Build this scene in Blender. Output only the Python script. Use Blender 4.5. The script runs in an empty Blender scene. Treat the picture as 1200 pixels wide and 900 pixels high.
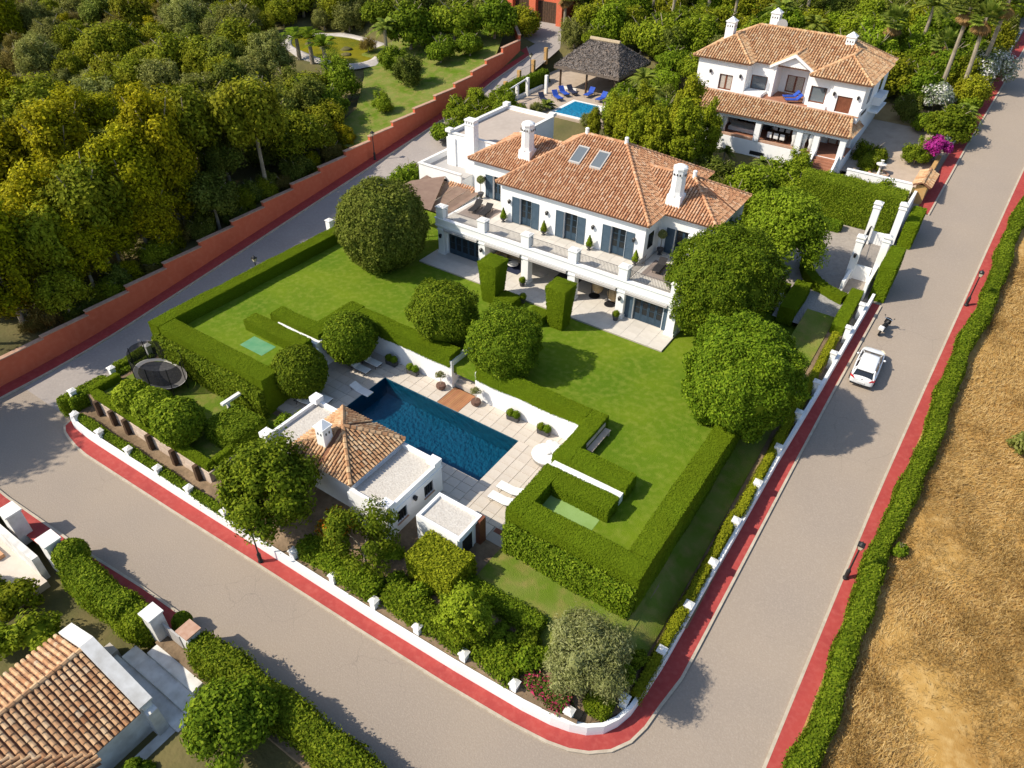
import bpy, math, random
import numpy as np
from mathutils import Vector, Matrix
sc = bpy.context.scene
COL = sc.collection
random.seed(7); RNG = np.random.default_rng(7)
# ---------------------------------------------------------------- camera
cd = bpy.data.cameras.new("camera"); cam = bpy.data.objects.new("camera", cd); COL.objects.link(cam)
cd.sensor_fit = 'HORIZONTAL'; cd.sensor_width = 36.0; cd.lens = 25.5045; cd.clip_start = 0.5; cd.clip_end = 3000
def cam_setup(pitch, roll, yaw, loc):
    p, r, y = map(math.radians, (pitch, roll, yaw))
    fw = Vector((math.cos(p)*math.cos(y), math.cos(p)*math.sin(y), -math.sin(p)))
    ri = Vector((math.sin(y), -math.cos(y), 0)); up = ri.cross(fw)
    r2 = math.cos(r)*ri + math.sin(r)*up; u2 = -math.sin(r)*ri + math.cos(r)*up
    m = Matrix((r2, u2, -fw)).transposed().to_4x4(); m.translation = Vector(loc)
    cam.matrix_world = m
cam_setup(38.734, 1.1458, 123.497, (0, 0, 38))
sc.camera = cam
# ---------------------------------------------------------------- sky, sun, exposure
SUN_AZ, SUN_EL = 223.0, 42.0        # direction towards the sun, degrees from +X counter-clockwise
w = bpy.data.worlds.new("World"); sc.world = w; w.use_nodes = True
nt = w.node_tree; bg = nt.nodes["Background"]
sky = nt.nodes.new("ShaderNodeTexSky"); sky.sky_type = 'NISHITA'; sky.sun_disc = False
sky.sun_elevation = math.radians(SUN_EL); sky.sun_rotation = math.radians((90 - SUN_AZ) % 360)
nt.links.new(sky.outputs[0], bg.inputs[0]); bg.inputs[1].default_value = 0.15
sd = bpy.data.lights.new("sun", 'SUN'); so = bpy.data.objects.new("sun", sd); COL.objects.link(so)
sd.energy = 4.8; sd.angle = math.radians(0.8); sd.color = (1.0, 0.91, 0.76)
a, e = math.radians(SUN_AZ), math.radians(SUN_EL)
so.rotation_euler = Vector((math.cos(e)*math.cos(a), math.cos(e)*math.sin(a), math.sin(e))).to_track_quat('Z', 'Y').to_euler()
so.location = (-40, -40, 60)
sc.view_settings.view_transform = 'Standard'; sc.view_settings.look = 'None'
sc.view_settings.exposure = 0.27; sc.view_settings.gamma = 1.0; sc.view_settings.use_curve_mapping = False
sc.render.engine = 'CYCLES'; sc.cycles.max_bounces = 6; sc.cycles.diffuse_bounces = 3; sc.cycles.transparent_max_bounces = 12
sc.cycles.use_denoising = True
# ---------------------------------------------------------------- materials
MATS = {}
def nodes(m): return m.node_tree.nodes, m.node_tree.links
def ramp(n, stops):
    r = n.new("ShaderNodeValToRGB"); el = r.color_ramp.elements
    while len(el) < len(stops): el.new(0.5)
    for x, (p, c) in zip(el, stops): x.position = p; x.color = (*c, 1)
    return r
def mat(name, base, rough=0.8, scale=None, c2=None, scale2=None, c3=None, bump=0.0, bscale=None, island=None, spec=0.3,
        obj_rand=0.0, translucent=0.0, metal=0.0, coat=0.0, detail=4.0, mixw=0.5, dist=0.02):
    """principled: base <-> c2 by noise(scale), c3 by noise(scale2); island = list of (pos,colour) chosen per loose piece"""
    m = bpy.data.materials.new(name); m.use_nodes = True; n, l = nodes(m)
    b = n["Principled BSDF"]; b.inputs["Roughness"].default_value = rough; b.inputs["Specular IOR Level"].default_value = spec
    b.inputs["Metallic"].default_value = metal; b.inputs["Coat Weight"].default_value = coat
    co = n.new("ShaderNodeTexCoord")
    if island:
        g = n.new("ShaderNodeNewGeometry"); r = ramp(n, island); l.new(g.outputs["Random Per Island"], r.inputs[0]); out = r.outputs[0]
    else:
        rgb = n.new("ShaderNodeRGB"); rgb.outputs[0].default_value = (*base, 1); out = rgb.outputs[0]
    def noise(s, lo=0.35, hi=0.68):
        t = n.new("ShaderNodeTexNoise"); t.inputs["Scale"].default_value = s; t.inputs["Detail"].default_value = detail
        l.new(co.outputs["Object"], t.inputs["Vector"])
        mr = n.new("ShaderNodeMapRange"); mr.inputs[1].default_value = lo; mr.inputs[2].default_value = hi
        l.new(t.outputs["Fac"], mr.inputs[0]); return mr.outputs[0], t.outputs["Fac"]
    def mix(fac, a_, col, wgt=1.0):
        mx = n.new("ShaderNodeMix"); mx.data_type = 'RGBA'
        if wgt != 1.0:
            mu = n.new("ShaderNodeMath"); mu.operation = 'MULTIPLY'; mu.inputs[1].default_value = wgt; l.new(fac, mu.inputs[0]); fac = mu.outputs[0]
        l.new(fac, mx.inputs[0]); l.new(a_, mx.inputs[6]); mx.inputs[7].default_value = (*col, 1); return mx.outputs[2]
    if scale and c2: out = mix(noise(scale)[0], out, c2, mixw if island else 1.0)
    if scale2 and c3: out = mix(noise(scale2, 0.45, 0.75)[0], out, c3, mixw)
    if obj_rand:
        oi = n.new("ShaderNodeObjectInfo"); hs = n.new("ShaderNodeHueSaturation")
        mr = n.new("ShaderNodeMapRange"); mr.inputs[3].default_value = 1-obj_rand; mr.inputs[4].default_value = 1+obj_rand
        l.new(oi.outputs["Random"], mr.inputs[0]); l.new(mr.outputs[0], hs.inputs["Value"])
        mr2 = n.new("ShaderNodeMapRange"); mr2.inputs[3].default_value = 0.5-obj_rand*0.07; mr2.inputs[4].default_value = 0.5+obj_rand*0.05
        mu = n.new("ShaderNodeMath"); mu.operation = 'FRACT'; mu2 = n.new("ShaderNodeMath"); mu2.operation = 'MULTIPLY'; mu2.inputs[1].default_value = 7.31
        l.new(oi.outputs["Random"], mu2.inputs[0]); l.new(mu2.outputs[0], mu.inputs[0]); l.new(mu.outputs[0], mr2.inputs[0]); l.new(mr2.outputs[0], hs.inputs["Hue"])
        l.new(out, hs.inputs["Color"]); out = hs.outputs[0]
    l.new(out, b.inputs["Base Color"])
    if bump:
        t = n.new("ShaderNodeTexNoise"); t.inputs["Scale"].default_value = bscale or 30; t.inputs["Detail"].default_value = 4
        l.new(co.outputs["Object"], t.inputs["Vector"])
        bp = n.new("ShaderNodeBump"); bp.inputs["Strength"].default_value = bump; bp.inputs["Distance"].default_value = dist
        l.new(t.outputs["Fac"], bp.inputs["Height"]); l.new(bp.outputs[0], b.inputs["Normal"])
    if translucent:
        tr = n.new("ShaderNodeBsdfTranslucent"); l.new(out, tr.inputs[0])
        ms = n.new("ShaderNodeMixShader"); ms.inputs[0].default_value = translucent
        l.new(b.outputs[0], ms.inputs[1]); l.new(tr.outputs[0], ms.inputs[2]); l.new(ms.outputs[0], n["Material Output"].inputs[0])
    MATS[name] = m; return m
def leafmat(name, dark, mid, light, c2=None, trans=0.3, orand=0.18, rough=0.75, extra=None):
    st = [(0.0, dark), (0.45, mid), (1.0, light)]
    if extra: st = [(0.0, dark), (0.35, mid), (0.66, light), (0.72, extra)]
    return mat(name, mid, rough, scale=0.55, c2=c2 or dark, island=st, translucent=trans, obj_rand=orand, spec=0.08, mixw=0.55)
M_white = mat("white_plaster", (0.85, 0.85, 0.845), 0.85, scale=0.6, c2=(0.81, 0.81, 0.805), scale2=3.5, c3=(0.74, 0.73, 0.71), bump=0.15, bscale=14, mixw=0.25)
M_whitecap = mat("white_coping", (0.8, 0.79, 0.76), 0.8, scale=2.5, c2=(0.7, 0.68, 0.63))
M_dirtywhite = mat("weathered_white", (0.74, 0.73, 0.7), 0.85, scale=1.5, c2=(0.55, 0.53, 0.49), bump=0.2, bscale=10)
M_tile = mat("terracotta", (0.5, 0.2, 0.1), 0.8, scale=0.9, c2=(0.55, 0.31, 0.17), scale2=5, c3=(0.3, 0.17, 0.1), mixw=0.45,
             island=[(0, (0.34, 0.145, 0.07)), (0.3, (0.48, 0.23, 0.115)), (0.6, (0.56, 0.3, 0.16)), (0.85, (0.59, 0.36, 0.215)), (1, (0.63, 0.43, 0.29))])
M_tileold = mat("old_terracotta", (0.5, 0.25, 0.1), 0.85, scale=1.2, c2=(0.6, 0.42, 0.24), scale2=5, c3=(0.22, 0.13, 0.08), mixw=0.5,
             island=[(0, (0.33, 0.15, 0.065)), (0.3, (0.46, 0.235, 0.11)), (0.6, (0.56, 0.33, 0.17)), (0.88, (0.62, 0.42, 0.24)), (1, (0.5, 0.38, 0.26))])
M_underroof = mat("roof_underlay", (0.2, 0.09, 0.05), 0.9)
M_blue = mat("blue_paint", (0.026, 0.05, 0.078), 0.5, scale=3, c2=(0.034, 0.064, 0.096))
M_shutter = mat("blue_grey_shutter", (0.055, 0.09, 0.125), 0.6, scale=3, c2=(0.068, 0.106, 0.144))
M_glass = mat("window_glass", (0.012, 0.016, 0.018), 0.1, spec=0.35)
M_skyglass = mat("skylight_glass", (0.13, 0.15, 0.165), 0.12, spec=0.8)
M_curtain = mat("window_curtain", (0.5, 0.46, 0.4), 0.8, scale=12, c2=(0.3, 0.27, 0.23))
M_iron = mat("black_iron", (0.02, 0.02, 0.022), 0.45)
M_rail = mat("grey_rail", (0.09, 0.083, 0.08), 0.5)
M_lampglass = mat("lamp_glass", (0.55, 0.5, 0.36), 0.2)
M_road = mat("asphalt", (0.32, 0.262, 0.207), 0.9, scale=0.16, c2=(0.29, 0.241, 0.198), scale2=9, c3=(0.39, 0.33, 0.27), bump=0.9, bscale=14, mixw=0.55, detail=9)
def cracks(m, sc_, amt):
    n, l = nodes(m); b = n["Principled BSDF"]; src = b.inputs["Base Color"].links[0].from_socket
    co = n.new("ShaderNodeTexCoord"); no = n.new("ShaderNodeTexNoise"); no.inputs["Scale"].default_value = 0.8; no.inputs["Detail"].default_value = 5
    l.new(co.outputs["Object"], no.inputs["Vector"]); ad = n.new("ShaderNodeVectorMath"); ad.operation = 'ADD'; l.new(co.outputs["Object"], ad.inputs[0]); l.new(no.outputs["Color"], ad.inputs[1])
    v = n.new("ShaderNodeTexVoronoi"); v.feature = 'DISTANCE_TO_EDGE'; v.inputs["Scale"].default_value = sc_; l.new(ad.outputs[0], v.inputs["Vector"])
    mr = n.new("ShaderNodeMapRange"); mr.inputs[1].default_value = 0.0; mr.inputs[2].default_value = 0.008; mr.inputs[3].default_value = amt; mr.inputs[4].default_value = 0.0; l.new(v.outputs["Distance"], mr.inputs[0])
    n2 = n.new("ShaderNodeTexNoise"); n2.inputs["Scale"].default_value = 0.11; l.new(co.outputs["Object"], n2.inputs["Vector"]); m2 = n.new("ShaderNodeMapRange"); m2.inputs[1].default_value = 0.5; m2.inputs[2].default_value = 0.62; l.new(n2.outputs["Fac"], m2.inputs[0])
    mu = n.new("ShaderNodeMath"); mu.operation = 'MULTIPLY'; l.new(mr.outputs[0], mu.inputs[0]); l.new(m2.outputs[0], mu.inputs[1])
    mx = n.new("ShaderNodeMix"); mx.data_type = 'RGBA'; l.new(mu.outputs[0], mx.inputs[0]); l.new(src, mx.inputs[6]); mx.inputs[7].default_value = (0.12, 0.1, 0.085, 1); l.new(mx.outputs[2], b.inputs["Base Color"])
cracks(M_road, 0.3, 0.28)
M_kerb = mat("kerb_concrete", (0.42, 0.36, 0.28), 0.85, scale=1.5, c2=(0.5, 0.44, 0.35), scale2=4, c3=(0.3, 0.25, 0.19))
M_redpave = mat("red_paving", (0.37, 0.055, 0.046), 0.85, scale=0.7, c2=(0.31, 0.044, 0.04), scale2=3.5, c3=(0.43, 0.095, 0.078), bump=0.3, bscale=8, mixw=0.6)
M_orange = mat("orange_render", (0.62, 0.145, 0.07), 0.9, scale=0.35, c2=(0.56, 0.125, 0.06), scale2=2.2, c3=(0.66, 0.2, 0.11), bump=0.2, bscale=12)
M_coping = mat("brick_coping", (0.42, 0.24, 0.16), 0.85, scale=3, c2=(0.5, 0.33, 0.24))
M_earth = mat("garden_earth", (0.16, 0.11, 0.065), 0.95, scale=0.8, c2=(0.27, 0.19, 0.12), scale2=3, c3=(0.1, 0.075, 0.045), bump=0.6, bscale=5, dist=0.1)
M_ground = mat("woodland_floor", (0.09, 0.085, 0.03), 0.95, scale=0.3, c2=(0.16, 0.13, 0.05), scale2=1.2, c3=(0.07, 0.085, 0.02), bump=0.6, bscale=3, dist=0.1)
M_lawn = mat("mown_lawn", (0.088, 0.162, 0.006), 0.95, scale=0.2, c2=(0.145, 0.21, 0.009), scale2=2.2, c3=(0.22, 0.26, 0.035), bump=1.0, bscale=20, mixw=0.6, spec=0.15, dist=0.05, detail=7)
M_lawn2 = mat("rough_lawn", (0.1, 0.17, 0.007), 0.9, scale=0.3, c2=(0.2, 0.22, 0.05), scale2=1.3, c3=(0.3, 0.22, 0.08), bump=0.9, bscale=18, mixw=0.6, spec=0.15, dist=0.06)
M_turf = mat("artificial_turf", (0.09, 0.27, 0.13), 0.9, scale=1.5, c2=(0.14, 0.31, 0.16), bump=0.3, bscale=25)
M_paleturf = mat("worn_turf", (0.25, 0.38, 0.13), 0.9, scale=0.8, c2=(0.2, 0.32, 0.08), bump=0.5, bscale=25)
M_slab = mat("limestone_slab", (0.56, 0.5, 0.43), 0.75, scale=0.9, c2=(0.52, 0.455, 0.385), scale2=4, c3=(0.62, 0.56, 0.49), obj_rand=0.035)
M_joint = mat("paving_joint", (0.36, 0.32, 0.27), 0.9)
M_terrace = mat("terrace_stone", (0.6, 0.56, 0.5), 0.8, scale=1.1, c2=(0.55, 0.51, 0.45), obj_rand=0.05)
M_gravelroof = mat("roof_gravel", (0.56, 0.525, 0.47), 0.95, scale=7, c2=(0.46, 0.42, 0.37), scale2=9, c3=(0.7, 0.66, 0.6), bump=0.8, bscale=9, dist=0.05)
M_flatroof = mat("roof_membrane", (0.45, 0.38, 0.32), 0.9, scale=0.4, c2=(0.4, 0.335, 0.28), scale2=2, c3=(0.5, 0.43, 0.37))
M_gravel = mat("grey_gravel", (0.33, 0.32, 0.3), 0.95, scale=8, c2=(0.24, 0.23, 0.22), scale2=11, c3=(0.5, 0.49, 0.46), bump=0.8, bscale=10, dist=0.05)
M_cobble = mat("courtyard_setts", (0.33, 0.29, 0.25), 0.9, scale=2.5, c2=(0.27, 0.235, 0.205), scale2=6, c3=(0.42, 0.37, 0.31), bump=0.6, bscale=6)
M_patio = mat("patio_paving", (0.45, 0.36, 0.28), 0.85, scale=1, c2=(0.38, 0.3, 0.23), scale2=4, c3=(0.52, 0.43, 0.34))
M_brickfloor = mat("terracotta_floor", (0.38, 0.17, 0.1), 0.8, scale=1.5, c2=(0.3, 0.13, 0.08))
M_teak = mat("teak_plank", (0.36, 0.17, 0.08), 0.6, scale=1.3, c2=(0.43, 0.21, 0.1), obj_rand=0.12)
M_darkwood = mat("dark_wood", (0.06, 0.035, 0.022), 0.7, scale=4, c2=(0.1, 0.055, 0.03))
M_timber = mat("pale_timber", (0.58, 0.46, 0.37), 0.85, scale=2, c2=(0.48, 0.37, 0.28), scale2=6, c3=(0.58, 0.47, 0.36), obj_rand=0.1)
M_redwood = mat("brown_door", (0.2, 0.07, 0.035), 0.6, scale=3, c2=(0.15, 0.05, 0.025))
M_bark = mat("bark", (0.13, 0.1, 0.07), 0.95, scale=3, c2=(0.22, 0.18, 0.13), bump=0.5, bscale=8, dist=0.05)
M_palebark = mat("pale_bark", (0.36, 0.3, 0.22), 0.95, scale=2, c2=(0.24, 0.2, 0.14), bump=0.5, bscale=8, dist=0.05)
M_wicker = mat("charcoal_mesh", (0.018, 0.016, 0.018), 0.8, scale=20, c2=(0.032, 0.03, 0.031))
M_rattan = mat("pale_rattan", (0.46, 0.34, 0.19), 0.75, scale=10, c2=(0.34, 0.24, 0.13))
M_fabric = mat("white_fabric", (0.76, 0.75, 0.73), 0.9, scale=3, c2=(0.7, 0.69, 0.67))
M_bluefab = mat("royal_blue_fabric", (0.02, 0.06, 0.36), 0.8, scale=4, c2=(0.03, 0.09, 0.42))
M_navyfab = mat("navy_fabric", (0.022, 0.028, 0.06), 0.8)
M_greyfab = mat("grey_fabric", (0.3, 0.28, 0.26), 0.9)
M_rug = mat("brown_rug", (0.24, 0.19, 0.165), 0.95, scale=12, c2=(0.29, 0.235, 0.2))
M_shade = mat("shade_cloth", (0.3, 0.2, 0.155), 0.85, scale=1.5, c2=(0.36, 0.25, 0.19), translucent=0.3)
M_pot = mat("lead_pot", (0.05, 0.05, 0.055), 0.6, scale=5, c2=(0.08, 0.078, 0.08))
M_brownpot = mat("brown_pot", (0.11, 0.06, 0.045), 0.7, scale=5, c2=(0.16, 0.09, 0.065))
M_thatch = mat("heather_thatch", (0.18, 0.14, 0.11), 0.95, scale=1.5, c2=(0.13, 0.1, 0.08), scale2=9, c3=(0.24, 0.19, 0.15), bump=1.0, bscale=14, dist=0.1)
M_thatchridge = mat("straw_ridge", (0.45, 0.36, 0.24), 0.9, scale=5, c2=(0.35, 0.27, 0.17))
M_pooltile = mat("dark_blue_mosaic", (0.012, 0.115, 0.185), 0.4, scale=3, c2=(0.016, 0.14, 0.22), scale2=7, c3=(0.01, 0.085, 0.14))
M_poolturq = mat("turquoise_mosaic", (0.06, 0.42, 0.6), 0.4, scale=3, c2=(0.08, 0.5, 0.68))
M_pondbed = mat("algae_pond_bed", (0.2, 0.17, 0.02), 0.9, scale=0.4, c2=(0.15, 0.15, 0.02), scale2=1.5, c3=(0.28, 0.22, 0.04))
M_pale = mat("pale_boulder", (0.5, 0.46, 0.42), 0.9, scale=1, c2=(0.4, 0.36, 0.32), bump=0.5, bscale=3, dist=0.1)
M_carpaint = mat("white_car_paint", (0.8, 0.81, 0.82), 0.25, coat=1.0)
M_carglass = mat("car_glass", (0.012, 0.015, 0.018), 0.05, spec=0.9)
M_tyre = mat("tyre_rubber", (0.015, 0.015, 0.015), 0.85)
M_alloy = mat("alloy_rim", (0.55, 0.55, 0.56), 0.3, metal=0.8)
M_redlamp = mat("red_lens", (0.45, 0.01, 0.015), 0.15)
M_chrome = mat("chrome", (0.6, 0.6, 0.6), 0.15, metal=1.0)
M_blackpl = mat("black_plastic", (0.02, 0.02, 0.022), 0.5)
M_greypl = mat("grey_vinyl", (0.42, 0.4, 0.38), 0.6)
def watermat(name, tint, rough=0.02, wav=2.5, st=0.12):
    m = bpy.data.materials.new(name); m.use_nodes = True; n, l = nodes(m)
    n.remove(n["Principled BSDF"])
    t = n.new("ShaderNodeBsdfTransparent"); t.inputs[0].default_value = (*tint, 1)
    g = n.new("ShaderNodeBsdfGlossy"); g.inputs["Roughness"].default_value = rough
    fr = n.new("ShaderNodeFresnel"); fr.inputs[0].default_value = 1.33
    no = n.new("ShaderNodeTexNoise"); no.inputs["Scale"].default_value = wav; no.inputs["Detail"].default_value = 3
    co = n.new("ShaderNodeTexCoord"); l.new(co.outputs["Object"], no.inputs["Vector"])
    bp = n.new("ShaderNodeBump"); bp.inputs["Strength"].default_value = st; bp.inputs["Distance"].default_value = 0.05
    l.new(no.outputs["Fac"], bp.inputs["Height"]); l.new(bp.outputs[0], fr.inputs["Normal"]); l.new(bp.outputs[0], g.inputs["Normal"])
    mx = n.new("ShaderNodeMixShader"); l.new(fr.outputs[0], mx.inputs[0]); l.new(t.outputs[0], mx.inputs[1]); l.new(g.outputs[0], mx.inputs[2])
    l.new(mx.outputs[0], n["Material Output"].inputs[0]); return m
M_water = watermat("pool_water", (0.6, 0.88, 0.97), wav=3.5, st=0.25)
M_pondwater = mat("algae_pond_water", (0.25, 0.215, 0.012), 0.08, scale=0.22, c2=(0.13, 0.15, 0.02), scale2=1.0, c3=(0.32, 0.26, 0.02), spec=0.5)
def netmat():
    m = mat("trampoline_net", (0.01, 0.01, 0.01), 0.8); n, l = nodes(m)
    t = n.new("ShaderNodeBsdfTransparent"); mx = n.new("ShaderNodeMixShader"); mx.inputs[0].default_value = 0.7
    l.new(t.outputs[0], mx.inputs[1]); l.new(n["Principled BSDF"].outputs[0], mx.inputs[2]); l.new(mx.outputs[0], n["Material Output"].inputs[0]); return m
M_net = netmat()
# foliage
L_ball = leafmat("glossy_green_leaf", (0.05, 0.09, 0.005), (0.13, 0.203, 0.008), (0.255, 0.325, 0.02), c2=(0.075, 0.125, 0.006))
L_dark = leafmat("dark_olive_leaf", (0.06, 0.085, 0.009), (0.14, 0.175, 0.02), (0.25, 0.275, 0.05), c2=(0.1, 0.105, 0.014))
L_olive = leafmat("grey_olive_leaf", (0.12, 0.135, 0.035), (0.245, 0.262, 0.09), (0.4, 0.405, 0.18), c2=(0.17, 0.185, 0.05))
L_mid = leafmat("mid_green_leaf", (0.058, 0.1, 0.005), (0.148, 0.215, 0.009), (0.285, 0.345, 0.022), c2=(0.092, 0.14, 0.007))
L_light = leafmat("light_green_leaf", (0.1, 0.155, 0.006), (0.21, 0.285, 0.013), (0.345, 0.42, 0.032), c2=(0.14, 0.2, 0.008))
L_yellow = leafmat("yellow_green_leaf", (0.125, 0.135, 0.002), (0.3, 0.295, 0.005), (0.54, 0.5, 0.012), c2=(0.13, 0.13, 0.003))
L_forest = leafmat("forest_green_leaf", (0.085, 0.115, 0.006), (0.205, 0.24, 0.01), (0.35, 0.37, 0.026), c2=(0.22, 0.2, 0.008))
L_sage = leafmat("sage_leaf", (0.11, 0.13, 0.022), (0.235, 0.255, 0.055), (0.37, 0.38, 0.12), c2=(0.15, 0.155, 0.025))
L_brush = leafmat("brown_brush_leaf", (0.1, 0.075, 0.015), (0.21, 0.165, 0.035), (0.32, 0.26, 0.07), c2=(0.15, 0.13, 0.018))
L_hedge = leafmat("clipped_hedge_leaf", (0.115, 0.182, 0.006), (0.15, 0.225, 0.008), (0.19, 0.27, 0.012), c2=(0.135, 0.185, 0.006), orand=0.05, rough=0.9)
L_hedged = leafmat("broad_hedge_leaf", (0.058, 0.105, 0.005), (0.15, 0.222, 0.009), (0.285, 0.35, 0.024), c2=(0.09, 0.135, 0.006), orand=0.1)
L_cyp = leafmat("cypress_leaf", (0.1, 0.135, 0.006), (0.225, 0.262, 0.011), (0.35, 0.375, 0.022), c2=(0.155, 0.18, 0.008))
L_palm = leafmat("palm_leaf", (0.09, 0.13, 0.015), (0.18, 0.24, 0.03), (0.33, 0.36, 0.06))
L_deadpalm = leafmat("dry_palm_leaf", (0.2, 0.12, 0.04), (0.32, 0.2, 0.07), (0.42, 0.28, 0.11))
L_pink = leafmat("magenta_bract", (0.3, 0.015, 0.16), (0.48, 0.03, 0.28), (0.6, 0.08, 0.4))
L_whiteb = leafmat("white_flower_leaf", (0.06, 0.1, 0.015), (0.13, 0.19, 0.03), (0.2, 0.24, 0.06), extra=(0.8, 0.77, 0.74), c2=(0.5, 0.5, 0.45))
L_autumn = leafmat("orange_tinted_leaf", (0.07, 0.09, 0.012), (0.16, 0.17, 0.02), (0.27, 0.22, 0.03), extra=(0.65, 0.14, 0.01))
L_flowers = leafmat("flowering_hedge_leaf", (0.03, 0.065, 0.01), (0.08, 0.13, 0.016), (0.16, 0.2, 0.035), extra=(0.5, 0.04, 0.12))
L_straw = leafmat("dry_straw", (0.27, 0.15, 0.045), (0.45, 0.28, 0.1), (0.62, 0.43, 0.19), c2=(0.25, 0.13, 0.04), trans=0.15, orand=0.0)
L_cactus = leafmat("agave_leaf", (0.06, 0.1, 0.06), (0.1, 0.16, 0.09), (0.17, 0.23, 0.13))
# ---------------------------------------------------------------- helpers
def zt(y):
    """height of the sloping street level at world y"""
    t = y - 21.0
    if t > 160: return 0.13*160
    return 0.13*(t if t > 6 else (0 if t < -6 else (t+6)**2/24))
def tag(o, label=None, cat=None, group=None, kind=None):
    if label: o["label"] = label
    if cat: o["category"] = cat
    if group: o["group"] = group
    if kind: o["kind"] = kind
    return o
def thing(name, label, cat, loc=(0, 0, 0), rotz=0.0, group=None):
    o = bpy.data.objects.new(name, None); COL.objects.link(o); o.empty_display_size = 0.3
    o.location = loc; o.rotation_euler = (0, 0, rotz); return tag(o, label, cat, group)
def link(name, me, parent=None):
    o = bpy.data.objects.new(name, me); COL.objects.link(o)
    if parent: o.parent = parent
    return o
def dup(o, parent=None):
    c = o.copy(); COL.objects.link(c); c.parent = parent
    for ch in list(o.children): dup(ch, c)
    return c
def place(o, loc, rotz=0.0, s=1.0, label=None, group=None):
    o.location = loc; o.rotation_euler = (0, 0, rotz); o.scale = (s, s, s) if not isinstance(s, tuple) else s
    return tag(o, label, None, group)
class MB:
    def __init__(s): s.v = []; s.f = []; s.mi = []; s.m = 0
    def add(s, vs, fs):
        b = len(s.v); s.v += [tuple(v) for v in vs]; s.f += [tuple(i+b for i in f) for f in fs]; s.mi += [s.m]*len(fs); return s
    def box(s, x0, x1, y0, y1, z0, z1):
        return s.add([(x0,y0,z0),(x1,y0,z0),(x1,y1,z0),(x0,y1,z0),(x0,y0,z1),(x1,y0,z1),(x1,y1,z1),(x0,y1,z1)],
                     [(0,3,2,1),(4,5,6,7),(0,1,5,4),(1,2,6,5),(2,3,7,6),(3,0,4,7)])
    def bbox(s, x0, x1, y0, y1, z0, z1, c=0.02):
        """box with chamfered top edge"""
        return s.add([(x0,y0,z0),(x1,y0,z0),(x1,y1,z0),(x0,y1,z0),(x0,y0,z1-c),(x1,y0,z1-c),(x1,y1,z1-c),(x0,y1,z1-c),
                      (x0+c,y0+c,z1),(x1-c,y0+c,z1),(x1-c,y1-c,z1),(x0+c,y1-c,z1)],
                     [(0,3,2,1),(8,9,10,11),(0,1,5,4),(1,2,6,5),(2,3,7,6),(3,0,4,7),(4,5,9,8),(5,6,10,9),(6,7,11,10),(7,4,8,11)])
    def frust(s, x, y, z0, z1, a0, b0, a1, b1, ox=0, oy=0):
        return s.add([(x-a0,y-b0,z0),(x+a0,y-b0,z0),(x+a0,y+b0,z0),(x-a0,y+b0,z0),(x+ox-a1,y+oy-b1,z1),(x+ox+a1,y+oy-b1,z1),(x+ox+a1,y+oy+b1,z1),(x+ox-a1,y+oy+b1,z1)],
                     [(0,3,2,1),(4,5,6,7),(0,1,5,4),(1,2,6,5),(2,3,7,6),(3,0,4,7)])
    def poly(s, pts): return s.add(pts, [tuple(range(len(pts)))])
    def prism(s, pts, z0, z1):
        n = len(pts)
        if sum(pts[i][0]*pts[(i+1)%n][1]-pts[(i+1)%n][0]*pts[i][1] for i in range(n)) < 0: pts = pts[::-1]
        return s.add([(p[0],p[1],z0) for p in pts]+[(p[0],p[1],z1) for p in pts],
                     [tuple(range(n))[::-1], tuple(range(n, 2*n))]+[(i,(i+1)%n,n+(i+1)%n,n+i) for i in range(n)])
    def lathe(s, x, y, prof, n=12):
        b = []; fs = []
        for r, z in prof: b += [(x+r*math.cos(2*math.pi*i/n), y+r*math.sin(2*math.pi*i/n), z) for i in range(n)]
        for k in range(len(prof)-1):
            for i in range(n): j = (i+1)%n; fs.append((k*n+i, k*n+j, (k+1)*n+j, (k+1)*n+i))
        fs.append(tuple(range(n))[::-1]); fs.append(tuple(range((len(prof)-1)*n, len(prof)*n)))
        return s.add(b, fs)
    def cyl(s, x, y, z0, z1, r0, r1=None, n=10): return s.lathe(x, y, [(r0, z0), (r0 if r1 is None else r1, z1)], n)
    def tube(s, pts, rs, n=6):
        pts = [Vector(p) for p in pts]; rs = rs if isinstance(rs, (list, tuple)) else [rs]*len(pts); vs = []; fs = []
        for k, p in enumerate(pts):
            d = (pts[min(k+1, len(pts)-1)]-pts[max(k-1, 0)]).normalized()
            a = d.cross(Vector((0, 0, 1))) if abs(d.z) < 0.95 else d.cross(Vector((1, 0, 0))); a.normalize(); c = d.cross(a)
            vs += [p+rs[k]*(a*math.cos(2*math.pi*i/n)+c*math.sin(2*math.pi*i/n)) for i in range(n)]
        for k in range(len(pts)-1):
            for i in range(n): j = (i+1)%n; fs.append((k*n+i, (k+1)*n+i, (k+1)*n+j, k*n+j))
        fs.append(tuple(range(n))); fs.append(tuple(range((len(pts)-1)*n, len(pts)*n))[::-1])
        return s.add(vs, fs)
    def ball(s, c, r, sq=1.0, n=10, m=6, jit=0.0):
        vs = []; fs = []
        for k in range(m+1):
            t = math.pi*k/m
            for i in range(n):
                q = r*(1+random.uniform(-jit, jit)); vs.append((c[0]+q*math.sin(t)*math.cos(2*math.pi*i/n), c[1]+q*math.sin(t)*math.sin(2*math.pi*i/n), c[2]-q*sq*math.cos(t)))
        for k in range(m):
            for i in range(n): j = (i+1)%n; fs.append((k*n+i, k*n+j, (k+1)*n+j, (k+1)*n+i))
        return s.add(vs, fs)
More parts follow.
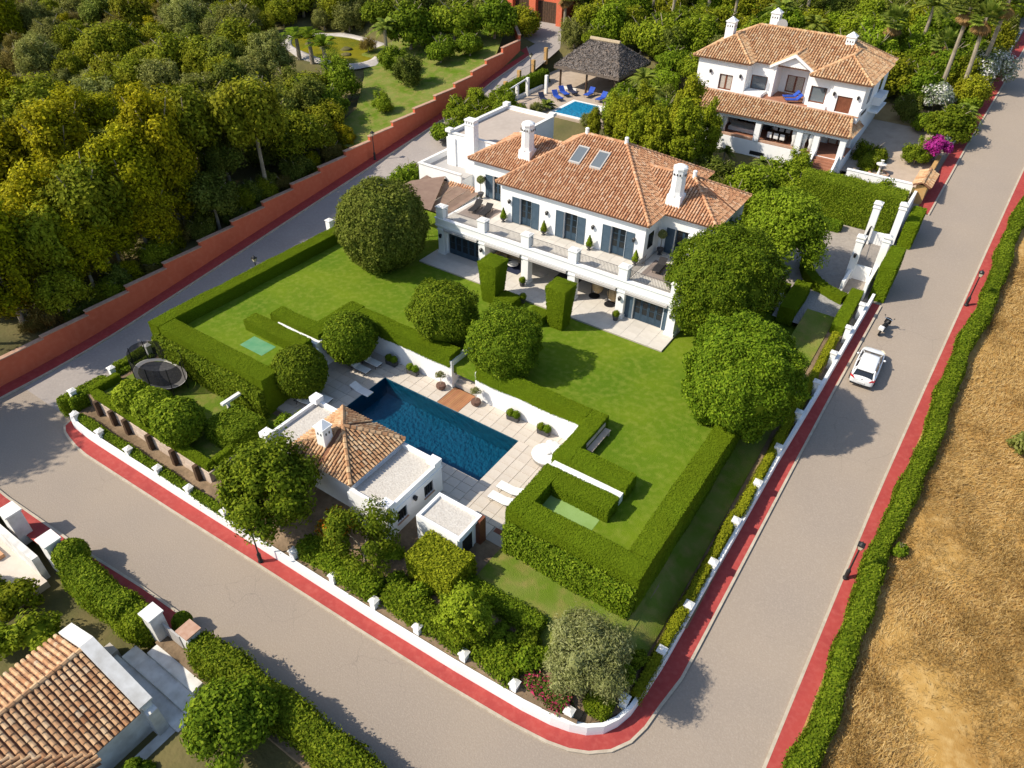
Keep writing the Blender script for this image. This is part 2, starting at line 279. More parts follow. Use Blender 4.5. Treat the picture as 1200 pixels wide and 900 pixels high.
    def build(s, name, mats, parent=None, smooth=False, local=False, **t):
        me = bpy.data.meshes.new(name)
        off = parent.matrix_world.translation if False else None
        vs = s.v
        if parent is not None and not local:
            L = Vector(parent.location); q = parent.parent
            while q is not None: L += Vector(q.location); q = q.parent
            vs = [(v[0]-L.x, v[1]-L.y, v[2]-L.z) for v in vs]
        me.from_pydata(vs, [], s.f)
        for m in (mats if isinstance(mats, (list, tuple)) else [mats]): me.materials.append(m)
        if any(s.mi): me.polygons.foreach_set("material_index", s.mi)
        if smooth: me.polygons.foreach_set("use_smooth", [True]*len(me.polygons))
        me.update()
        return tag(link(name, me, parent), **t)
def npmesh(name, V, quads, mats, mi=None):
    """fast mesh from numpy: V (n,3), quads (m,4)"""
    me = bpy.data.meshes.new(name); V = np.asarray(V, np.float32); Q = np.asarray(quads, np.int32)
    me.vertices.add(len(V)); me.vertices.foreach_set("co", V.ravel()); k = Q.shape[1]
    me.loops.add(Q.size); me.loops.foreach_set("vertex_index", Q.ravel())
    me.polygons.add(len(Q)); me.polygons.foreach_set("loop_start", np.arange(0, Q.size, k, dtype=np.int32))
    for m in (mats if isinstance(mats, (list, tuple)) else [mats]): me.materials.append(m)
    if mi is not None: me.polygons.foreach_set("material_index", np.asarray(mi, np.int32))
    me.update(calc_edges=True); me.validate(); return me
# ---- strips and sheets draped on the slope
def strip(name, left, right, mats, dz=0.0, zf=None, step=2.0, parent=None, **t):
    """ruled sheet between two polylines of (x,y) or (x,y,z)"""
    m = MB(); prev = None; g = zf or (lambda x, y: zt(y))
    for k in range(len(left)-1):
        L0, L1, R0, R1 = left[k], left[k+1], right[k], right[k+1]
        n = max(1, int(math.hypot(L1[0]-L0[0], L1[1]-L0[1])/step))
        for i in range(n+1):
            if i == 0 and k > 0: continue
            u = i/n; a = [L0[j]+(L1[j]-L0[j])*u for j in (0, 1)]; b = [R0[j]+(R1[j]-R0[j])*u for j in (0, 1)]
            m.v += [(a[0], a[1], g(*a)+dz), (b[0], b[1], g(*b)+dz)]
            if len(m.v) > 2: q = len(m.v); m.f.append((q-4, q-3, q-1, q-2)); m.mi.append(0)
    return m.build(name, mats, parent, **t)
def wallstrip(m, pts, th, z0f, z1f, step=1.5):
    """wall of thickness th along a polyline (offset to the left of travel), heights from functions of (x,y)"""
    P = []
    for k in range(len(pts)-1):
        n = max(1, int(math.hypot(pts[k+1][0]-pts[k][0], pts[k+1][1]-pts[k][1])/step))
        for i in range(n + (k == len(pts)-2)):
            u = i/n; P.append((pts[k][0]+(pts[k+1][0]-pts[k][0])*u, pts[k][1]+(pts[k+1][1]-pts[k][1])*u))
    vs = []; fs = []
    for i, p in enumerate(P):
        a = P[max(i-1, 0)]; b = P[min(i+1, len(P)-1)]; d = (b[0]-a[0], b[1]-a[1]); L = math.hypot(*d) or 1
        q = (p[0]-d[1]/L*th, p[1]+d[0]/L*th)
        vs += [(p[0], p[1], z0f(*p)), (p[0], p[1], z1f(*p)), (q[0], q[1], z1f(*p)), (q[0], q[1], z0f(*p))]
    for i in range(len(P)-1):
        for j in range(4): fs.append((4*i+j, 4*i+(j+1)%4, 4*i+4+(j+1)%4, 4*i+4+j))
    fs += [(0, 1, 2, 3)[::-1], tuple(4*(len(P)-1)+j for j in range(4))]
    m.add(vs, fs); return P
# ---- barrel-tile roofs
def tiles_on(poly, eave_dir, pitch_w=0.3, tile_l=0.42, rad=None, seed=1):
    """poly: 3D points of one slope (planar, convex); eave_dir: horizontal unit vector along the eave. Returns (V, quads)"""
    P = [Vector(p) for p in poly]; u = Vector(eave_dir).normalized()
    nrm = (P[1]-P[0]).cross(P[2]-P[0]).normalized()
    if nrm.z < 0: nrm = -nrm
    v = nrm.cross(u).normalized()
    if v.z < 0: v = -v
    o = P[0]; uv = [((p-o).dot(u), (p-o).dot(v)) for p in P]
    u0, u1 = min(q[0] for q in uv), max(q[0] for q in uv); n = max(1, round((u1-u0)/pitch_w)); du = (u1-u0)/n
    rad = rad or du*0.36; rr = random.Random(seed); V = []; F = []; K = 5
    arc = [(math.cos(math.pi*k/(K-1)), math.sin(math.pi*k/(K-1))) for k in range(K)]
    for i in range(n):
        uc = u0+(i+0.5)*du; ys = []
        for k in range(len(uv)):
            (a0, b0), (a1, b1) = uv[k], uv[(k+1) % len(uv)]
            if (a0-uc)*(a1-uc) < 0: ys.append(b0+(b1-b0)*(uc-a0)/(a1-a0))
        if len(ys) < 2: continue
        lo, hi = min(ys)-0.06, max(ys); nt_ = max(1, round((hi-lo)/tile_l)); l = (hi-lo)/nt_
        jo = rr.uniform(-0.04, 0.04)
        for t in range(nt_):
            a = lo+t*l+(jo if t else 0); b = min(lo+(t+1)*l+0.05, hi+0.02); base = len(V)
            ju = rr.uniform(-0.012, 0.012); lift = 0.035+rr.uniform(-0.006, 0.008)
            for (s, rs, h) in ((a, rad*1.08, lift+0.02), (b, rad*0.9, 0.012)):
                for c, sn in arc: V.append(o+u*(uc+ju+c*rs)+v*s+nrm*(h+sn*rs*0.85))
            for k in range(K-1): F.append((base+k, base+K+k, base+K+k+1, base+k+1))
            F.append((base, base+1, base+3, base+4))
    return V, F
def tile_roof(parent, slopes, ridges, mat_, thick=0.12, pitch_w=0.3, tile_l=0.42, seed=1, ridge_mat=None, name="roof"):
    """slopes: list of (polygon, eave_dir); ridges: list of (p, q)"""
    base = MB()
    for poly, _ in slopes:
        n = len(poly); base.add(list(poly)+[(p[0], p[1], p[2]-thick) for p in poly], [tuple(range(n)), tuple(range(n, 2*n))[::-1]]+[(i, n+i, n+(i+1) % n, (i+1) % n) for i in range(n)])
    r = base.build(name, M_underroof, parent)
    T = MB()
    for k, (poly, d) in enumerate(slopes):
        V, F = tiles_on(poly, d, pitch_w, tile_l, None, seed*31+k); T.add(V, F)
    T.build("roof_tiles", mat_, r, smooth=False, kind="stuff")
    R = MB()
    for p, q in ridges:
        p, q = Vector(p), Vector(q); L = (q-p).length; n = max(1, round(L/0.4))
        for i in range(n):
            a = p.lerp(q, i/n); b = p.lerp(q, min(1, (i+1.15)/n)); up = Vector((0, 0, 0.03))
            R.tube([a+up*2, b+up], [0.15, 0.12], 7)
    if ridges: R.build("ridge_tiles", ridge_mat or mat_, r, kind="stuff")
    return r
# ---- foliage
def unit(a): return a/np.maximum(np.linalg.norm(a, axis=1, keepdims=True), 1e-6)
def leaf_quads(P, N, size, aspect=0.55, up=0.35, rng=RNG, sc_=0.55):
    """diamond leaves at P, roughly facing N"""
    n = len(P); s = size*rng.uniform(0.65, 1.35, (n, 1))
    N = unit(N+rng.normal(0, sc_, (n, 3))+np.array([0, 0, up]))
    T = unit(np.cross(N, rng.normal(0, 1, (n, 3)))); B = np.cross(N, T)
    V = np.stack([P-T*s, P-B*s*aspect+N*s*0.12, P+T*s, P+B*s*aspect+N*s*0.12], 1).reshape(-1, 3)
    return V, np.arange(4*n, dtype=np.int32).reshape(-1, 4)
def lump(p, k=1.0, seed=0.0):
    """cheap smooth 3-D noise in about -1..1"""
    x, y, z = p[:, 0]*k+seed, p[:, 1]*k+seed*1.7, p[:, 2]*k-seed
    return (np.sin(x*1.3+1.1*np.sin(y*0.9))+np.sin(y*1.7+np.sin(z*1.3+x*0.4))+np.sin(z*1.5+np.sin(x*1.1)+y*0.6))/3
def sphere_dirs(n, rng=RNG):
    return unit(rng.normal(0, 1, (n, 3)))
ICO = None
def core(R, sz=(1, 1, 1), c=(0, 0, 0), amp=0.12, seed=0.0, n=14, m=9):
    th = np.linspace(0, np.pi, m+1); ph = np.linspace(0, 2*np.pi, n, endpoint=False)
    D = np.array([[math.sin(t)*math.cos(p), math.sin(t)*math.sin(p), math.cos(t)] for t in th for p in ph])
    V = D*R*(1+amp*lump(D*R, 1.2, seed))[:, None]*np.array(sz)+np.array(c)
    Q = [(k*n+i, (k+1)*n+i, (k+1)*n+(i+1) % n, k*n+(i+1) % n) for k in range(m) for i in range(n)]
    return V, np.array(Q, np.int32)
def merge(parts):
    V = []; Q = []; b = 0
    for v, q in parts: V.append(v); Q.append(np.asarray(q)+b); b += len(v)
    return np.concatenate(V), np.concatenate(Q)
def crown_ball(R, leaf, n, amp=0.05, seed=0.0, sz=(1, 1, 1), k=1.3):
    """clipped rounded crown, centre at origin"""
    rng = np.random.default_rng(int(seed*97)+3)
    D = sphere_dirs(n, rng); r = R*(1+0.7*amp*lump(D*R, k*.4, seed+7)+amp*lump(D*R, k, seed)+0.5*amp*lump(D*R, k*2.7, seed+3))*(1-0.1*rng.random(n)**2+0.025*rng.standard_normal(n))
    P = D*r[:, None]*np.array(sz)
    return merge([core(R*0.84, sz, amp=amp, seed=seed), leaf_quads(P, D, leaf, rng=rng)])
def crown_clumps(R, leaf, n, nc, cr=0.38, sz=(1, 1, 1), seed=0.0, fill=0.75, bottom=-0.5, aspect=0.55, core_=True, spread=0.72, fuzzy=False):
    """crown of leaf clumps spread through an ellipsoid: uneven outline, gaps"""
    rng = np.random.default_rng(int(seed*97)+11); parts = []
    D = sphere_dirs(nc*3, rng); D = D[D[:, 2] > bottom][:nc]
    rad = R*spread*rng.uniform(fill, 1.0, len(D))**0.7
    rad = rad*(1+0.25*lump(D*2.2, 1.0, seed))
    Cn = D*rad[:, None]*np.array(sz); cs = R*cr*rng.uniform(0.65, 1.25, len(D))
    per = max(8, n//len(D))
    for c, s in zip(Cn, cs):
        d = sphere_dirs(per, rng); p = c+d*s*(0.35+0.75*rng.random((per, 1))**0.6)*np.array([1, 1, 0.8])
        if fuzzy: p = c+np.clip(rng.normal(0, 1, (per, 3)), -1.75, 1.75)*s*np.array([.42, .42, .5]); d = unit(p-c)
        parts.append(leaf_quads(p, d+unit(c[None, :])*0.4, leaf, aspect, rng=rng))
        if core_: parts.append(core(s*0.45, (1, 1, 0.8), c, 0.25, seed+s, 7, 5))
    if core_: parts.append(core(R*0.42, sz, amp=.2, seed=seed))
    return merge(parts)
def crown_cone(R, H, leaf, n, seed=0.0, tiers=0.12, pw=0.8):
    """columnar or conical crown from z=0 to H"""
    rng = np.random.default_rng(int(seed*97)+17)
    t = rng.uniform(0, 1, n)**1.2; a = rng.uniform(0, 2*np.pi, n)
    prof = np.minimum(1, (t*7+0.35))*np.power(np.clip(1-t, 0, 1), pw)
    P0 = np.stack([np.cos(a), np.sin(a), t*3], 1)
    r = R*prof*(1+tiers*lump(np.stack([np.cos(a)*3, np.sin(a)*3, t*H*1.2], 1), 1.5, seed)*2)*rng.uniform(0.72, 1.05, n)
    P = np.stack([r*np.cos(a), r*np.sin(a), t*H], 1)
    N = np.stack([np.cos(a), np.sin(a), 0.35+0*a], 1)
    cv = MB(); cv.lathe(0, 0, [(R*0.15, 0.1), (R*0.7, H*0.12), (R*0.62, H*0.35), (R*0.4, H*0.65), (R*0.05, H*0.95)], 9)
    Vc = np.array(cv.v); Qc = np.array([f if len(f) == 4 else (f[0], f[1], f[2], f[3]) for f in cv.f if len(f) == 4], np.int32)
    return merge([(Vc, Qc), leaf_quads(P, N, leaf, 0.45, rng=rng)])
def trunk_mb(h, r, limbs=4, spread=1.0, top=None, lean=0.0, seed=1):
    """tapered trunk with limbs; base at z=0"""
    rr = random.Random(seed); m = MB(); top = top or h*1.6; lx, ly = rr.uniform(-1, 1)*lean, rr.uniform(-1, 1)*lean
    m.tube([(0, 0, -0.25), (0, 0, 0.12*h), (lx*.4, ly*.4, 0.5*h), (lx, ly, h)], [r*1.35, r, r*0.85, r*0.7], 7)
    for i in range(limbs):
        a = 2*math.pi*(i+rr.uniform(-0.25, 0.25))/limbs; s = spread*rr.uniform(0.75, 1.1)
        m.tube([(lx, ly, h*0.92), (lx+math.cos(a)*s*0.45, ly+math.sin(a)*s*0.45, h+(top-h)*0.45), (lx+math.cos(a)*s, ly+math.sin(a)*s, top*rr.uniform(0.9, 1.05))], [r*0.55, r*0.36, r*0.14], 5)
    return m
def tree(name, crown_mesh, crown_z, tr, bark, loc, label, cat, group=None, rotz=0.0, s=1.0, crown_name="crown"):
    o = thing(name, label, cat, loc, rotz, group)
    if tr is not None: tr.build("trunk", bark, o, local=True)
    c = link(crown_name, crown_mesh, o); c.location = (0, 0, crown_z)
    o.scale = (s, s, s) if not isinstance(s, tuple) else s
    return o
def hedge_mesh(boxes, leaf, dens, mats, amp=0.04, seed=0.0, skip=(), cell=0.35, jag=0.0, rnd=0.0):
    """clipped hedge from boxes (x0,x1,y0,y1,z0,z1): bumpy solid core plus leaves over top and sides"""
    rng = np.random.default_rng(int(seed*97)+29); parts = []
    for (x0, x1, y0, y1, z0, z1) in boxes:
        faces = [((x0, y0, z1), (x1-x0, 0, 0), (0, y1-y0, 0), (0, 0, 1)), ((x0, y0, z0), (x1-x0, 0, 0), (0, 0, z1-z0), (0, -1, 0)), ((x1, y1, z0), (x0-x1, 0, 0), (0, 0, z1-z0), (0, 1, 0)),
                 ((x0, y1, z0), (0, y0-y1, 0), (0, 0, z1-z0), (-1, 0, 0)), ((x1, y0, z0), (0, y1-y0, 0), (0, 0, z1-z0), (1, 0, 0))]
        cen = np.array([(x0+x1)/2, (y0+y1)/2, (z0+z1)/2]); half = np.array([(x1-x0)/2, (y1-y0)/2, (z1-z0)/2])
        def rounding(p):
            if not rnd: return p
            q = (p-cen)/half; e = np.abs(q)
            lim = 1-rnd/np.maximum(half, rnd)
            ex = np.maximum(0, (e-lim))*half; ex[:, 2] = np.where(q[:, 2] > 0, ex[:, 2], 0)
            L = np.linalg.norm(ex, axis=1); k = np.where(L > rnd, (rnd/np.maximum(L, 1e-6)), 1.0)
            return p-np.sign(q)*ex*(1-k)[:, None]
        for o, A, B, N in faces:
            o, A, B, N = map(np.array, (o, A, B, N)); la, lb = np.linalg.norm(A), np.linalg.norm(B)
            na, nb = max(1, int(la/cell)), max(1, int(lb/cell))
            g = np.array([o+A*i/na+B*j/nb for j in range(nb+1) for i in range(na+1)], float)
            q_ = (g-cen)/half; d_ = unit(np.sign(q_)*np.abs(q_)**8)
            g = rounding(g); g = g+d_*(amp*lump(g, 1.1, seed)-leaf*0.35-0.01)[:, None]
            Q = [(j*(na+1)+i, j*(na+1)+i+1, (j+1)*(na+1)+i+1, (j+1)*(na+1)+i) for j in range(nb) for i in range(na)]
            parts.append((g, np.array(Q, np.int32)))
            n = max(4, int(la*lb*dens)); a, b = rng.uniform(0, 1, (2, n)); p = o+a[:, None]*A+b[:, None]*B; p = p.astype(float); q_ = (p-cen)/half; d_ = unit(np.sign(q_)*np.abs(q_)**8); p = rounding(p)
            p = p+d_*(amp*lump(p, 1.1, seed)+rng.uniform(-0.6, 0.5, n)*leaf+(np.abs(rng.normal(0, 1, n))*jag))[:, None]
            parts.append(leaf_quads(p, np.tile(N.astype(float), (n, 1)), leaf, up=0.1 if leaf < .085 else .25, rng=rng, sc_=0.16 if leaf < .07 else .5))
    V, Q = merge(parts)
    return V, Q
def hedge(name, boxes, leaf, dens, mats, label, cat="hedge", group=None, amp=0.04, seed=0.0, base=None, rotz=0.0, jag=0.0, rnd=0.0, pivot=None):
    V, Q = hedge_mesh(boxes, leaf, dens, mats, amp, seed, jag=jag, rnd=rnd)
    b = boxes[0]; loc = pivot or ((b[0]+b[1])/2, (b[2]+b[3])/2, b[4]); V = V-np.array(loc)
    o = link(name, npmesh(name, V, Q, mats)); o.location = loc; o.rotation_euler = (0, 0, rotz)
    return tag(o, label, cat, group)
# ================================================================ SETTING
FLAT = [(-60, -24.2, -40, 8.0, -1.1), (-24.2, -11.6, -40, 8.0, -0.3), (-97.5, -74.5, 72, 88.5, 9.15), (-50.2, -5.6, 17, 57.5, -3.0), (-57.5, -36, 77.5, 97, 7.55), (-34, -10, 82, 100, 7.4)]
def gh(x, y):
    for x0, x1, y0, y1, z in FLAT:
        if x0 <= x <= x1 and y0 <= y <= y1: return z if z < 0 or y > 60 else z
    z = zt(y)-0.03
    if x < float(np.interp(y, [88, 93, 98, 102, 106, 115, 130], [-61.2, -61.7, -65.6, -71, -74, -75, -80])): z += 1.0+0.35*math.sin(x*0.31)*math.cos(y*0.23)+min(2.0, max(0, (-62-x)*0.02))
    if x > 3.6: z -= 0.8
    return z
def grid_sheet(name, xs, ys, zf, mats, **t):
    V = [(x, y, zf(x, y)) for y in ys for x in xs]; n = len(xs)
    Q = [(j*n+i, j*n+i+1, (j+1)*n+i+1, (j+1)*n+i) for j in range(len(ys)-1) for i in range(n-1)]
    return tag(link(name, npmesh(name, V, Q, mats)), **t)
def fr(a, b, s): return list(np.arange(a, b+1e-6, s))
gx = [-2500, -900, -400, -220] + fr(-170, -64, 3) + [-61.9, -60.9, -60.3, -59.7] + fr(-58, 20, 1.0) + fr(22, 60, 4) + [120, 300, 900, 2500]
gy = [-2500, -600, -150, -60] + fr(-42, -8, 4) + fr(-6, 140, 1.0) + [160, 185, 260, 500, 1200, 3000]
g_ = grid_sheet("ground", gx, gy, gh, M_ground, kind="structure")
def rk(y):       # right kerb of the right-hand road
    P = [(-60, 1.2), (21, 1.68), (41, 1.87), (52.5, 2.19), (86, 3.18), (115, 4.2), (170, 6)]
    return float(np.interp(y, [p[0] for p in P], [p[1] for p in P]))
# dry field beside the right-hand road
fx = fr(0, 10, 0.6) + fr(11, 70, 2.5); fy = fr(-10, 140, 1.2)
def fieldz(x, y):
    return zt(y)+0.16+min(1, (x-3.0)/2)*(0.2*math.sin(x*0.4+1.3*math.sin(y*0.25))*math.cos(y*0.33)+0.07*math.sin(x*.9+y*.7))
M_field = mat("dry_field_soil", (0.43, 0.26, 0.075), 0.95, scale=0.2, c2=(0.32, 0.175, 0.045), scale2=2.0, c3=(0.55, 0.38, 0.16), bump=0.6, bscale=14, dist=0.05, detail=8, mixw=0.7)
FV = [(rk(y)+1.05+u, y, fieldz(rk(y)+1.05+u, y)) for y in fy for u in fx]; n_ = len(fx)
tag(link("dry_field", npmesh("dry_field", FV, [(j*n_+i, j*n_+i+1, (j+1)*n_+i+1, (j+1)*n_+i) for j in range(len(fy)-1) for i in range(n_-1)], M_field)), kind="structure")
# roads (run a little under the raised pavements)
ys = fr(16, 170, 2)
strip("road", [(-60.0, 9.0), (-59, 9.0), (-3, 9.0), (1.3, 9.0)], [(-60.0, 16), (-59, 16.0), (-3, 16.0), (1.62, 16.0)], M_road, 0.0, kind="structure")
strip("road", [(-9.0 if y < 19 else -4.6, y) for y in ys], [(rk(y)+0.05, y) for y in ys], M_road, 0.0, kind="structure")
strip("road", [(-11.2, y) for y in (-60, -20, 9)], [(rk(y)+0.05, y) for y in (-60, -20, 9)], M_road, 0.0, kind="structure")
M_setts = mat("road_setts", (0.34, 0.3, 0.275), 0.9, scale=0.3, c2=(0.3, 0.265, 0.245), scale2=5, c3=(0.4, 0.355, 0.32), bump=0.7, bscale=7, mixw=0.6)
yl = fr(16, 84, 2)
strip("lane", [(-60.0, y) for y in yl]+[(-61.0, 88), (-61.6, 93), (-65.6, 98), (-71, 102), (-73.6, 105.6), (-74, 109)], [(-51.0 if y < 70 else -51-(y-70)*.36, y) for y in yl]+[(-56.5, 88), (-57.1, 94), (-57.6, 98), (-61, 104), (-62.5, 107), (-64, 109)], M_setts, 0.0, kind="structure")
strip("road", [(-60, -6), (-60, 9)], [(-55.5, -6), (-55.5, 9)], M_road, 0.0, kind="structure")
# red pavements and kerbs
OUT = [(-51.7, 16.4), (-51.31, 15.24), (-50.6, 14.85), (-49.69, 14.63), (-48.4, 14.42), (-46.94, 14.33), (-37.26, 14.59), (-29.04, 14.9), (-20.47, 15.15), (-14.24, 15.38), (-9.96, 15.65), (-7.96, 15.9), (-6.8, 16.2), (-5.86, 16.66), (-4.95, 17.4), (-4.31, 18.39), (-4.0, 19.5), (-3.84, 20.95), (-3.53, 23), (-3.45, 30), (-3.35, 40), (-3.23, 48.7), (-2.93, 60.8)]
INN = [(-51.5, 16.6), (-50.95, 15.85), (-50.4, 15.6), (-49.6, 15.55), (-48.4, 15.5), (-46.9, 15.5), (-37.3, 15.7), (-29, 15.92), (-20.5, 16.12), (-14.24, 16.35), (-9.96, 16.6), (-8.3, 16.8), (-7.3, 17.05), (-6.45, 17.4), (-5.75, 17.95), (-5.3, 18.7), (-5.0, 19.6), (-4.85, 20.95), (-4.72, 23), (-4.6, 30), (-4.4, 40), (-4.05, 48.7), (-3.72, 60.8)]
def pave(name, o, i, dz=0.12, **t): strip(name, o, i, M_redpave, dz, step=1.5, kind="structure"); 
def kerb(pts, name="kerb", h=0.115, th=0.16):
    m = MB(); wallstrip(m, pts, th, lambda x, y: zt(y)-0.1, lambda x, y: zt(y)+h+0.012); m.build(name, M_kerb, kind="structure")
pave("pavement", OUT, INN); kerb(OUT)
yy = [-40, 0, 14] + fr(16, 160, 3)
pave("pavement", [(rk(y), y) for y in yy], [(rk(y)+1.1, y) for y in yy]); kerb([(rk(y)+0.0, y) for y in yy][::-1])
y2 = fr(77, 150, 3)
ul = lambda y: float(np.interp(y, [61, 77, 92, 113, 150], [-2.93, -2.75, -2.4, -1.62, -0.4]))
pave("pavement", [(ul(y), y) for y in y2], [(ul(y)-1.25, y) for y in y2]); kerb([(ul(y), y) for y in y2])
LO = [(-58.0, 2), (-58.3, 9), (-58.5, 15), (-58.55, 20)] + [(-58.55, y) for y in fr(24, 76, 4)] + [(-59.1, 80), (-59.6, 84), (-59.8, 88.3), (-60.0, 93.8), (-64.6, 99), (-70.2, 103), (-72.5, 106)]
LI = [(-59.6, 2), (-59.8, 9), (-60.0, 15), (-60.0, 20)] + [(-60.0, y) for y in fr(24, 76, 4)] + [(-60.3, 80), (-60.8, 84), (-61.1, 88.3), (-61.5, 93.2), (-65.5, 97.9), (-70.9, 101.9), (-73.4, 105.4)]
pave("pavement", LO, LI); kerb(LO[::-1], th=-0.16)
BO = [(-55.4, 8.9), (-47.4, 8.9), (-38.3, 9.35), (-33.4, 9.75), (-29.5, 9.9)]; BI = [(-55.4, 7.6), (-47.4, 7.8), (-38.3, 8.1), (-33.4, 8.4), (-29.5, 8.4)]
pave("pavement", BO, BI); kerb(BO[::-1], th=-0.16)
m = MB(); m.box(-29.5, -11.2, 8.0, 9.75, -0.3, 0.06); m.build("verge", M_earth, kind="structure")
# garden soil and lower lawns inside the plot
def wdist(x, y):
    d = 99
    for a_, b_ in zip(INN, INN[1:]):
        v = (b_[0]-a_[0], b_[1]-a_[1]); t = max(0, min(1, ((x-a_[0])*v[0]+(y-a_[1])*v[1])/(v[0]**2+v[1]**2))); d = min(d, math.hypot(x-a_[0]-v[0]*t, y-a_[1]-v[1]*t))
    return d
def gz(x, y):
    if x < -9: b = 0.8+max(0, min(1, (y-16.2)/4.6))*1.2
    else: b = 0.75+1.25*max(0, min(1, (wdist(x, y)-.2)/2.2))
    if x < -36.3: b = 0.8 if y < 17.55 else 1.82
    elif x < -32: b = 0.9+max(0, min(1, (y-17)/3.0))*0.9
    if y > 23.4 and -39.6 < x < -15.9: b = min(b, 1.88)
    if x > -8.2: b = max(b, zt(y)+0.5)
    if x < -50.4: b = max(b, zt(y)+0.4)
    return b
sx = fr(-51.3, -37.3, 1) + [-36.4, -36.2] + fr(-35.5, -5.5, 0.75) + [-5.0, -4.7]; sy = [15.7, 16.3, 16.95, 17.5, 17.6] + fr(18, 27, 0.75)
xs_, ys_ = sx, sy
def inside(x, y):   # keep within the rounded corner
    return min(y, 99)
yI = lambda x: float(np.interp(x, [p[0] for p in INN if p[1] < 17.3], [p[1] for p in INN if p[1] < 17.3]))
SV = [(x, max(y, yI(x)+0.2), gz(x, y)) for y in sy for x in [v for v in sx if v <= -7]]; n_ = len([v for v in sx if v <= -7])
tag(link("garden_soil", npmesh("garden_soil", SV, [(j*n_+i, j*n_+i+1, (j+1)*n_+i+1, (j+1)*n_+i) for j in range(len(sy)-1) for i in range(n_-1)], M_earth)), kind="structure")
grid_sheet("garden_soil", fr(-7, -5.25, 0.35)+[-5.02], [20.9] + fr(21.5, 27, 0.75), gz, M_earth, kind="structure")
Pc = [(-7.0, 17.4), (-6.5, 17.65), (-5.95, 18.15), (-5.55, 18.75), (-7.0, 18.75)]
m = MB(); m.poly([(x, y, gz(x, y)-.02) for x, y in [(-7.0, 17.45), (-6.5, 17.75), (-5.95, 18.3), (-5.6, 18.95), (-5.32, 19.9), (-5.2, 21), (-7.0, 21)]]); m.build("garden_soil", M_earth, kind="structure")
grid_sheet("side_lawn", fr(-16.2, -8.2, 0.8) + [-7.6, -6.9], [19.6, 20.2] + fr(20.8, 25.6, 0.8), lambda x, y: max(gz(x, y), 1.5)+0.09+0.02*math.sin(x*2), M_lawn2, kind="structure")
grid_sheet("side_lawn", [-8.0, -7.3, -6.6, -6.0, -5.7], fr(21.4, 57, 0.6), lambda x, y: gz(x, y)+0.07, M_lawn2, kind="structure")
grid_sheet("garden_soil", [-5.7, -5.2, -4.75, -4.55], fr(25.6, 60, 1.2), lambda x, y: gz(x, y)+0.0, M_earth, kind="structure")
grid_sheet("trampoline_lawn", [-50.4, -43, -36.4, -33.8], [17.6, 19, 21, 24.2], lambda x, y: 1.87, M_lawn2, kind="structure")
# upper lawn, deck and pool
m = MB(); m.box(-50, -7.7, 34.62, 57, 3.3, 4.0); m.box(-50, -38.5, 25.2, 34.615, 3.3, 4.0); m.box(-16.4, -7.7, 25.2, 34.615, 3.3, 4.0)
m.build("lawn", M_lawn, kind="structure")
m = MB(); m.box(-43.85, -41.3, 26.95, 28.4, 3.99, 4.012); m.build("green_mat", M_turf, kind="structure")
m = MB(); m.box(-15.1, -11.6, 25.7, 28.3, 3.99, 4.01); m.build("worn_turf", M_paleturf, kind="structure")
PX0, PX1, PY0, PY1 = -33.55, -20.7, 27.45, 32.3
deck = MB()
for r in ((-39.5, -16.2, PY1, 34.4), (-39.5, PX0, 24.7, PY1), (PX1, -16.2, 24.7, PY1), (PX0, PX1, 24.7, PY0), (-22.2, -16.2, 23.7, 24.7)): deck.box(*r, 1.4, 1.955)
dk = deck.build("pool_deck", M_joint, kind="structure")
def slabs(parent, name, rects, sx, sy, z0, z1, m_, gap=0.012, jz=0.004):
    cache = {}
    for x0, x1, y0, y1 in rects:
        nx, ny = max(1, round((x1-x0)/sx)), max(1, round((y1-y0)/sy)); a, b = (x1-x0)/nx, (y1-y0)/ny
        key = (round(a, 3), round(b, 3))
        if key not in cache:
            q = MB(); q.bbox(-a/2+gap, a/2-gap, -b/2+gap, b/2-gap, z0-z1, 0, 0.008); me = bpy.data.meshes.new(name); me.from_pydata(q.v, [], q.f); me.materials.append(m_); cache[key] = me
        for i in range(nx):
            for j in range(ny):
                o = link(name, cache[key], parent); L = Vector(parent.location) + (parent.parent.location if parent.parent else Vector())
                o.location = (x0+(i+.5)*a-L.x, y0+(j+.5)*b-L.y, z1+random.uniform(-jz, jz)-L.z)
slabs(dk, "paving_slab", [(-38.6, -28.25, PY1, 34.35), (-26.2, -16.3, PY1, 34.35), (-38.6, PX0, 24.8, PY1), (PX1, -16.3, 24.8, PY1), (PX0, PX1, 25.3, PY0), (-22.1, -17.5, 23.75, 24.8), (-22.1, PX1, 24.8, 25.3)], 0.95, 0.8, 1.9, 2.0, M_slab)
for k in range(12):
    q = MB(); q.bbox(-28.2+k*0.166, -28.2+k*0.166+0.155, PY1+0.01, 34.5, 1.93, 2.012, 0.008); q.build("deck_plank", M_teak, dk)
# pool shell with slightly proud lip, water
q = MB(); z0, z1 = 0.35, 1.96
q.poly([(PX0, PY0, z0), (PX1, PY0, z0), (PX1, PY1, z0), (PX0, PY1, z0)])
ps_ = [(PX0+.006, PY0+.006), (PX1-.006, PY0+.006), (PX1-.006, PY1-.006), (PX0+.006, PY1-.006)]
for a_, b_ in zip(ps_, ps_[1:]+ps_[:1]): q.poly([(*a_, z0), (*a_, z1), (*b_, z1), (*b_, z0)])
q.build("swimming_pool", M_pooltile, kind="structure")
q = MB(); q.poly([(PX0, PY0, 1.9), (PX1, PY0, 1.9), (PX1, PY1, 1.9), (PX0, PY1, 1.9)]); q.build("pool_water", M_water, kind="structure")
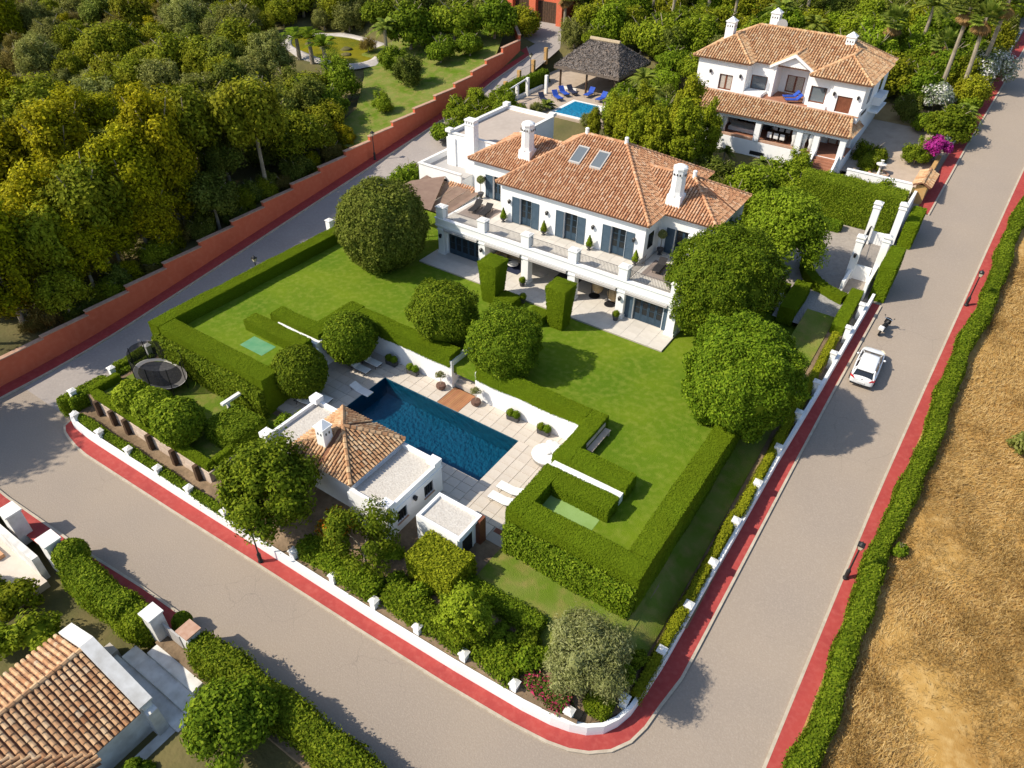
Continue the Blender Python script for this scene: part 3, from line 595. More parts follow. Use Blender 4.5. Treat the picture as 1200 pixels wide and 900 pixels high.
# house paving
pv = MB(); pv.box(-40.9, -15.95, 45.55, 52.2, 3.7, 4.1); hp = pv.build("house_terrace", M_joint, kind="structure")
slabs(hp, "paving_slab", [(-40.9, -15.95, 45.55, 52.1)], 1.25, 0.94, 4.05, 4.15, M_terrace, 0.005, 0.002)
# entrance courtyard and gravel
strip("courtyard", [(-16, 56.2), (-16, 60), (-15.6, 66), (-14.5, 71.5)], [(-4.3, 56.2), (-4.2, 60), (-4.0, 66), (-3.8, 71.5)], M_cobble, 0.06, kind="structure")
strip("gravel_path", [(-10.3, 55.0), (-10.3, 57.2), (-9.2, 59.8)], [(-5.4, 55.0), (-5.3, 57.0), (-5.4, 60.2)], M_gravel, 0.2, kind="structure")
# neighbour's pool terrace
q = MB(); q.box(-53.2, -36.5, 78.5, 84.0, 6.8, 7.8); q.box(-53.2, -47.6, 80.0, 84.0, 6.8, 7.799); q.box(-56.5, -36.5, 84.0, 96, 6.8, 7.8); q.build("neighbour_terrace", M_patio, kind="structure")
q = MB(); q.box(-47.5, -42.3, 78.9, 85.0, 7.8, 7.86); q.box(-43.3, -41.9, 82.8, 84.4, 7.86, 7.95); q.build("pool_surround", M_whitecap, kind="structure")
q = MB(); q.poly([(-47.0, 79.4, 7.865), (-42.8, 79.4, 7.865), (-42.8, 84.5, 7.865), (-47.0, 84.5, 7.865)]); q.build("pool_floor", M_poolturq, kind="structure")
q = MB(); q.poly([(-47.0, 79.4, 7.9), (-42.8, 79.4, 7.9), (-42.8, 84.5, 7.9), (-47.0, 84.5, 7.9)]); q.build("pool_water", M_water, kind="structure")
# white villa yards
strip("yard", [(-13, 81.6), (-13, 84.5), (-13, 88), (-13, 90), (-13, 95)], [(-4.3, 81.6), (-4.3, 84.5), (-4.2, 88), (-4.2, 90), (-4.2, 95)], M_patio, 0.05, kind="structure")
strip("yard", [(-13, 95), (-13, 100)], [(-7, 95), (-7, 100)], mat("ochre_earth", (0.38, 0.27, 0.12), 0.95, scale=1, c2=(0.3, 0.2, 0.09)), 0.06, kind="structure")
# pond garden beyond the orange wall
def pondz(x, y): return zt(y)+1.6
strip("park_lawn", [(-66, 58), (-68, 66), (-74, 74), (-80, 80), (-79, 86), (-76, 92), (-76, 102)], [(-60.6, 58), (-60.6, 66), (-60.6, 74), (-60.6, 82), (-61.5, 87), (-65, 94), (-72, 106)], M_lawn2, 1.75, kind="structure")
PO = [(-94.3, 80.4), (-92.6, 83.6), (-88.5, 85.6), (-83.5, 85.0), (-79.3, 82.3), (-77.0, 78.6), (-77.6, 75.6), (-81.5, 74.6), (-86, 75.4), (-91, 77)]
zp = 9.35
def smoothloop(P, n=6):
    R = []
    for i in range(len(P)):
        a, b, c, d = (Vector(P[(i+k) % len(P)]) for k in (-1, 0, 1, 2))
        for t in range(n):
            u = t/n; R.append(tuple(0.5*((2*b)+(-a+c)*u+(2*a-5*b+4*c-d)*u*u+(-a+3*b-3*c+d)*u**3)))
    return R
PL = smoothloop(PO); cx, cy = -86, 80
q = MB(); q.poly([(x, y, zp-0.35) for x, y in PL]); q.build("pond_bed", M_pondbed, kind="structure")
q = MB(); q.poly([(x, y, zp) for x, y in PL]); q.build("pond_water", M_pondwater, kind="structure")
q = MB(); n = len(PL)
for i, (x, y) in enumerate(PL):
    wd = 0.5+0.3*math.sin(i*0.7)+(0.9 if y > 80 else 0); d = Vector((x-cx, y-cy)).normalized()
    q.v += [(x-d.x*0.1, y-d.y*0.1, zp-0.4), (x, y, zp+0.08), (x+d.x*wd, y+d.y*wd, zp+0.12+0.05*math.sin(i*1.3)), (x+d.x*(wd+1.2), y+d.y*(wd+1.2), zp-.25)]
for i in range(n):
    j = (i+1) % n
    for k in range(3): q.f.append((4*i+k, 4*i+k+1, 4*j+k+1, 4*j+k)); q.mi.append(0)
q.build("pond_shore", M_pale, kind="structure", smooth=True)
for k, (x, y, r) in enumerate([(-88, 81, .9), (-86.5, 79, .8), (-83.5, 80.5, .9), (-81.5, 78.4, .8), (-90, 79.3, .7)]):
    q = MB(); q.ball((x, y, zp), r, 0.35, 9, 5, 0.15); tag(q.build("pond_islet", M_ground, smooth=True), ["largest central mossy islet in the green pond", "mossy islet nearest the pond's front shore", "mossy islet in the right half of the pond", "small mossy islet at the pond's right end", "small mossy islet at the pond's left end"][k], "islet", "mossy islets in the pond")
# ================================================================ BUILDINGS
def wall_y(m, x0, x1, z0, z1, y, th, ops):
    """wall facing -y with its front at y, thickness th, rectangular openings (xa,xb,za,zb)"""
    ops = sorted(ops); cx_ = x0
    for xa, xb, za, zb in ops:
        if xa > cx_: m.box(cx_, xa, y, y+th, z0, z1)
        if za > z0+0.001: m.box(xa, xb, y, y+th, z0, za)
        if zb < z1-0.001: m.box(xa, xb, y, y+th, zb, z1)
        cx_ = xb
    if cx_ < x1: m.box(cx_, x1, y, y+th, z0, z1)
def french_door(par, x0, x1, z0, z1, y, mat_=None, leaves=2, rows=3, panel=0.28, glass=None, name="french_door", fw=0.09):
    """framed glazed leaves with a solid bottom panel and panes"""
    mat_ = mat_ or M_blue; m = MB(); w_ = (x1-x0)/leaves; zp_ = z0+(z1-z0)*panel
    for i in range(leaves):
        a, b = x0+i*w_+0.01, x0+(i+1)*w_-0.01
        m.box(a, a+fw, y, y+0.06, z0, z1); m.box(b-fw, b, y, y+0.06, z0, z1)
        m.box(a+fw, b-fw, y, y+0.06, z1-fw, z1); m.box(a+fw, b-fw, y, y+0.06, z0, z0+0.12)
        if panel: m.box(a+fw, b-fw, y+0.015, y+0.05, z0+0.12, zp_)
        for k in range(1, rows): zz = zp_+(z1-zp_)*k/rows; m.box(a+fw, b-fw, y+0.01, y+0.05, zz-0.02, zz+0.02)
    d = m.build(name, mat_, par)
    for i in range(leaves):
        a, b = x0+i*w_+0.01+fw, x0+(i+1)*w_-0.01-fw
        q = MB(); q.box(a, b, y+0.03, y+0.04, zp_, z1-fw); q.build("pane", glass or M_glass, d)
    return d
def shutter(par, x0, x1, z0, z1, y):
    m = MB(); f = 0.07
    m.box(x0, x0+f, y-0.05, y, z0, z1); m.box(x1-f, x1, y-0.05, y, z0, z1)
    for zz in (z0, z0+(z1-z0)*0.38, z0+(z1-z0)*0.7, z1-f): m.box(x0+f, x1-f, y-0.05, y, zz, zz+f)
    m.box(x0+f, x1-f, y-0.025, y-0.005, z0+f, z1-f)
    n = int((z1-z0)/0.14)
    for k in range(n):
        zz = z0+0.1+k*(z1-z0-0.2)/n; m.box(x0+f, x1-f, y-0.036, y-0.026, zz, zz+0.06)
    return m.build("shutter", M_shutter, par)
def wall_lamp(par, x, y, z, n=(0, -1)):
    m = MB(); a, b = x+n[0]*0.02, y+n[1]*0.02
    m.box(a-0.05, a+0.05, b-0.03, b+0.03, z-0.15, z+0.15); a, b = x+n[0]*0.14, y+n[1]*0.14
    m.frust(a, b, z-0.18, z+0.12, 0.07, 0.07, 0.12, 0.12); m.frust(a, b, z+0.12, z+0.24, 0.13, 0.13, 0.02, 0.02)
    return m.build("wall_lamp", M_iron, par)
def railing(par, p, q, z0, z1, step=0.13, mat_=None):
    m = MB(); p, q = Vector((*p, 0)), Vector((*q, 0)); L = (q-p).length; d = (q-p)/L
    def bar(a, b, r): m.tube([a, b], r, 4)
    for z in (z0, z1): bar(Vector((p.x, p.y, z)), Vector((q.x, q.y, z)), 0.025)
    for i in range(1, int(L/step)):
        c = p+d*i*step; bar(Vector((c.x, c.y, z0)), Vector((c.x, c.y, z1)), 0.016)
    return m.build("railing", mat_ or M_rail, par)
# ---------------------------------------------------------------- main villa
V1 = thing("villa", "large white villa with blue shutters and hipped terracotta roof above the lawn", "house", (-28.2, 52, 4.15))
XS = [-40.0, -35.28, -30.58, -25.82, -21.08, -16.45]
ZF, ZE = 7.35, 11.0
up_doors = [(-33.85, -32.65), (-29.15, -27.85), (-24.45, -23.1)]
m = MB(); wall_y(m, -35.9, -21.3, ZF, ZE, 51.9, 0.35, [(a-0.02, b+0.02, ZF, 9.92) for a, b in up_doors])
wall_y(m, -35.6, -21.1, 4.15, 7.0, 52.2, 0.3, [(-34.4, -32.2, 4.15, 6.6), (-29.4, -27.2, 4.15, 6.6), (-24.3, -22.3, 4.15, 6.6)])
m.box(-35.9, -35.6, 52.25, 65, 4.15, ZE); m.box(-21.6, -21.3, 52.25, 65, 4.15, ZE); m.box(-35.6, -21.6, 64.7, 65, 4.15, ZE); m.box(-35.6, -21.6, 52.6, 64.7, 4.2, 10.6)
m.build("wall", M_white, V1)
m = MB(); wall_y(m, -21.295, -16.6, ZF, ZE, 54.9, 0.3, [(-19.85, -18.45, ZF, 9.75)]); m.box(-16.9, -16.6, 55.2, 62.2, 4.15, ZE); m.box(-21.295, -16.9, 61.9, 62.2, 4.15, ZE); m.box(-21.2, -16.9, 55.5, 61.9, 4.2, 10.6)
m.build("wall", M_white, V1)
m = MB(); wall_y(m, -41.25, -35.905, ZF, ZE, 54.9, 0.3, [(-39.0, -38.1, ZF, 9.75)]); m.box(-41.25, -40.95, 55.2, 62.2, 4.15, ZE); m.box(-40.95, -35.95, 55.5, 62.2, 4.2, 10.6)
m.build("wall", M_white, V1)
for a, b in up_doors:
    french_door(V1, a, b, ZF+0.02, 9.9, 52.08); shutter(V1, a-0.85, a-0.06, ZF+0.05, 9.9, 51.895); shutter(V1, b+0.06, b+0.85, ZF+0.05, 9.9, 51.895)
french_door(V1, -19.82, -18.47, ZF+0.02, 9.73, 55.08); shutter(V1, -20.65, -19.9, ZF+0.05, 9.73, 54.895); shutter(V1, -18.4, -17.65, ZF+0.05, 9.73, 54.895)
french_door(V1, -38.98, -38.12, ZF+0.02, 9.73, 55.08); shutter(V1, -39.88, -39.05, ZF+0.05, 9.73, 54.895)
for a, b in ((-34.4, -32.2), (-29.4, -27.2), (-24.3, -22.3)):
    french_door(V1, a, b, 4.17, 6.58, 52.35, M_darkwood, 2, 3)
    shutter(V1, a-0.8, a-0.05, 4.2, 6.58, 52.195); shutter(V1, b+0.05, b+0.8, 4.2, 6.58, 52.195)
for x in (-30.92, -26.2, -22.25, -34.98): wall_lamp(V1, x, 51.9, 9.35)
wall_lamp(V1, -39.95, 54.9, 9.3); wall_lamp(V1, -17.3, 54.9, 9.2)
# east window with blue shutters
q = MB(); q.box(-16.62, -16.57, 57.3, 58.5, 8.5, 10.1); wn = q.build("window", M_blue, V1); q = MB(); q.box(-16.575, -16.56, 57.4, 58.4, 8.6, 10.0); q.build("pane", M_glass, wn)
q = MB(); q.box(-16.6, -16.55, 56.55, 57.25, 8.45, 10.15); q.build("shutter", M_shutter, V1); q = MB(); q.box(-16.6, -16.55, 58.55, 59.25, 8.45, 10.15); q.build("shutter", M_shutter, V1)
q = MB(); q.box(-21.305, -21.26, 52.6, 53.6, 8.4, 9.8); q.build("window", M_glass, V1)
# side rooms of the ground floor
m = MB(); wall_y(m, -40.3, -35.28, 4.15, 7.0, 48.25, 0.3, [(-39.5, -35.7, 4.15, 6.75)]); m.box(-40.3, -40.0, 48.55, 55, 4.15, 7.0); m.box(-35.58, -35.28, 48.55, 52.2, 4.15, 7.0)
m.build('wall', M_white, V1); m = MB()
wall_y(m, -21.08, -16.15, 4.15, 7.0, 48.25, 0.3, [(-20.0, -17.35, 4.15, 6.55)]); m.box(-16.45, -16.15, 48.55, 55, 4.15, 7.0); m.box(-21.08, -20.78, 48.55, 52.2, 4.15, 7.0)
m.build("wall", M_white, V1)
french_door(V1, -39.48, -35.72, 4.17, 6.73, 48.4, M_blue, 5, 3, 0.2); french_door(V1, -19.98, -17.37, 4.17, 6.53, 48.4, M_blue, 4, 3, 0.28)
shutter(V1, -20.85, -20.07, 4.2, 6.53, 48.245); shutter(V1, -17.28, -16.5, 4.2, 6.53, 48.245)
# terrace slab, fascia, columns, parapet posts, railings
m = MB(); m.box(-40.5, -16.0, 48.05, 54.9, 7.0, ZF-0.05); t_ = m.build("terrace_floor", M_joint, V1)
slabs(t_, "terrace_tile", [(-40.3, -16.1, 48.1, 51.88), (-40.3, -35.95, 51.88, 54.88), (-21.2, -16.1, 51.88, 54.88)], 1.1, 0.95, ZF-0.06, ZF, M_terrace, 0.005, 0.001)
m = MB(); m.box(-40.55, -15.95, 47.78, 48.08, 6.9, 7.72); m.box(-40.62, -15.88, 47.7, 48.12, 7.72, 7.82); m.box(-40.6, -15.9, 47.73, 47.78, 7.02, 7.12)
m.box(-16.2, -15.95, 48.08, 54.9, 6.9, 7.72); m.box(-40.55, -40.3, 48.08, 54.9, 6.9, 7.34); m.box(-16.27, -15.88, 48.12, 54.88, 7.72, 7.82)
m.build("terrace_fascia", M_white, V1)
for i, x in enumerate(XS):
    m = MB(); s = 0.4
    m.box(x-s+0.04, x+s-0.04, 47.84, 48.56, 4.15, 6.9); m.box(x-s-0.03, x+s+0.03, 47.77, 48.63, 4.15, 4.4); m.box(x-s-0.03, x+s+0.03, 47.76, 48.63, 6.6, 6.72); c = m.build("column", M_white, V1)
    m = MB(); m.box(x-s, x+s, 47.76, 48.5, 7.815, 8.85); p = m.build("parapet_post", M_white, V1)
    m = MB(); m.box(x-s-0.07, x+s+0.07, 47.69, 48.57, 8.85, 8.93); m.frust(x, 48.13, 8.93, 9.02, s+.02, s-.02, s-0.15, s-0.2); m.build("cap", M_whitecap, p)
    if i in (0, 1, 4, 5): wall_lamp(V1, x, 47.84, 6.05)
for a, b in zip(XS, XS[1:]):
    railing(V1, (a+0.4, 48.13), (b-0.4, 48.13), 7.9, 8.72)
    m = MB(); m.tube([(a+0.45, 47.72, 6.82), (b-0.45, 47.72, 6.82)], 0.09, 8); m.box(a+0.45, b-0.45, 47.6, 47.7, 6.7, 6.74); m.build("awning_cassette", M_greypl, V1)
railing(V1, (-20.95, 48.5), (-20.95, 51.9), 7.45, 8.3); railing(V1, (-16.07, 48.5), (-16.07, 54.8), 7.9, 8.72)
# roofs
e0, e1, f0, f1, ZR = -36.3, -20.9, 51.45, 65.3, 14.55; ze = 11.05
ra, rb = (-31, 58.4, ZR), (-27, 58.4, ZR); A, B, C_, D = (e0, f0, ze), (e1, f0, ze), (e1, f1, ze), (e0, f1, ze)
sl = [((A, B, rb, ra), (1, 0, 0)), ((B, C_, rb), (0, 1, 0)), ((C_, D, ra, rb), (1, 0, 0)), ((D, A, ra), (0, 1, 0))]
w0, w1, g0, g1, zr = -20.9, -16.25, 54.45, 62.45, 13.12; P1, P2 = (-24.5, 58.45, zr), (-20.3, 58.45, zr)
sr = [(((w0, g0, ze), (w1, g0, ze), P2, P1), (1, 0, 0)), (((w1, g0, ze), (w1, g1, ze), P2), (0, 1, 0)), (((w1, g1, ze), (w0, g1, ze), P1, P2), (1, 0, 0))]
w2 = -41.7; Q1, Q2 = (-33.2, 58.45, zr), (-37.6, 58.45, zr)
sl2 = [(((w2, g0, ze), (e0, g0, ze), Q1, Q2), (1, 0, 0)), (((w2, g1, ze), (w2, g0, ze), Q2), (0, 1, 0)), (((e0, g1, ze), (w2, g1, ze), Q2, Q1), (1, 0, 0))]
tile_roof(V1, sl, [(ra, rb), (A, ra), (B, rb), (C_, rb), (D, ra)], M_tile, seed=3, pitch_w=.26)
tile_roof(V1, sr, [(P1, P2), ((w1, g0, ze), P2), ((w1, g1, ze), P2)], M_tile, seed=5, pitch_w=.26)
tile_roof(V1, sl2, [(Q1, Q2), ((w2, g0, ze), Q2), ((w2, g1, ze), Q2)], M_tile, seed=7, pitch_w=.26)
m = MB()
for (x0, x1, y0) in ((e0+.1, e1-.1, f0+.1), (w0, w1-.1, g0+.1), (w2+.1, e0, g0+.1)): m.box(x0, x1, y0, y0+0.5, 10.8, 10.92)
m.box(w1-.6, w1-.1, g0+.6, g1-.1, 10.8, 10.92); m.box(e1-.6, e1-.1, f0+.6, g0+.1, 10.8, 10.92); m.box(e0+.1, e0+.6, f0+.6, g0+.1, 10.8, 10.92)
m.build("eave_cornice", M_white, V1)
for x, y, z in ((-31, 58.4, ZR), (-27, 58.4, ZR), (-20.3, 58.45, zr), (-37.6, 58.45, zr)):
    m = MB(); m.cyl(x, y, z-0.1, z+0.45, 0.2, 0.17, 8); m.ball((x, y, z+0.48), 0.2, 0.6, 8, 5); m.build("finial", M_white, V1)
def chimney(par, x, y, z0, z1, s=0.55, octa=True, slots=3):
    m = MB()
    if octa:
        m.frust(x, y, z0, z0+1.0, s*1.15, s*1.15, s*1.05, s*1.05); m.lathe(x, y, [(s*1.2, z0+1.0), (s*1.06, z0+1.35), (s*1.02, z1-0.18), (s*1.1, z1-0.15), (s*1.1, z1), (s*0.9, z1+0.1), (s*0.5, z1+0.2), (0.05, z1+0.24)], 8)
    else:
        m.box(x-s, x+s, y-s, y+s, z0, z1-0.1); m.box(x-s-.08, x+s+.08, y-s-.08, y+s+.08, z1-0.1, z1); m.frust(x, y, z1, z1+s*0.9, s+.04, s+.04, 0.03, 0.03)
    c = m.build("chimney", M_white, par)
    q = MB(); r = s*1.03 if octa else s
    for k in range(slots):
        t = (k-(slots-1)/2)*0.27
        for sx_, sy_ in ((0, -1), (1, 0), (-1, 0)):
            if sx_: q.box(x+sx_*r-0.03, x+sx_*r+0.015, y+t-0.05, y+t+0.05, z1-0.6, z1-0.42)
            else: q.box(x+t-0.05, x+t+0.05, y-r-0.015, y-r+0.03, z1-0.6, z1-0.42)
    q.build("vent", M_iron, c); return c
chimney(V1, -20.7, 55.9, 11.4, 14.75, 0.58); chimney(V1, -36.1, 56.4, 11.6, 15.0, 0.58); chimney(V1, -18.1, 54.6, 7.4, 9.75, 0.45, True)
m = MB(); m.box(-44.1, -43.0, 57.2, 58.0, 4.15, 13.0); m.box(-44.15, -42.95, 57.15, 58.05, 13.0, 13.12)
for k in range(4): m.box(-44.1+k*0.31, -43.95+k*0.31, 57.2, 58.0, 13.12, 13.42)
m.box(-44.15, -42.95, 57.15, 58.05, 13.42, 13.55); m.build("chimney", M_white, V1)
for xc in (-30.35, -28.25):   # skylights on the front slope
    sl_ = (ZR-ze)/(58.4-f0); y0, y1 = 55.1, 56.9
    def onr(x, y, h): return (x, y, ze+(y-f0)*sl_+h)
    m = MB(); a_, b_ = xc-0.56, xc+0.56
    for (xa, xb, ya, yb) in ((a_, a_+.1, y0, y1), (b_-.1, b_, y0, y1), (a_+.1, b_-.1, y0, y0+.12), (a_+.1, b_-.1, y1-.12, y1)):
        m.add([onr(xa, ya, 0.0), onr(xb, ya, 0), onr(xb, yb, 0), onr(xa, yb, 0), onr(xa, ya, .24), onr(xb, ya, .24), onr(xb, yb, .24), onr(xa, yb, .24)], [(0, 3, 2, 1), (4, 5, 6, 7), (0, 1, 5, 4), (1, 2, 6, 5), (2, 3, 7, 6), (3, 0, 4, 7)])
    s_ = m.build("skylight", M_greypl, V1); q = MB(); q.poly([onr(a_+.1, y0+.12, .2), onr(b_-.1, y0+.12, .2), onr(b_-.1, y1-.12, .2), onr(a_+.1, y1-.12, .2)]); q.build("pane", M_skyglass, s_)
# flat-roofed annex behind
m = MB(); m.box(-46.9, -40.6, 58.0, 68.6, 4.15, 11.1)
for r in ((-46.9, -40.6, 58.0, 58.25), (-46.9, -40.6, 68.35, 68.6), (-46.9, -46.65, 58.25, 68.35), (-40.85, -40.6, 58.25, 68.35)): m.box(*r, 11.1, 11.45)
m.box(-47.0, -45.9, 57.85, 58.0, 4.15, 11.0)
an = m.build("annex", M_white, V1)
m = MB(); m.box(-46.65, -40.85, 58.25, 68.35, 11.1, 11.16); m.build("flat_roof", M_flatroof, an)
m = MB()
for r in ((-46.98, -40.52, 57.92, 58.3), (-46.98, -40.52, 68.3, 68.68), (-46.98, -46.6, 58.3, 68.3), (-40.9, -40.52, 58.3, 68.3)): m.box(*r, 11.45, 11.54)
for x, y in ((-46.75, 58.1), (-46.75, 68.45), (-40.75, 68.45)): m.box(x-.33, x+.33, y-.33, y+.33, 11.54, 11.85)
m.build("parapet_coping", M_whitecap, an)
m = MB(); m.box(-48.7, -43.2, 55.2, 61.0, 3.5, 8.05)
for r in ((-48.7, -43.2, 55.2, 55.42), (-48.7, -48.48, 55.42, 61.0), (-48.48, -46.9, 60.8, 61.0)): m.box(*r, 8.05, 8.65)
m.box(-49.0, -46.9, 61.0, 63.5, 3.5, 9.7); m.box(-48.9, -48.4, 60.7, 61.2, 8.65, 10.2); lo = m.build("low_annex", M_white, V1)
m = MB(); m.box(-48.48, -43.2, 55.42, 60.8, 8.05, 8.1); m.build("roof_deck", M_greypl, lo)
m = MB(); m.box(-48.78, -43.2, 55.12, 55.48, 8.65, 8.73); m.box(-48.78, -48.42, 55.48, 60.7, 8.65, 8.73); m.build("parapet_coping", M_whitecap, lo)
q = MB(); q.box(-45.6, -45.0, 55.17, 55.21, 7.2, 7.8); q.build("window", M_glass, lo)
m = MB(); Vt, Ft = tiles_on([(-44.6, 54.6, 7.4), (-41.3, 54.6, 7.4), (-41.3, 55.3, 7.75), (-44.6, 55.3, 7.75)], (1, 0, 0), 0.3, 0.4); m.add(Vt, Ft); m.build("roof_tiles", M_tile, V1, kind="stuff")
# ---------------------------------------------------------------- pool house
PH = thing("pool_house", "small white pool house with pyramid tile roof and gravel flat wings", "house", (-28, 23, 1.0))
m = MB(); m.box(-30.7, -25.55, 20.75, 25.2, 0.8, 4.75); m.box(-30.95, -25.3, 20.5, 20.75, 4.55, 4.78); m.build("wall", M_white, PH)
m = MB(); m.box(-33.4, -30.705, 20.4, 25.3, 0.8, 4.3)
for r in ((-33.4, -30.7, 20.4, 20.62), (-33.4, -30.7, 25.08, 25.3), (-33.4, -33.18, 20.62, 25.08)): m.box(*r, 4.3, 4.62)
for x, y in ((-33.2, 25.1), (-33.2, 20.6)): m.box(x-.35, x+.35, y-.35, y+.35, 4.62, 5.05)
m.build("wing", M_white, PH)
m = MB(); m.box(-33.18, -30.71, 20.62, 25.08, 4.3, 4.34); m.build("gravel_roof", M_gravelroof, PH)
ww = [(21.0, 21.9), (23.6, 24.5)]
m = MB(); m.box(-25.545, -22.35, 20.2, 25.4, 0.8, 4.3)
for r in ((-25.3, -22.2, 20.2, 20.42), (-25.3, -22.2, 25.18, 25.4), (-22.42, -22.2, 20.42, 25.18)): m.box(*r, 4.3, 4.65)
cy0 = 20.2
for a, b in ww: m.box(-22.35, -22.2, cy0, a, 0.8, 4.3); m.box(-22.35, -22.2, a, b, 0.8, 2.75); m.box(-22.35, -22.2, a, b, 3.75, 4.3); cy0 = b
m.box(-22.35, -22.2, cy0, 25.4, 0.8, 4.3)
for x, y in ((-22.52, 25.08), (-22.52, 20.52)): m.box(x-.38, x+.36, y-.36, y+.36, 4.65, 4.9)
m.box(-25.3, -22.15, 25.4, 25.44, 4.2, 4.3); m.box(-22.2, -22.15, 20.15, 25.44, 4.1, 4.2)
m.build("wing", M_white, PH)
m = MB(); m.box(-25.3, -22.42, 20.42, 25.18, 4.3, 4.34); m.build("gravel_roof", M_gravelroof, PH)
for a, b in ww:
    q = MB(); q.box(-22.34, -22.3, a, b, 2.75, 3.75); wn = q.build("window", M_glass, PH); q = MB()
    for k in range(4): q.box(-22.27, -22.24, a+0.12+k*0.22, a+0.145+k*0.22, 2.75, 3.75)
    q.build("window_bars", M_iron, wn); q = MB(); q.box(-22.2, -22.12, a-0.06, b+0.06, 2.68, 2.75); q.build("sill", M_coping, wn)
wall_lamp(PH, -22.2, 22.6, 3.75, (1, 0))
z5 = 4.85; A, B, C_, D = (-31.0, 20.35, z5), (-25.3, 20.35, z5), (-25.3, 25.5, z5), (-31.0, 25.5, z5); ap = (-28.15, 22.9, 6.45)
tile_roof(PH, [((A, B, ap), (1, 0, 0)), ((B, C_, ap), (0, 1, 0)), ((C_, D, ap), (1, 0, 0)), ((D, A, ap), (0, 1, 0))], [(A, ap), (B, ap), (C_, ap), (D, ap)], M_tileold, pitch_w=0.25, tile_l=0.42, seed=11)
chimney(PH, -28.7, 21.75, 5.2, 7.1, 0.36, False, 2)
m = MB(); m.box(-20.9, -17.75, 21.3, 23.6, 1.2, 3.95)
for r in ((-20.9, -17.6, 21.3, 21.5), (-20.9, -17.6, 23.4, 23.6), (-20.9, -20.7, 21.5, 23.4), (-17.78, -17.6, 21.5, 23.4)): m.box(*r, 3.95, 4.15)
hut = thing("garden_store", "low white flat-roofed outbuilding with brown corner post beside the pool house", "outbuilding", (-19.2, 22.4, 1.5))
m.build("wall", M_white, hut)
m = MB(); m.box(-20.7, -17.78, 21.5, 23.4, 3.95, 3.99); m.build("gravel_roof", M_gravelroof, hut)
m = MB(); m.box(-17.75, -17.4, 23.1, 23.68, 1.4, 4.1); m.build("corner_post", M_redwood, hut)
m = MB(); m.box(-17.76, -17.72, 21.7, 22.7, 1.8, 3.5); wn = m.build("window", M_glass, hut); m = MB(); m.box(-17.75, -17.7, 21.6, 22.8, 3.5, 3.58); m.box(-17.75, -17.7, 21.6, 21.7, 1.8, 3.5); m.box(-17.75, -17.7, 22.7, 22.8, 1.8, 3.5); m.build("frame", M_white, wn)
# brown timber steps beside the outbuilding
stp = thing("timber_steps", "brown timber steps between the outbuilding and the side lawn", "steps", (-17, 24, 1.7))
for k in range(4): q = MB(); q.bbox(-17.4, -16.1, 24.45-k*0.42, 24.83-k*0.42, 1.2, 1.97-k*0.09, 0.01); q.build("step", M_redwood, stp)
# ---------------------------------------------------------------- white villa at the upper right
V2 = thing("white_villa", "white two-storey villa with tiled loggia roof and gabled upper terrace", "house", (-21, 88, 8))
m = MB(); wall_y(m, -31.2, -25.5, 12.75, 16.0, 84.3, 0.3, [(-28.5, -26.95, 12.85, 14.5)]); m.box(-31.2, -25.5, 84.6, 95.8, 8, 15.9)
m.build("wall", M_white, V2)
m = MB(); wall_y(m, -25.495, -22.95, 12.75, 16.0, 86, 0.3, [(-25.4, -23.55, 12.95, 14.55)]); m.box(-25.495, -22.95, 86.3, 95.8, 8, 15.9)
m.box(-22.95, -22.65, 85.4, 88.3, 12.75, 16.1); m.box(-19.1, -18.8, 85.4, 88.3, 12.75, 16.1)
wall_y(m, -22.65, -19.1, 12.75, 16.0, 88, 0.3, [(-22.0, -20.0, 12.8, 14.65)]); m.box(-22.65, -19.1, 88.3, 95.8, 8, 15.9)
m.add([(-22.95, 85.5, 16.1), (-18.8, 85.5, 16.1), (-20.9, 85.5, 17.3), (-22.95, 85.75, 16.1), (-18.8, 85.75, 16.1), (-20.9, 85.75, 17.3)], [(0, 1, 2), (5, 4, 3), (0, 3, 4, 1)])
m.build("wall", M_white, V2)
m = MB(); wall_y(m, -18.795, -16.1, 12.75, 16.0, 85, 0.3, [(-18.5, -16.8, 13.1, 14.8)]); wall_y(m, -16.095, -12.9, 12.75, 16.0, 84.3, 0.3, [(-15.45, -13.93, 12.85, 14.5)]); m.box(-16.4, -16.1, 84.6, 85.0, 12.75, 16.0)
m.box(-18.79, -16.1, 85.3, 95.8, 8, 15.9); m.box(-16.095, -12.9, 84.6, 95.8, 8, 15.9); m.build("wall", M_white, V2)
french_door(V2, -28.48, -26.97, 12.87, 14.48, 84.45, M_redwood, 2, 1, 0, M_curtain); french_door(V2, -25.38, -23.57, 12.97, 14.53, 86.15, M_redwood, 1, 1, 0, M_skyglass)
french_door(V2, -21.98, -20.02, 12.82, 14.63, 88.15, M_redwood, 2, 1, 0, M_curtain); french_door(V2, -18.48, -16.82, 13.12, 14.78, 85.15, M_redwood, 1, 1, 0, M_skyglass)
q = MB()
for k in range(22): q.box(-15.43, -13.95, 84.42, 84.47, 12.87+k*0.0735, 12.87+k*0.0735+0.068)
q.build("roller_shutter", M_redwood, V2)
for x, y in ((-29.6, 84.3), (-26.1, 84.3), (-15.85, 84.3), (-13.4, 84.3), (-17.0, 85.0)): wall_lamp(V2, x, y, 14.6)
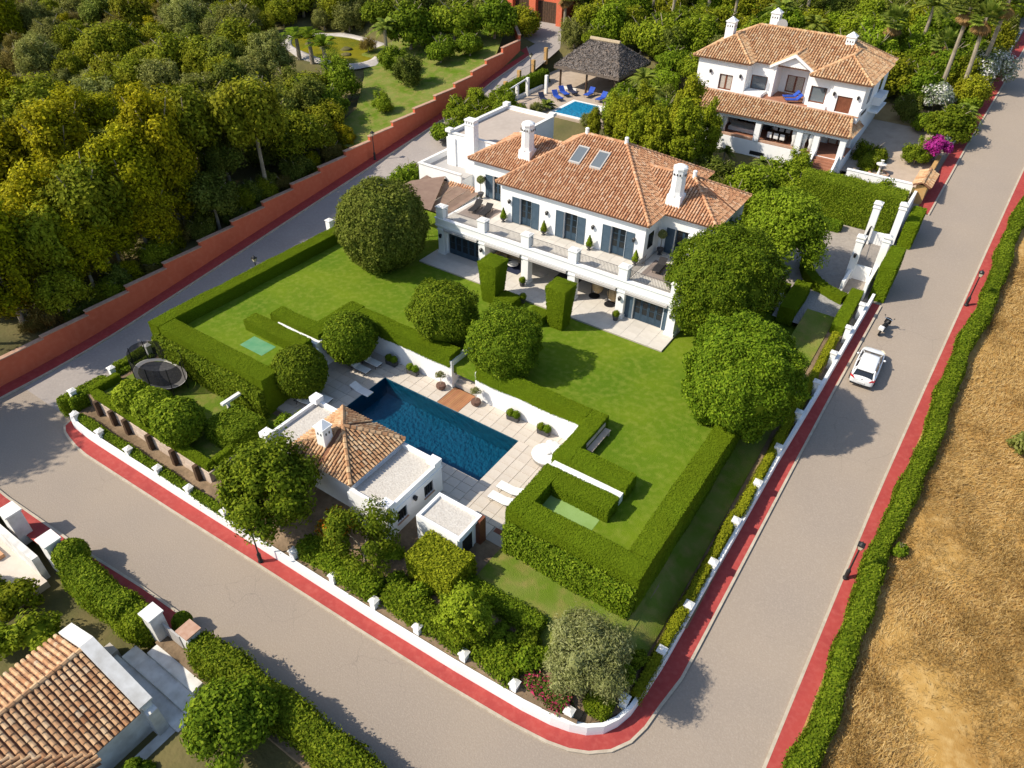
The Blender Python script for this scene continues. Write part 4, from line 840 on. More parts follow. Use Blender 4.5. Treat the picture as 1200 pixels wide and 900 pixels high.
# upper terrace, parapet, loggia
m = MB(); m.box(-31.2, -12.9, 82.9, 88, 12.4, 12.75); m.build("upper_terrace", M_brickfloor, V2)
m = MB(); m.box(-31.4, -12.7, 82.75, 83.0, 12.3, 13.1); m.box(-12.95, -12.7, 83.0, 84.3, 12.3, 13.6); m.box(-31.4, -31.15, 83, 84.3, 12.3, 13.4); m.box(-25.4, -23.4, 84.2, 86, 12.75, 13.1); m.box(-18.3, -16.4, 84.4, 85, 12.75, 13.15)
m.build("terrace_parapet", M_white, V2)
m = MB(); m.box(-31.45, -12.65, 82.7, 83.05, 13.1, 13.16); m.build("parapet_coping", M_coping, V2)
m = MB(); m.box(-26.8, -12.6, 80.3, 80.75, 11.4, 11.85); m.box(-12.95, -12.6, 80.75, 84.3, 11.4, 11.85)
m.box(-31.3, -26.45, 80.3, 84.3, 7.2, 11.85); m.build("loggia_beam", M_white, V2)
for x in (-26.3, -21.88, -17.4, -15.6, -12.95):
    m = MB(); m.box(x-.3, x+.3, 80.32, 80.9, 9.4, 11.4); m.build("column", M_white, V2)
m = MB(); m.box(-26.45, -12.6, 80.4, 84.5, 7.0, 9.35); m.build("loggia_base", M_white, V2)
m = MB(); m.box(-26.45, -12.65, 80.45, 84.5, 9.35, 9.4); m.build("loggia_floor", M_brickfloor, V2)
m = MB()
for a, b in ((-26.0, -22.2), (-21.58, -17.7)): m.box(a, b, 80.42, 80.68, 9.4, 9.62)
m.build("loggia_sill", M_coping, V2)
french_door(V2, -25.5, -22.6, 9.42, 11.2, 84.4, M_redwood, 3, 1, 0); french_door(V2, -21.2, -18.2, 9.42, 11.2, 84.4, M_redwood, 3, 1, 0); french_door(V2, -15.2, -13.2, 9.42, 11.2, 84.4, M_redwood, 2, 1, 0, M_curtain)
for x in (-18.0, -16.9, -16.2, -25.8):   # tied-back curtains
    m = MB(); m.lathe(x, 80.95, [(0.32, 11.35), (0.28, 10.6), (0.14, 10.1), (0.2, 9.45)][::-1], 8); m.build("curtain", M_fabric, V2, smooth=True)
for k in range(9):   # outside stair from the loggia
    q = MB(); q.bbox(-15.3, -13.2, 80.38-0.3*(k+1), 80.38-0.3*k, 7.0, 9.3-k*0.2, 0.01); q.build("step", M_brickfloor, V2)
for x in (-15.55, -13.1):
    m = MB(); m.add([(x, 80.4, 7), (x+.2, 80.4, 7), (x+.2, 80.4, 9.9), (x, 80.4, 9.9), (x, 77.5, 7), (x+.2, 77.5, 7), (x+.2, 77.5, 7.9), (x, 77.5, 7.9)], [(3, 2, 1, 0), (4, 5, 6, 7), (0, 1, 5, 4), (2, 3, 7, 6), (0, 4, 7, 3), (1, 2, 6, 5)]); m.build("stair_wall", M_white, V2)
m = MB(); m.box(-22.2, -20.6, 80.37, 80.41, 7.9, 8.3); m.build("basement_vent", M_iron, V2)
# side balcony and its small roof
m = MB(); m.box(-12.9, -12.0, 90, 93.5, 12.6, 13.4); m.box(-12.9, -11.9, 89.5, 93.9, 11.9, 12.05); m.build("balcony", M_white, V2)
for y0 in (87, 92):
    q = MB(); q.box(-12.92, -12.86, y0, y0+1.2, 13.4, 14.9); q.build("window", M_glass, V2)
zl = 16.05
tile_roof(V2, [(((-31.7, 79.95, 11.9), (-12.4, 79.95, 11.9), (-13.2, 82.8, 13.1), (-31.0, 82.8, 13.1)), (1, 0, 0)), (((-12.2, 79.95, 11.9), (-12.2, 84.6, 11.9), (-12.9, 84.6, 12.5), (-12.9, 80.6, 12.5)), (0, 1, 0))], [((-12.4, 79.95, 11.9), (-13.2, 82.8, 13.1))], M_tileold, seed=21, pitch_w=0.29)
def hip(par, x0, x1, y0, y1, z, zr_, seed, rx=None, ry=None):
    A, B, C_, D = (x0, y0, z), (x1, y0, z), (x1, y1, z), (x0, y1, z)
    if rx: r0, r1 = (rx[0], (y0+y1)/2, zr_), (rx[1], (y0+y1)/2, zr_); S = [((A, B, r1, r0), (1, 0, 0)), ((B, C_, r1), (0, 1, 0)), ((C_, D, r0, r1), (1, 0, 0)), ((D, A, r0), (0, 1, 0))]; R = [(r0, r1), (A, r0), (B, r1), (C_, r1), (D, r0)]
    else: r0, r1 = ((x0+x1)/2, ry[0], zr_), ((x0+x1)/2, ry[1], zr_); S = [((A, B, r0), (1, 0, 0)), ((B, C_, r1, r0), (0, 1, 0)), ((C_, D, r1), (1, 0, 0)), ((D, A, r0, r1), (0, 1, 0))]; R = [(r0, r1), (A, r0), (B, r0), (C_, r1), (D, r1)]
    return tile_roof(par, S, R, M_tileold, seed=seed, pitch_w=0.29)
hip(V2, -31.6, -12.5, 85.6, 96.2, zl, 18.6, 23, rx=(-27, -17))
hip(V2, -31.8, -25.1, 83.85, 92.5, zl, 17.95, 25, ry=(87.4, 89.0)); hip(V2, -18.7, -12.3, 83.85, 93.6, zl, 17.8, 27, ry=(87.0, 90.4))
gr = [((-23.3, 85.2, 16.0), (-20.9, 85.2, 17.45), (-20.9, 89.0, 17.45), (-23.3, 86.4, 16.0)), ((-18.5, 85.2, 16.0), (-20.9, 85.2, 17.45), (-20.9, 89.0, 17.45), (-18.5, 86.4, 16.0))]
tile_roof(V2, [(g, (0, 1, 0)) for g in gr], [((-20.9, 85.25, 17.45), (-20.9, 89, 17.45))], M_tileold, seed=29, pitch_w=0.29)
m = MB()
for s in (-1, 1): m.add([(-20.9, 85.1, 17.5), (-20.9+s*2.5, 85.1, 16.0), (-20.9+s*2.5, 85.1, 15.75), (-20.9, 85.1, 17.2), (-20.9, 85.45, 17.5), (-20.9+s*2.5, 85.45, 16.0), (-20.9+s*2.5, 85.45, 15.75), (-20.9, 85.45, 17.2)], [(0, 1, 2, 3), (7, 6, 5, 4), (0, 4, 5, 1), (2, 6, 7, 3), (1, 5, 6, 2), (0, 3, 7, 4)])
m.build("gable_trim", M_white, V2)
chimney(V2, -29.6, 88.5, 16.6, 19.1, 0.48, False); chimney(V2, -26.2, 93.5, 16.8, 19.6, 0.5, False); chimney(V2, -16.8, 90.3, 16.7, 19.0, 0.46, False)
m = MB(); m.lathe(-25.3, 93.2, [(0.05, 18.2), (0.45, 18.35), (0.62, 18.6)], 12); m.tube([(-25.3, 93.2, 17.4), (-25.3, 93.2, 18.25)], 0.04, 5)
d_ = thing("satellite_dish", "round white satellite dish fixed by a chimney of the white villa", "satellite dish", (-25.3, 93.2, 18.4))
q = MB(); q.lathe(0, 0, [(0.05, -0.12), (0.4, -0.05), (0.62, 0.12)], 14); c = q.build("dish", M_greypl, d_, local=True); c.rotation_euler = (math.radians(75), 0, math.radians(25))
q = MB(); q.tube([(0, 0, -1.2), (0, 0, 0)], 0.04, 5); q.build("mast", M_rail, d_, local=True)
# ---------------------------------------------------------------- house at the lower left corner
V3 = thing("tiled_house", "tiled house with white gable coping in the lower left corner", "house", (-28.9, 2, -1.1))
m = MB(); zz = lambda x: 3.62-0.41*(x+29.55) if x > -29.55 else 3.62+0.41*(x+29.55)
def gabpts(dz): return [(-32.3, zz(-32.3)+dz), (-29.55, zz(-29.55)+dz), (-25.3, zz(-25.3)+dz)]
n = 3; gp = gabpts(0.0)
for (xa, za), (xb, zb) in zip(gp, gp[1:]): m.add([(xa, 4.95, -1.1), (xb, 4.95, -1.1), (xb, 4.95, zb), (xa, 4.95, za), (xa, 5.45, -1.1), (xb, 5.45, -1.1), (xb, 5.45, zb), (xa, 5.45, za)], [(0, 1, 2, 3), (7, 6, 5, 4), (3, 2, 6, 7), (0, 3, 7, 4), (1, 5, 6, 2)])
m.box(-25.75, -25.45, -4, 4.95, -1.1, 1.75); m.box(-32.3, -32.0, -8, 4.95, -1.1, 2.3); m.frust(-25.25, 5.2, -1.1, 1.55, 0.55, 0.32, 0.3, 0.28); m.build("wall", M_dirtywhite, V3)
m = MB()
for (xa, za), (xb, zb) in zip(gabpts(0.06), gabpts(0.06)[1:]): m.add([(xa, 4.82, za), (xb, 4.82, zb), (xb, 5.58, zb), (xa, 5.58, za), (xa, 4.82, za+.16), (xb, 4.82, zb+.16), (xb, 5.58, zb+.16), (xa, 5.58, za+.16)], [(0, 3, 2, 1), (4, 5, 6, 7), (0, 1, 5, 4), (2, 3, 7, 6), (1, 2, 6, 5), (3, 0, 4, 7)])
m.build("gable_coping", M_dirtywhite, V3)
za = 3.55; sA = 0.41
tile_roof(V3, [(((-25.3, 4.82, za-4.25*sA), (-29.55, 4.82, za), (-29.55, -2.05, za), (-25.3, 2.2, za-4.25*sA)), (0, 1, 0)), (((-32.5, 4.82, za-2.95*sA), (-29.55, 4.82, za), (-29.55, -9, za), (-32.5, -9, za-2.95*sA)), (0, 1, 0)),
    (((-25.3, 2.2, za-4.25*sA), (-24.6, 2.2, za-4.25*sA), (-24.6, -7, za+4.95*sA), (-34.5, -7, za+4.95*sA)), (1, 0, 0))], [((-29.55, 4.9, za), (-29.55, -2.2, za))], M_tileold, pitch_w=0.3, tile_l=0.4, seed=41, name="roof")
V3.location = Vector(V3.location)+Vector((-.45, .1, -.6))
st = thing("garden_steps", "broad pale stone steps leading from the gate down to the tiled house", "steps", (-27.5, 6.5, -1))
for k, (y0, y1, x0, x1) in enumerate(((7.35, 8.6, -29.4, -25.3), (6.45, 7.35, -30.6, -24.6), (5.62, 6.45, -31.2, -24.1))):
    q = MB(); q.bbox(x0, x1, y0, y1, -1.3, -0.05-0.3*k, 0.02); q.build("step", M_dirtywhite, st)
q = MB(); q.bbox(-25.4, -23.7, 1.2, 5.62, -1.3, -0.92, 0.02); q.build("landing", M_dirtywhite, st)
m = MB(); m.box(-32, -31.2, 5.6, 6.6, -1.1, -0.4); tag(m.build("stone_block", M_pale), "small pale stone block beside the hedge at the garden steps", "stone block")
# ---------------------------------------------------------------- thatched gazebo
GZ = thing("thatched_gazebo", "open gazebo with grey thatched roof beside the turquoise pool", "gazebo", (-47.4, 92, 7.8))
A, B, C_, D = (-52.3, 87.6, 10.8), (-42.6, 87.6, 10.8), (-42.6, 97, 10.8), (-52.3, 97, 10.8); r0, r1 = (-49.4, 92.3, 13.6), (-45.4, 92.3, 13.6)
m = MB()
def thatch(pts, n=7):
    a, b = pts[0], pts[1]
    return pts
for pts in ((A, B, r1, r0), (B, C_, r1), (C_, D, r0, r1), (D, A, r0)):
    k = len(pts); m.add(list(pts)+[(p[0]*.96-47.4*-.04*-1 if False else p[0], p[1], p[2]-0.38) for p in pts], [tuple(range(k)), tuple(range(k, 2*k))[::-1]]+[(i, k+i, k+(i+1) % k, (i+1) % k) for i in range(k)])
rf = m.build("thatched_roof", M_thatch, GZ)
rng = np.random.default_rng(5); P = []; N = []
for pts in ((A, B, r1, r0), (B, C_, r1, r1), (D, A, r0, r0), (C_, D, r0, r1)):
    p0, p1, p2, p3 = map(np.array, pts); u, v = rng.uniform(0, 1, (2, 2500)); u = u[:, None]; v = v[:, None]
    pp = (p0*(1-u)+p1*u)*(1-v)+(p3*(1-u)+p2*u)*v; nn = np.cross(p1-p0, p3-p0); nn = nn/np.linalg.norm(nn); P.append(pp+nn*0.03); N.append(np.tile(nn, (2500, 1)))
Vq, Qq = leaf_quads(np.concatenate(P), np.concatenate(N), 0.2, 0.3, up=0); L_th = mat("thatch_straw", (0.17, 0.145, 0.13), 0.95, island=[(0, (0.1, 0.085, 0.075)), (0.5, (0.17, 0.145, 0.13)), (1, (0.26, 0.225, 0.2))])
o = link("thatch_straw", npmesh("thatch_straw", Vq-np.array(GZ.location), Qq, L_th), GZ); o["kind"] = "stuff"
m = MB(); m.tube([(-49.6, 92.3, 13.65), (-45.2, 92.3, 13.65)], 0.28, 8); m.build("roof_ridge", M_thatchridge, GZ)
for x, y in ((-51.6, 88.3), (-47.6, 88.3), (-43.4, 88.3), (-51.6, 96.2), (-43.4, 96.2)): q = MB(); q.cyl(x, y, 7.7, 10.9, 0.15, 0.13, 8); q.build("post", M_darkwood, GZ)
m = MB(); m.box(-51.0, -43.6, 95.9, 96.1, 7.8, 10.4); m.build("back_screen", M_darkwood, GZ)
m = MB(); m.box(-51.5, -49.0, 88.2, 88.4, 7.8, 8.15); m.build("low_wall", M_whitecap, GZ)
# ---------------------------------------------------------------- orange gatehouse at the top of the lane
GH = thing("orange_gatehouse", "orange rendered gatehouse with two dark wooden garage doors at lane end", "gatehouse", (-73, 116, 11.5))
m = MB(); m.box(-79.5, -67.5, 115.5, 121, 10.8, 17.0); m.box(-77.0, -76.0, 114.6, 115.5, 10.8, 17); m.box(-72.9, -71.7, 114.6, 115.5, 10.8, 17); m.box(-67.9, -66.9, 114.6, 115.5, 10.8, 17); m.build("wall", M_orange, GH)
for a, b in ((-76, -72.9), (-71.7, -67.9)):
    q = MB(); n = 9
    for k in range(n): q.box(a+(b-a)*k/n+0.02, a+(b-a)*(k+1)/n-0.02, 115.38, 115.5, 10.8, 15.0)
    q.build("garage_door", M_darkwood, GH)
m = MB(); m.box(-80, -66.5, 114.3, 121.3, 17.0, 17.25); m.build("roof", M_coping, GH)
m = MB(); m.box(-74.2, -73.8, 115.34, 115.38, 13.3, 13.7); m.build("notice_plate", mat("yellow_plate", (0.75, 0.55, 0.03), 0.5), GH)
GH.location = Vector(GH.location)+Vector((4.9, -9.2, -1.0))
# ================================================================ WALLS, FENCES, GATES, LAMPS
# orange boundary wall, stepped with the slope
OW = thing("orange_wall", "long stepped orange rendered wall with brick coping along the lane", "wall", (-60, 20, 0.1))
def wall_piece(par, a, b, z0, z1, th=0.32, name="wall_section"):
    d = Vector((b[0]-a[0], b[1]-a[1], 0)); L = d.length; d /= L; n = Vector((-d.y, d.x, 0))*th/2
    def quadbox(ext, t2, za, zb, zb2=None):
        P = [Vector((a[0], a[1], 0))-d*ext, Vector((b[0], b[1], 0))+d*ext]; nn = n*(t2/(th/2)); vs = []
        for z in (za, zb):
            for p, s in ((P[0], -1), (P[1], -1), (P[1], 1), (P[0], 1)): q = p+nn*s; vs.append((q.x, q.y, z))
        return vs, [(0, 3, 2, 1), (4, 5, 6, 7), (0, 1, 5, 4), (1, 2, 6, 5), (2, 3, 7, 6), (3, 0, 4, 7)]
    m = MB(); m.add(*quadbox(0, th/2, z0, z1)); o = m.build(name, M_orange, par)
    m = MB(); m.add(*quadbox(0.06, th/2+0.07, z1, z1+0.09)); m.build("coping", M_coping, o)
seq = [(-59.8, 3.0), (-59.95, 9.0), (-60.1, 15.3), (-60.15, 19.35), (-60.15, 23.4)] + [(-60.15, 23.4+4.05*k) for k in range(1, 14)] + [(-60.4, 80.1), (-60.9, 84), (-61.2, 88.3), (-61.65, 93.3), (-65.6, 98), (-71, 102), (-73.6, 105.5)]
for a, b in zip(seq, seq[1:]):
    zt_ = zt((a[1]+b[1])/2); wall_piece(OW, a, b, zt_-0.8, zt_+2.25+(0.1 if a[1] > 84 else 0))
# white garden wall with capped pillars
hut2 = thing("garden_hut", "small white hut among the palms at the top edge", "hut", (-22.5, 121, 13))
m = MB(); m.box(-23.6, -21.4, 120, 122, 12.5, 15.2); m.build("wall", M_white, hut2)
m = MB(); m.frust(-22.5, 121, 15.2, 16, 1.35, 1.25, .2, .2); m.build("roof", M_whitecap, hut2)
GW = thing("garden_wall", "low white garden wall with capped pillars curving round the plot", "wall", (-28, 16, 0))
m = MB(); wtop = lambda x, y: zt(y)+(0.98 if y > 20 else 0.95)
P_ = wallstrip(m, INN, 0.22, lambda x, y: zt(y)-0.2, wtop); m.build("wall", M_white, GW)
PIL = [(-50.1, 15.9), (-46.85, 15.85), (-43.45, 15.95), (-40.1, 16.0), (-36.75, 16.05), (-33.1, 16.1), (-26.94, 16.4), (-23.59, 16.5), (-20.37, 16.6), (-17.18, 16.75), (-14.0, 16.9), (-10.73, 17.05), (-7.56, 17.4), (-5.5, 19.6), (-5.05, 23.1), (-4.95, 26.4), (-4.88, 29.7), (-4.86, 33.2), (-4.8, 36.7), (-4.7, 40.3), (-4.6, 44.1), (-4.5, 47.7), (-4.4, 51.4), (-4.3, 54.9), (-4.2, 58.3)]
def pillar(par, x, y, z0, z1, s=0.2, rot=0.0):
    m = MB(); m.box(x-s, x+s, y-s, y+s, z0, z1); p = m.build("pillar", M_white, par)
    m = MB(); m.box(x-s-.06, x+s+.06, y-s-.06, y+s+.06, z1, z1+0.07); m.frust(x, y, z1+0.07, z1+0.16, s+.04, s+.04, s*.3, s*.3); m.build("cap", M_whitecap, p)
for x, y in PIL: pillar(GW, x, y, zt(y)-0.1, zt(y)+1.42)
m = MB(); wallstrip(m, [(-51.7, 16.6), (-51.7, 24), (-51.7, 44), (-51.6, 55)][::-1], 0.22, lambda x, y: zt(y)-0.3, lambda x, y: zt(y)+1.0); m.build("wall", M_white, GW)
for x, y in ((-51.6, 16.9), (-51.6, 20.2), (-51.6, 23.5)): pillar(GW, x, y, zt(y)-0.1, zt(y)+2.3)
pillar(GW, -52.2, 45.2, zt(45)-0.2, zt(45)+2.0, 0.28)
# retaining walls round the pool terrace
RW = thing("retaining_wall", "tall white retaining wall behind the pool with a stair gap", "wall", (-28, 34.5, 2))
m = MB(); m.box(-38.4, -28.35, 34.36, 34.62, 1.5, 4.5); m.box(-26.1, -16.45, 34.36, 34.62, 1.5, 4.5); m.box(-28.6, -28.35, 34.62, 37.8, 1.5, 4.5); m.box(-26.1, -25.85, 34.62, 37.8, 1.5, 4.5)
m.box(-16.6, -16.35, 29.9, 34.36, 1.5, 4.4); m.box(-38.66, -38.4, 30.5, 34.62, 1.5, 4.5); m.box(-43.2, -38.4, 30.0, 30.5, 3.0, 4.52); m.box(-38.4, -38.1, 24.6, 30.0, 1.5, 4.2)
m.box(-16.2, -11.2, 29.05, 29.68, 3.0, 4.72); m.box(-16.25, -15.9, 24.4, 29.05, 1.5, 4.3); m.build("wall", M_white, RW)
for x, z in ((-24.2, 3.9), (-20.3, 3.95), (-27.9, 3.6)):
    q = MB(); q.box(x-.05, x+.05, 34.3, 34.36, z-.1, z+.1); q.build("wall_light", M_iron, RW)
for k in range(8):
    q = MB(); q.bbox(-28.34, -26.11, 34.75+k*0.36, 37.9, 1.8, 2.26+k*0.25, 0.012); q.build("step", M_slab, RW)
# timber retaining wall with dark posts
TW = thing("timber_retaining_wall", "pale timber board retaining wall with dark upright posts below the round bushes", "wall", (-43, 17.1, 0.9))
for k in range(14):
    for j in range(4):
        q = MB(); q.bbox(-49.5+k*0.95, -49.5+(k+1)*0.95-0.015, 17.45+random.uniform(0, .015), 17.53, 0.75+j*0.3, 0.75+j*0.3+0.285, 0.01); q.build("board", M_timber, TW)
for x in (-49.2, -47.3, -45.6, -42.75, -40.0, -37.4): q = MB(); q.frust(x, 17.27, 0.5, 2.15, 0.17, 0.17, 0.15, 0.15); q.build("post", M_darkwood, TW)
for j in range(4): q = MB(); q.bbox(-36.3, -36.2, 17.5, 20.3, 0.75+j*0.3, 0.75+j*0.3+0.285, 0.01); q.build("board", M_timber, TW)
# white beam on a post (swing frame)
sw = thing("white_swing_beam", "white beam on a short post standing on the trampoline lawn", "beam", (-39.5, 23.3, 1.87))
m = MB(); m.box(-39.65, -39.35, 21.6, 24.0, 3.5, 3.68); m.build("beam", M_whitecap, sw)
m = MB(); m.box(-39.6, -39.4, 22.0, 22.2, 1.85, 3.5); m.box(-39.6, -39.4, 23.5, 23.7, 1.85, 3.5); m.build("post", M_whitecap, sw)
# entrance gate
GT = thing("entrance_gate", "tall white gate piers with iron gates recessed from the road", "gate", (-6, 67, 6))
ZG = lambda y: zt(y)
for x, y in ((-6.5, 63.6), (-6.7, 69.6), (-4.6, 64.6), (-4.7, 70.4)):
    m = MB(); h = 3.9; m.box(x-.3, x+.3, y-.3, y+.3, ZG(y)-.4, ZG(y)+h); p = m.build("pier", M_white, GT)
    m = MB(); m.box(x-.36, x+.36, y-.36, y+.36, ZG(y)+h-.35, ZG(y)+h-.27); m.box(x-.38, x+.38, y-.38, y+.38, ZG(y)+h, ZG(y)+h+.1); m.frust(x, y, ZG(y)+h+.1, ZG(y)+h+.25, .33, .33, .1, .1); m.build("cap", M_whitecap, p)
wall_lamp(GT, -6.5, 63.3, ZG(63)+2.4)
for bb in ((-6.2, -4.9, 63.5, 63.75, 5.0, ZG(63.6)+1.35), (-6.4, -5.0, 69.6, 69.85, 5.6, ZG(69.6)+1.2), (-4.75, -4.5, 60.5, 64.3, 4.8, ZG(62)+1.6), (-4.85, -4.6, 70.7, 78.5, 6, ZG(74)+1.9), (-6.6, -6.35, 60.9, 63.3, 4.8, ZG(62)+1.1)):
    m = MB(); m.box(*bb); m.build("wing_wall", M_white, GT)
m = MB()
for y0, y1 in ((63.9, 66.55), (66.65, 69.3)):
    for zz in (0.15, 1.0, 2.3): m.tube([(-6.6, y0, ZG(66)+zz), (-6.6, y1, ZG(66)+zz)], 0.035, 4)
    n = 13
    for k in range(n+1): yk = y0+(y1-y0)*k/n; m.tube([(-6.6, yk, ZG(66)+.1), (-6.6, yk, ZG(66)+2.3+0.35*math.sin(math.pi*k/n))], 0.016, 4)
m.build("iron_leaf", M_iron, GT)
# white planter wall by the gravel
m = MB(); m.box(-11.4, -11.1, 55.0, 57.4, 4.0, 5.6); m.box(-11.1, -10.3, 57.1, 57.4, 4.0, 5.6); tag(m.build("planter_wall", M_white), "short white wall between the gravel path and the large dark tree", "wall")
# white wall and ochre tile-capped wall of the neighbour
m = MB(); m.box(-11.6, -5.2, 79.3, 79.6, 6.8, 9.0); m.box(-11.65, -5.2, 79.25, 79.65, 9.0, 9.08); tag(m.build("yard_wall", M_white), "white yard wall in front of the stone fountain", "wall")
OC = thing("tile_capped_wall", "ochre wall with terracotta tile cap beside the road", "wall", (-4.2, 81, 8))
M_ochre = mat("ochre_render", (0.5, 0.3, 0.11), 0.9, scale=1, c2=(0.42, 0.24, 0.08), scale2=4, c3=(0.55, 0.38, 0.18))
m = MB(); m.box(-4.9, -3.9, 78.6, 82.2, 6.8, 9.4); m.box(-4.6, -4.2, 82.2, 88.5, 7, 9.3); m.build("wall", M_ochre, OC)
tile_roof(OC, [(((-5.2, 78.3, 9.4), (-5.2, 82.5, 9.4), (-4.4, 82.5, 9.8), (-4.4, 78.3, 9.8)), (0, 1, 0)), (((-3.6, 78.3, 9.4), (-3.6, 82.5, 9.4), (-4.4, 82.5, 9.8), (-4.4, 78.3, 9.8)), (0, 1, 0))], [((-4.4, 78.3, 9.8), (-4.4, 82.5, 9.8))], M_tileold, seed=51)
m = MB()
for k in range(12):
    y0 = 91+k*3.2; m.box(ul(y0)-1.55, ul(y0)-1.3, y0, y0+3.2, zt(y0)-.5, zt(y0)+1.0)
tag(m.build("roadside_wall", M_dirtywhite), "low weathered white wall under the flowering bushes at the roadside", "wall")
# lower gates at bottom left
LG = thing("lower_gate", "white gate piers with a dark gate leaf at the garden steps", "gate", (-28.8, 8.6, 0))
for x, y, h in ((-29.7, 8.55, 2.1), (-27.2, 9.1, 1.9)):
    m = MB(); m.box(x-.42, x+.42, y-.4, y+.4, -.3, h); p = m.build("pier", M_dirtywhite, LG); m = MB(); m.box(x-.5, x+.5, y-.48, y+.48, h, h+.1); m.build("cap", M_coping if x > -28 else M_whitecap, p)
m = MB(); m.box(-29.2, -27.7, 8.65, 8.75, 0.15, 1.35); m.build("gate_leaf", M_greypl, LG)
UG = thing("side_entrance", "white walled side entrance with two broad piers in the lower left", "gate", (-42, 8, 0))
for x, y in ((-43.6, 7.95), (-39.35, 8.1)):
    m = MB(); m.box(x-.5, x+.5, y-.45, y+.45, -.6, 2.15); p = m.build("pier", M_dirtywhite, UG); m = MB(); m.box(x-.58, x+.58, y-.53, y+.53, 2.15, 2.27); m.build("cap", M_whitecap, p)
m = MB(); m.box(-48.5, -39.9, 6.9, 7.3, -1.1, 1.0); m.box(-47.6, -47.3, 2, 6.9, -1.1, 0.8); m.build("wall", M_dirtywhite, UG)
m = MB(); m.box(-47.3, -39.2, 3.2, 6.9, -1.2, -0.55); m.build("entrance_floor", M_slab, UG)
m = MB(); m.box(-46.6, -43.2, 5.9, 6.4, -0.55, -0.25); m.build("door_step", M_tile, UG)
# neighbour's white pergola fence and lane posts
PF = thing("white_pergola_fence", "white posts and beam along the turquoise pool terrace", "fence", (-52, 84, 7.8))
for x, y, h in ((-53.6, 80.8, 1.7), (-53.3, 82.8, 2.3), (-51.9, 85.2, 2.3), (-53.0, 78.8, 1.6)): q = MB(); q.box(x-.18, x+.18, y-.18, y+.18, 7.3, 7.8+h); q.build("post", M_whitecap, PF)
m = MB(); m.tube([(-53.6, 78.6, 9.4), (-53.5, 82.8, 9.9)], 0.1, 6); m.box(-53.7, -53.5, 79, 87, 7.6, 8.2); m.build("beam", M_whitecap, PF)
LF = thing("lane_fence", "ochre gate posts with pale railings beside the lane bend", "fence", (-56.6, 90, 9))
PP = [(-55.9, 81.5), (-56.3, 85.3), (-56.5, 89.1), (-57.3, 93.6)]
for x, y in PP: q = MB(); q.box(x-.22, x+.22, y-.22, y+.22, zt(y)-.6, zt(y)+1.6); q.build("post", M_ochre, LF)
for a, b in zip(PP, PP[1:]): railing(LF, a, b, zt(a[1])+.5, zt(b[1])+1.1, 0.3, M_greypl)
# ---------------------------------------------------------------- street lamps
def lamp(loc, label):
    o = thing("street_lamp", label, "street lamp", loc, 0, "black street lamps along the roads")
    m = MB(); m.lathe(0, 0, [(0.15, -0.1), (0.17, 0.12), (0.12, 0.2), (0.13, 0.75), (0.09, 0.85), (0.055, 0.95), (0.045, 2.75), (0.07, 2.8)], 10); m.build("post", M_iron, o, local=True)
    m = MB(); m.frust(0, 0, 2.8, 3.12, 0.1, 0.1, 0.17, 0.17); h = m.build("lantern", M_lampglass, o, local=True)
    m = MB(); m.frust(0, 0, 3.12, 3.2, 0.2, 0.2, 0.19, 0.19); m.lathe(0, 0, [(0.19, 3.2), (0.12, 3.3), (0.03, 3.36), (0.02, 3.45)], 8)
    for sx_ in (-1, 1):
        for sy_ in (-1, 1): m.tube([(sx_*.1, sy_*.1, 2.8), (sx_*.17, sy_*.17, 3.12)], 0.014, 4)
    m.build("lantern_top", M_iron, h, local=True); return o
lamp((2.02, 33.8, zt(33.8)+.1), "street lamp by the dry field, lower one on the right pavement")
lamp((2.9, 64.2, zt(64.2)+.1), "street lamp on the right pavement above the parked car")
lamp((-59.3, 59.6, zt(59.6)+.1), "street lamp against the orange wall")
lamp((-28.95, 15.25, 0.1), "street lamp half hidden by the leafy tree below the pool house")
lamp((-52.3, 35.8, zt(35.8)), "street lamp whose head shows above the long clipped hedge on the left")
lamp((-55.6, 87.0, zt(87.0)), "street lamp beside the ochre posts of the lane bend")
# ================================================================ HEDGES
def slope_hedge(name, boxes, leaf, dens, mats, label, **k):
    """hedge whose boxes are given relative to the sloping street level"""
    V, Q = hedge_mesh(boxes, leaf, dens, mats, k.pop("amp", 0.05), k.pop("seed", 0.0), jag=k.pop("jag", 0.0), rnd=k.pop("rnd", 0.0))
    wig = k.pop("wig", None)
    if wig: V[:, 0] += wig(V[:, 1])
    V[:, 2] += np.where(V[:, 1] > 27, 0.13*(V[:, 1]-21), np.where(V[:, 1] < 15, 0, 0.13*(V[:, 1]-15)**2/24))
    b = boxes[0]; loc = ((b[0]+b[1])/2, (b[2]+b[3])/2, b[4]+zt((b[2]+b[3])/2)); V = V-np.array(loc)
    o = link(name, npmesh(name, V, Q, mats)); o.location = loc
    return tag(o, label, "hedge", k.get("group"))
hedge("clipped_hedge", [(-51.0, -49.65, 23.9, 46.6, 1.4, 5.12), (-49.64, -37.6, 23.95, 25.5, 1.6, 5.1), (-38.7, -37.7, 25.5, 28.85, 2.0, 5.09), (-45.2, -38.7, 28.6, 29.9, 3.9, 4.98)], 0.055, 330, L_hedge, "long flat-topped clipped hedge round the left side of the lawn", seed=1, amp=0.06, rnd=0.1)
hedge("clipped_hedge", [(-44.2, -40.1, 30.5, 31.9, 3.9, 4.95), (-40.1, -38.62, 30.52, 35.9, 3.9, 5.0), (-38.6, -28.45, 34.3, 35.7, 3.9, 5.0)], 0.055, 330, L_hedge, "flat clipped hedge on the wall above the pool, left of the stair", seed=2, amp=0.06, rnd=0.1)
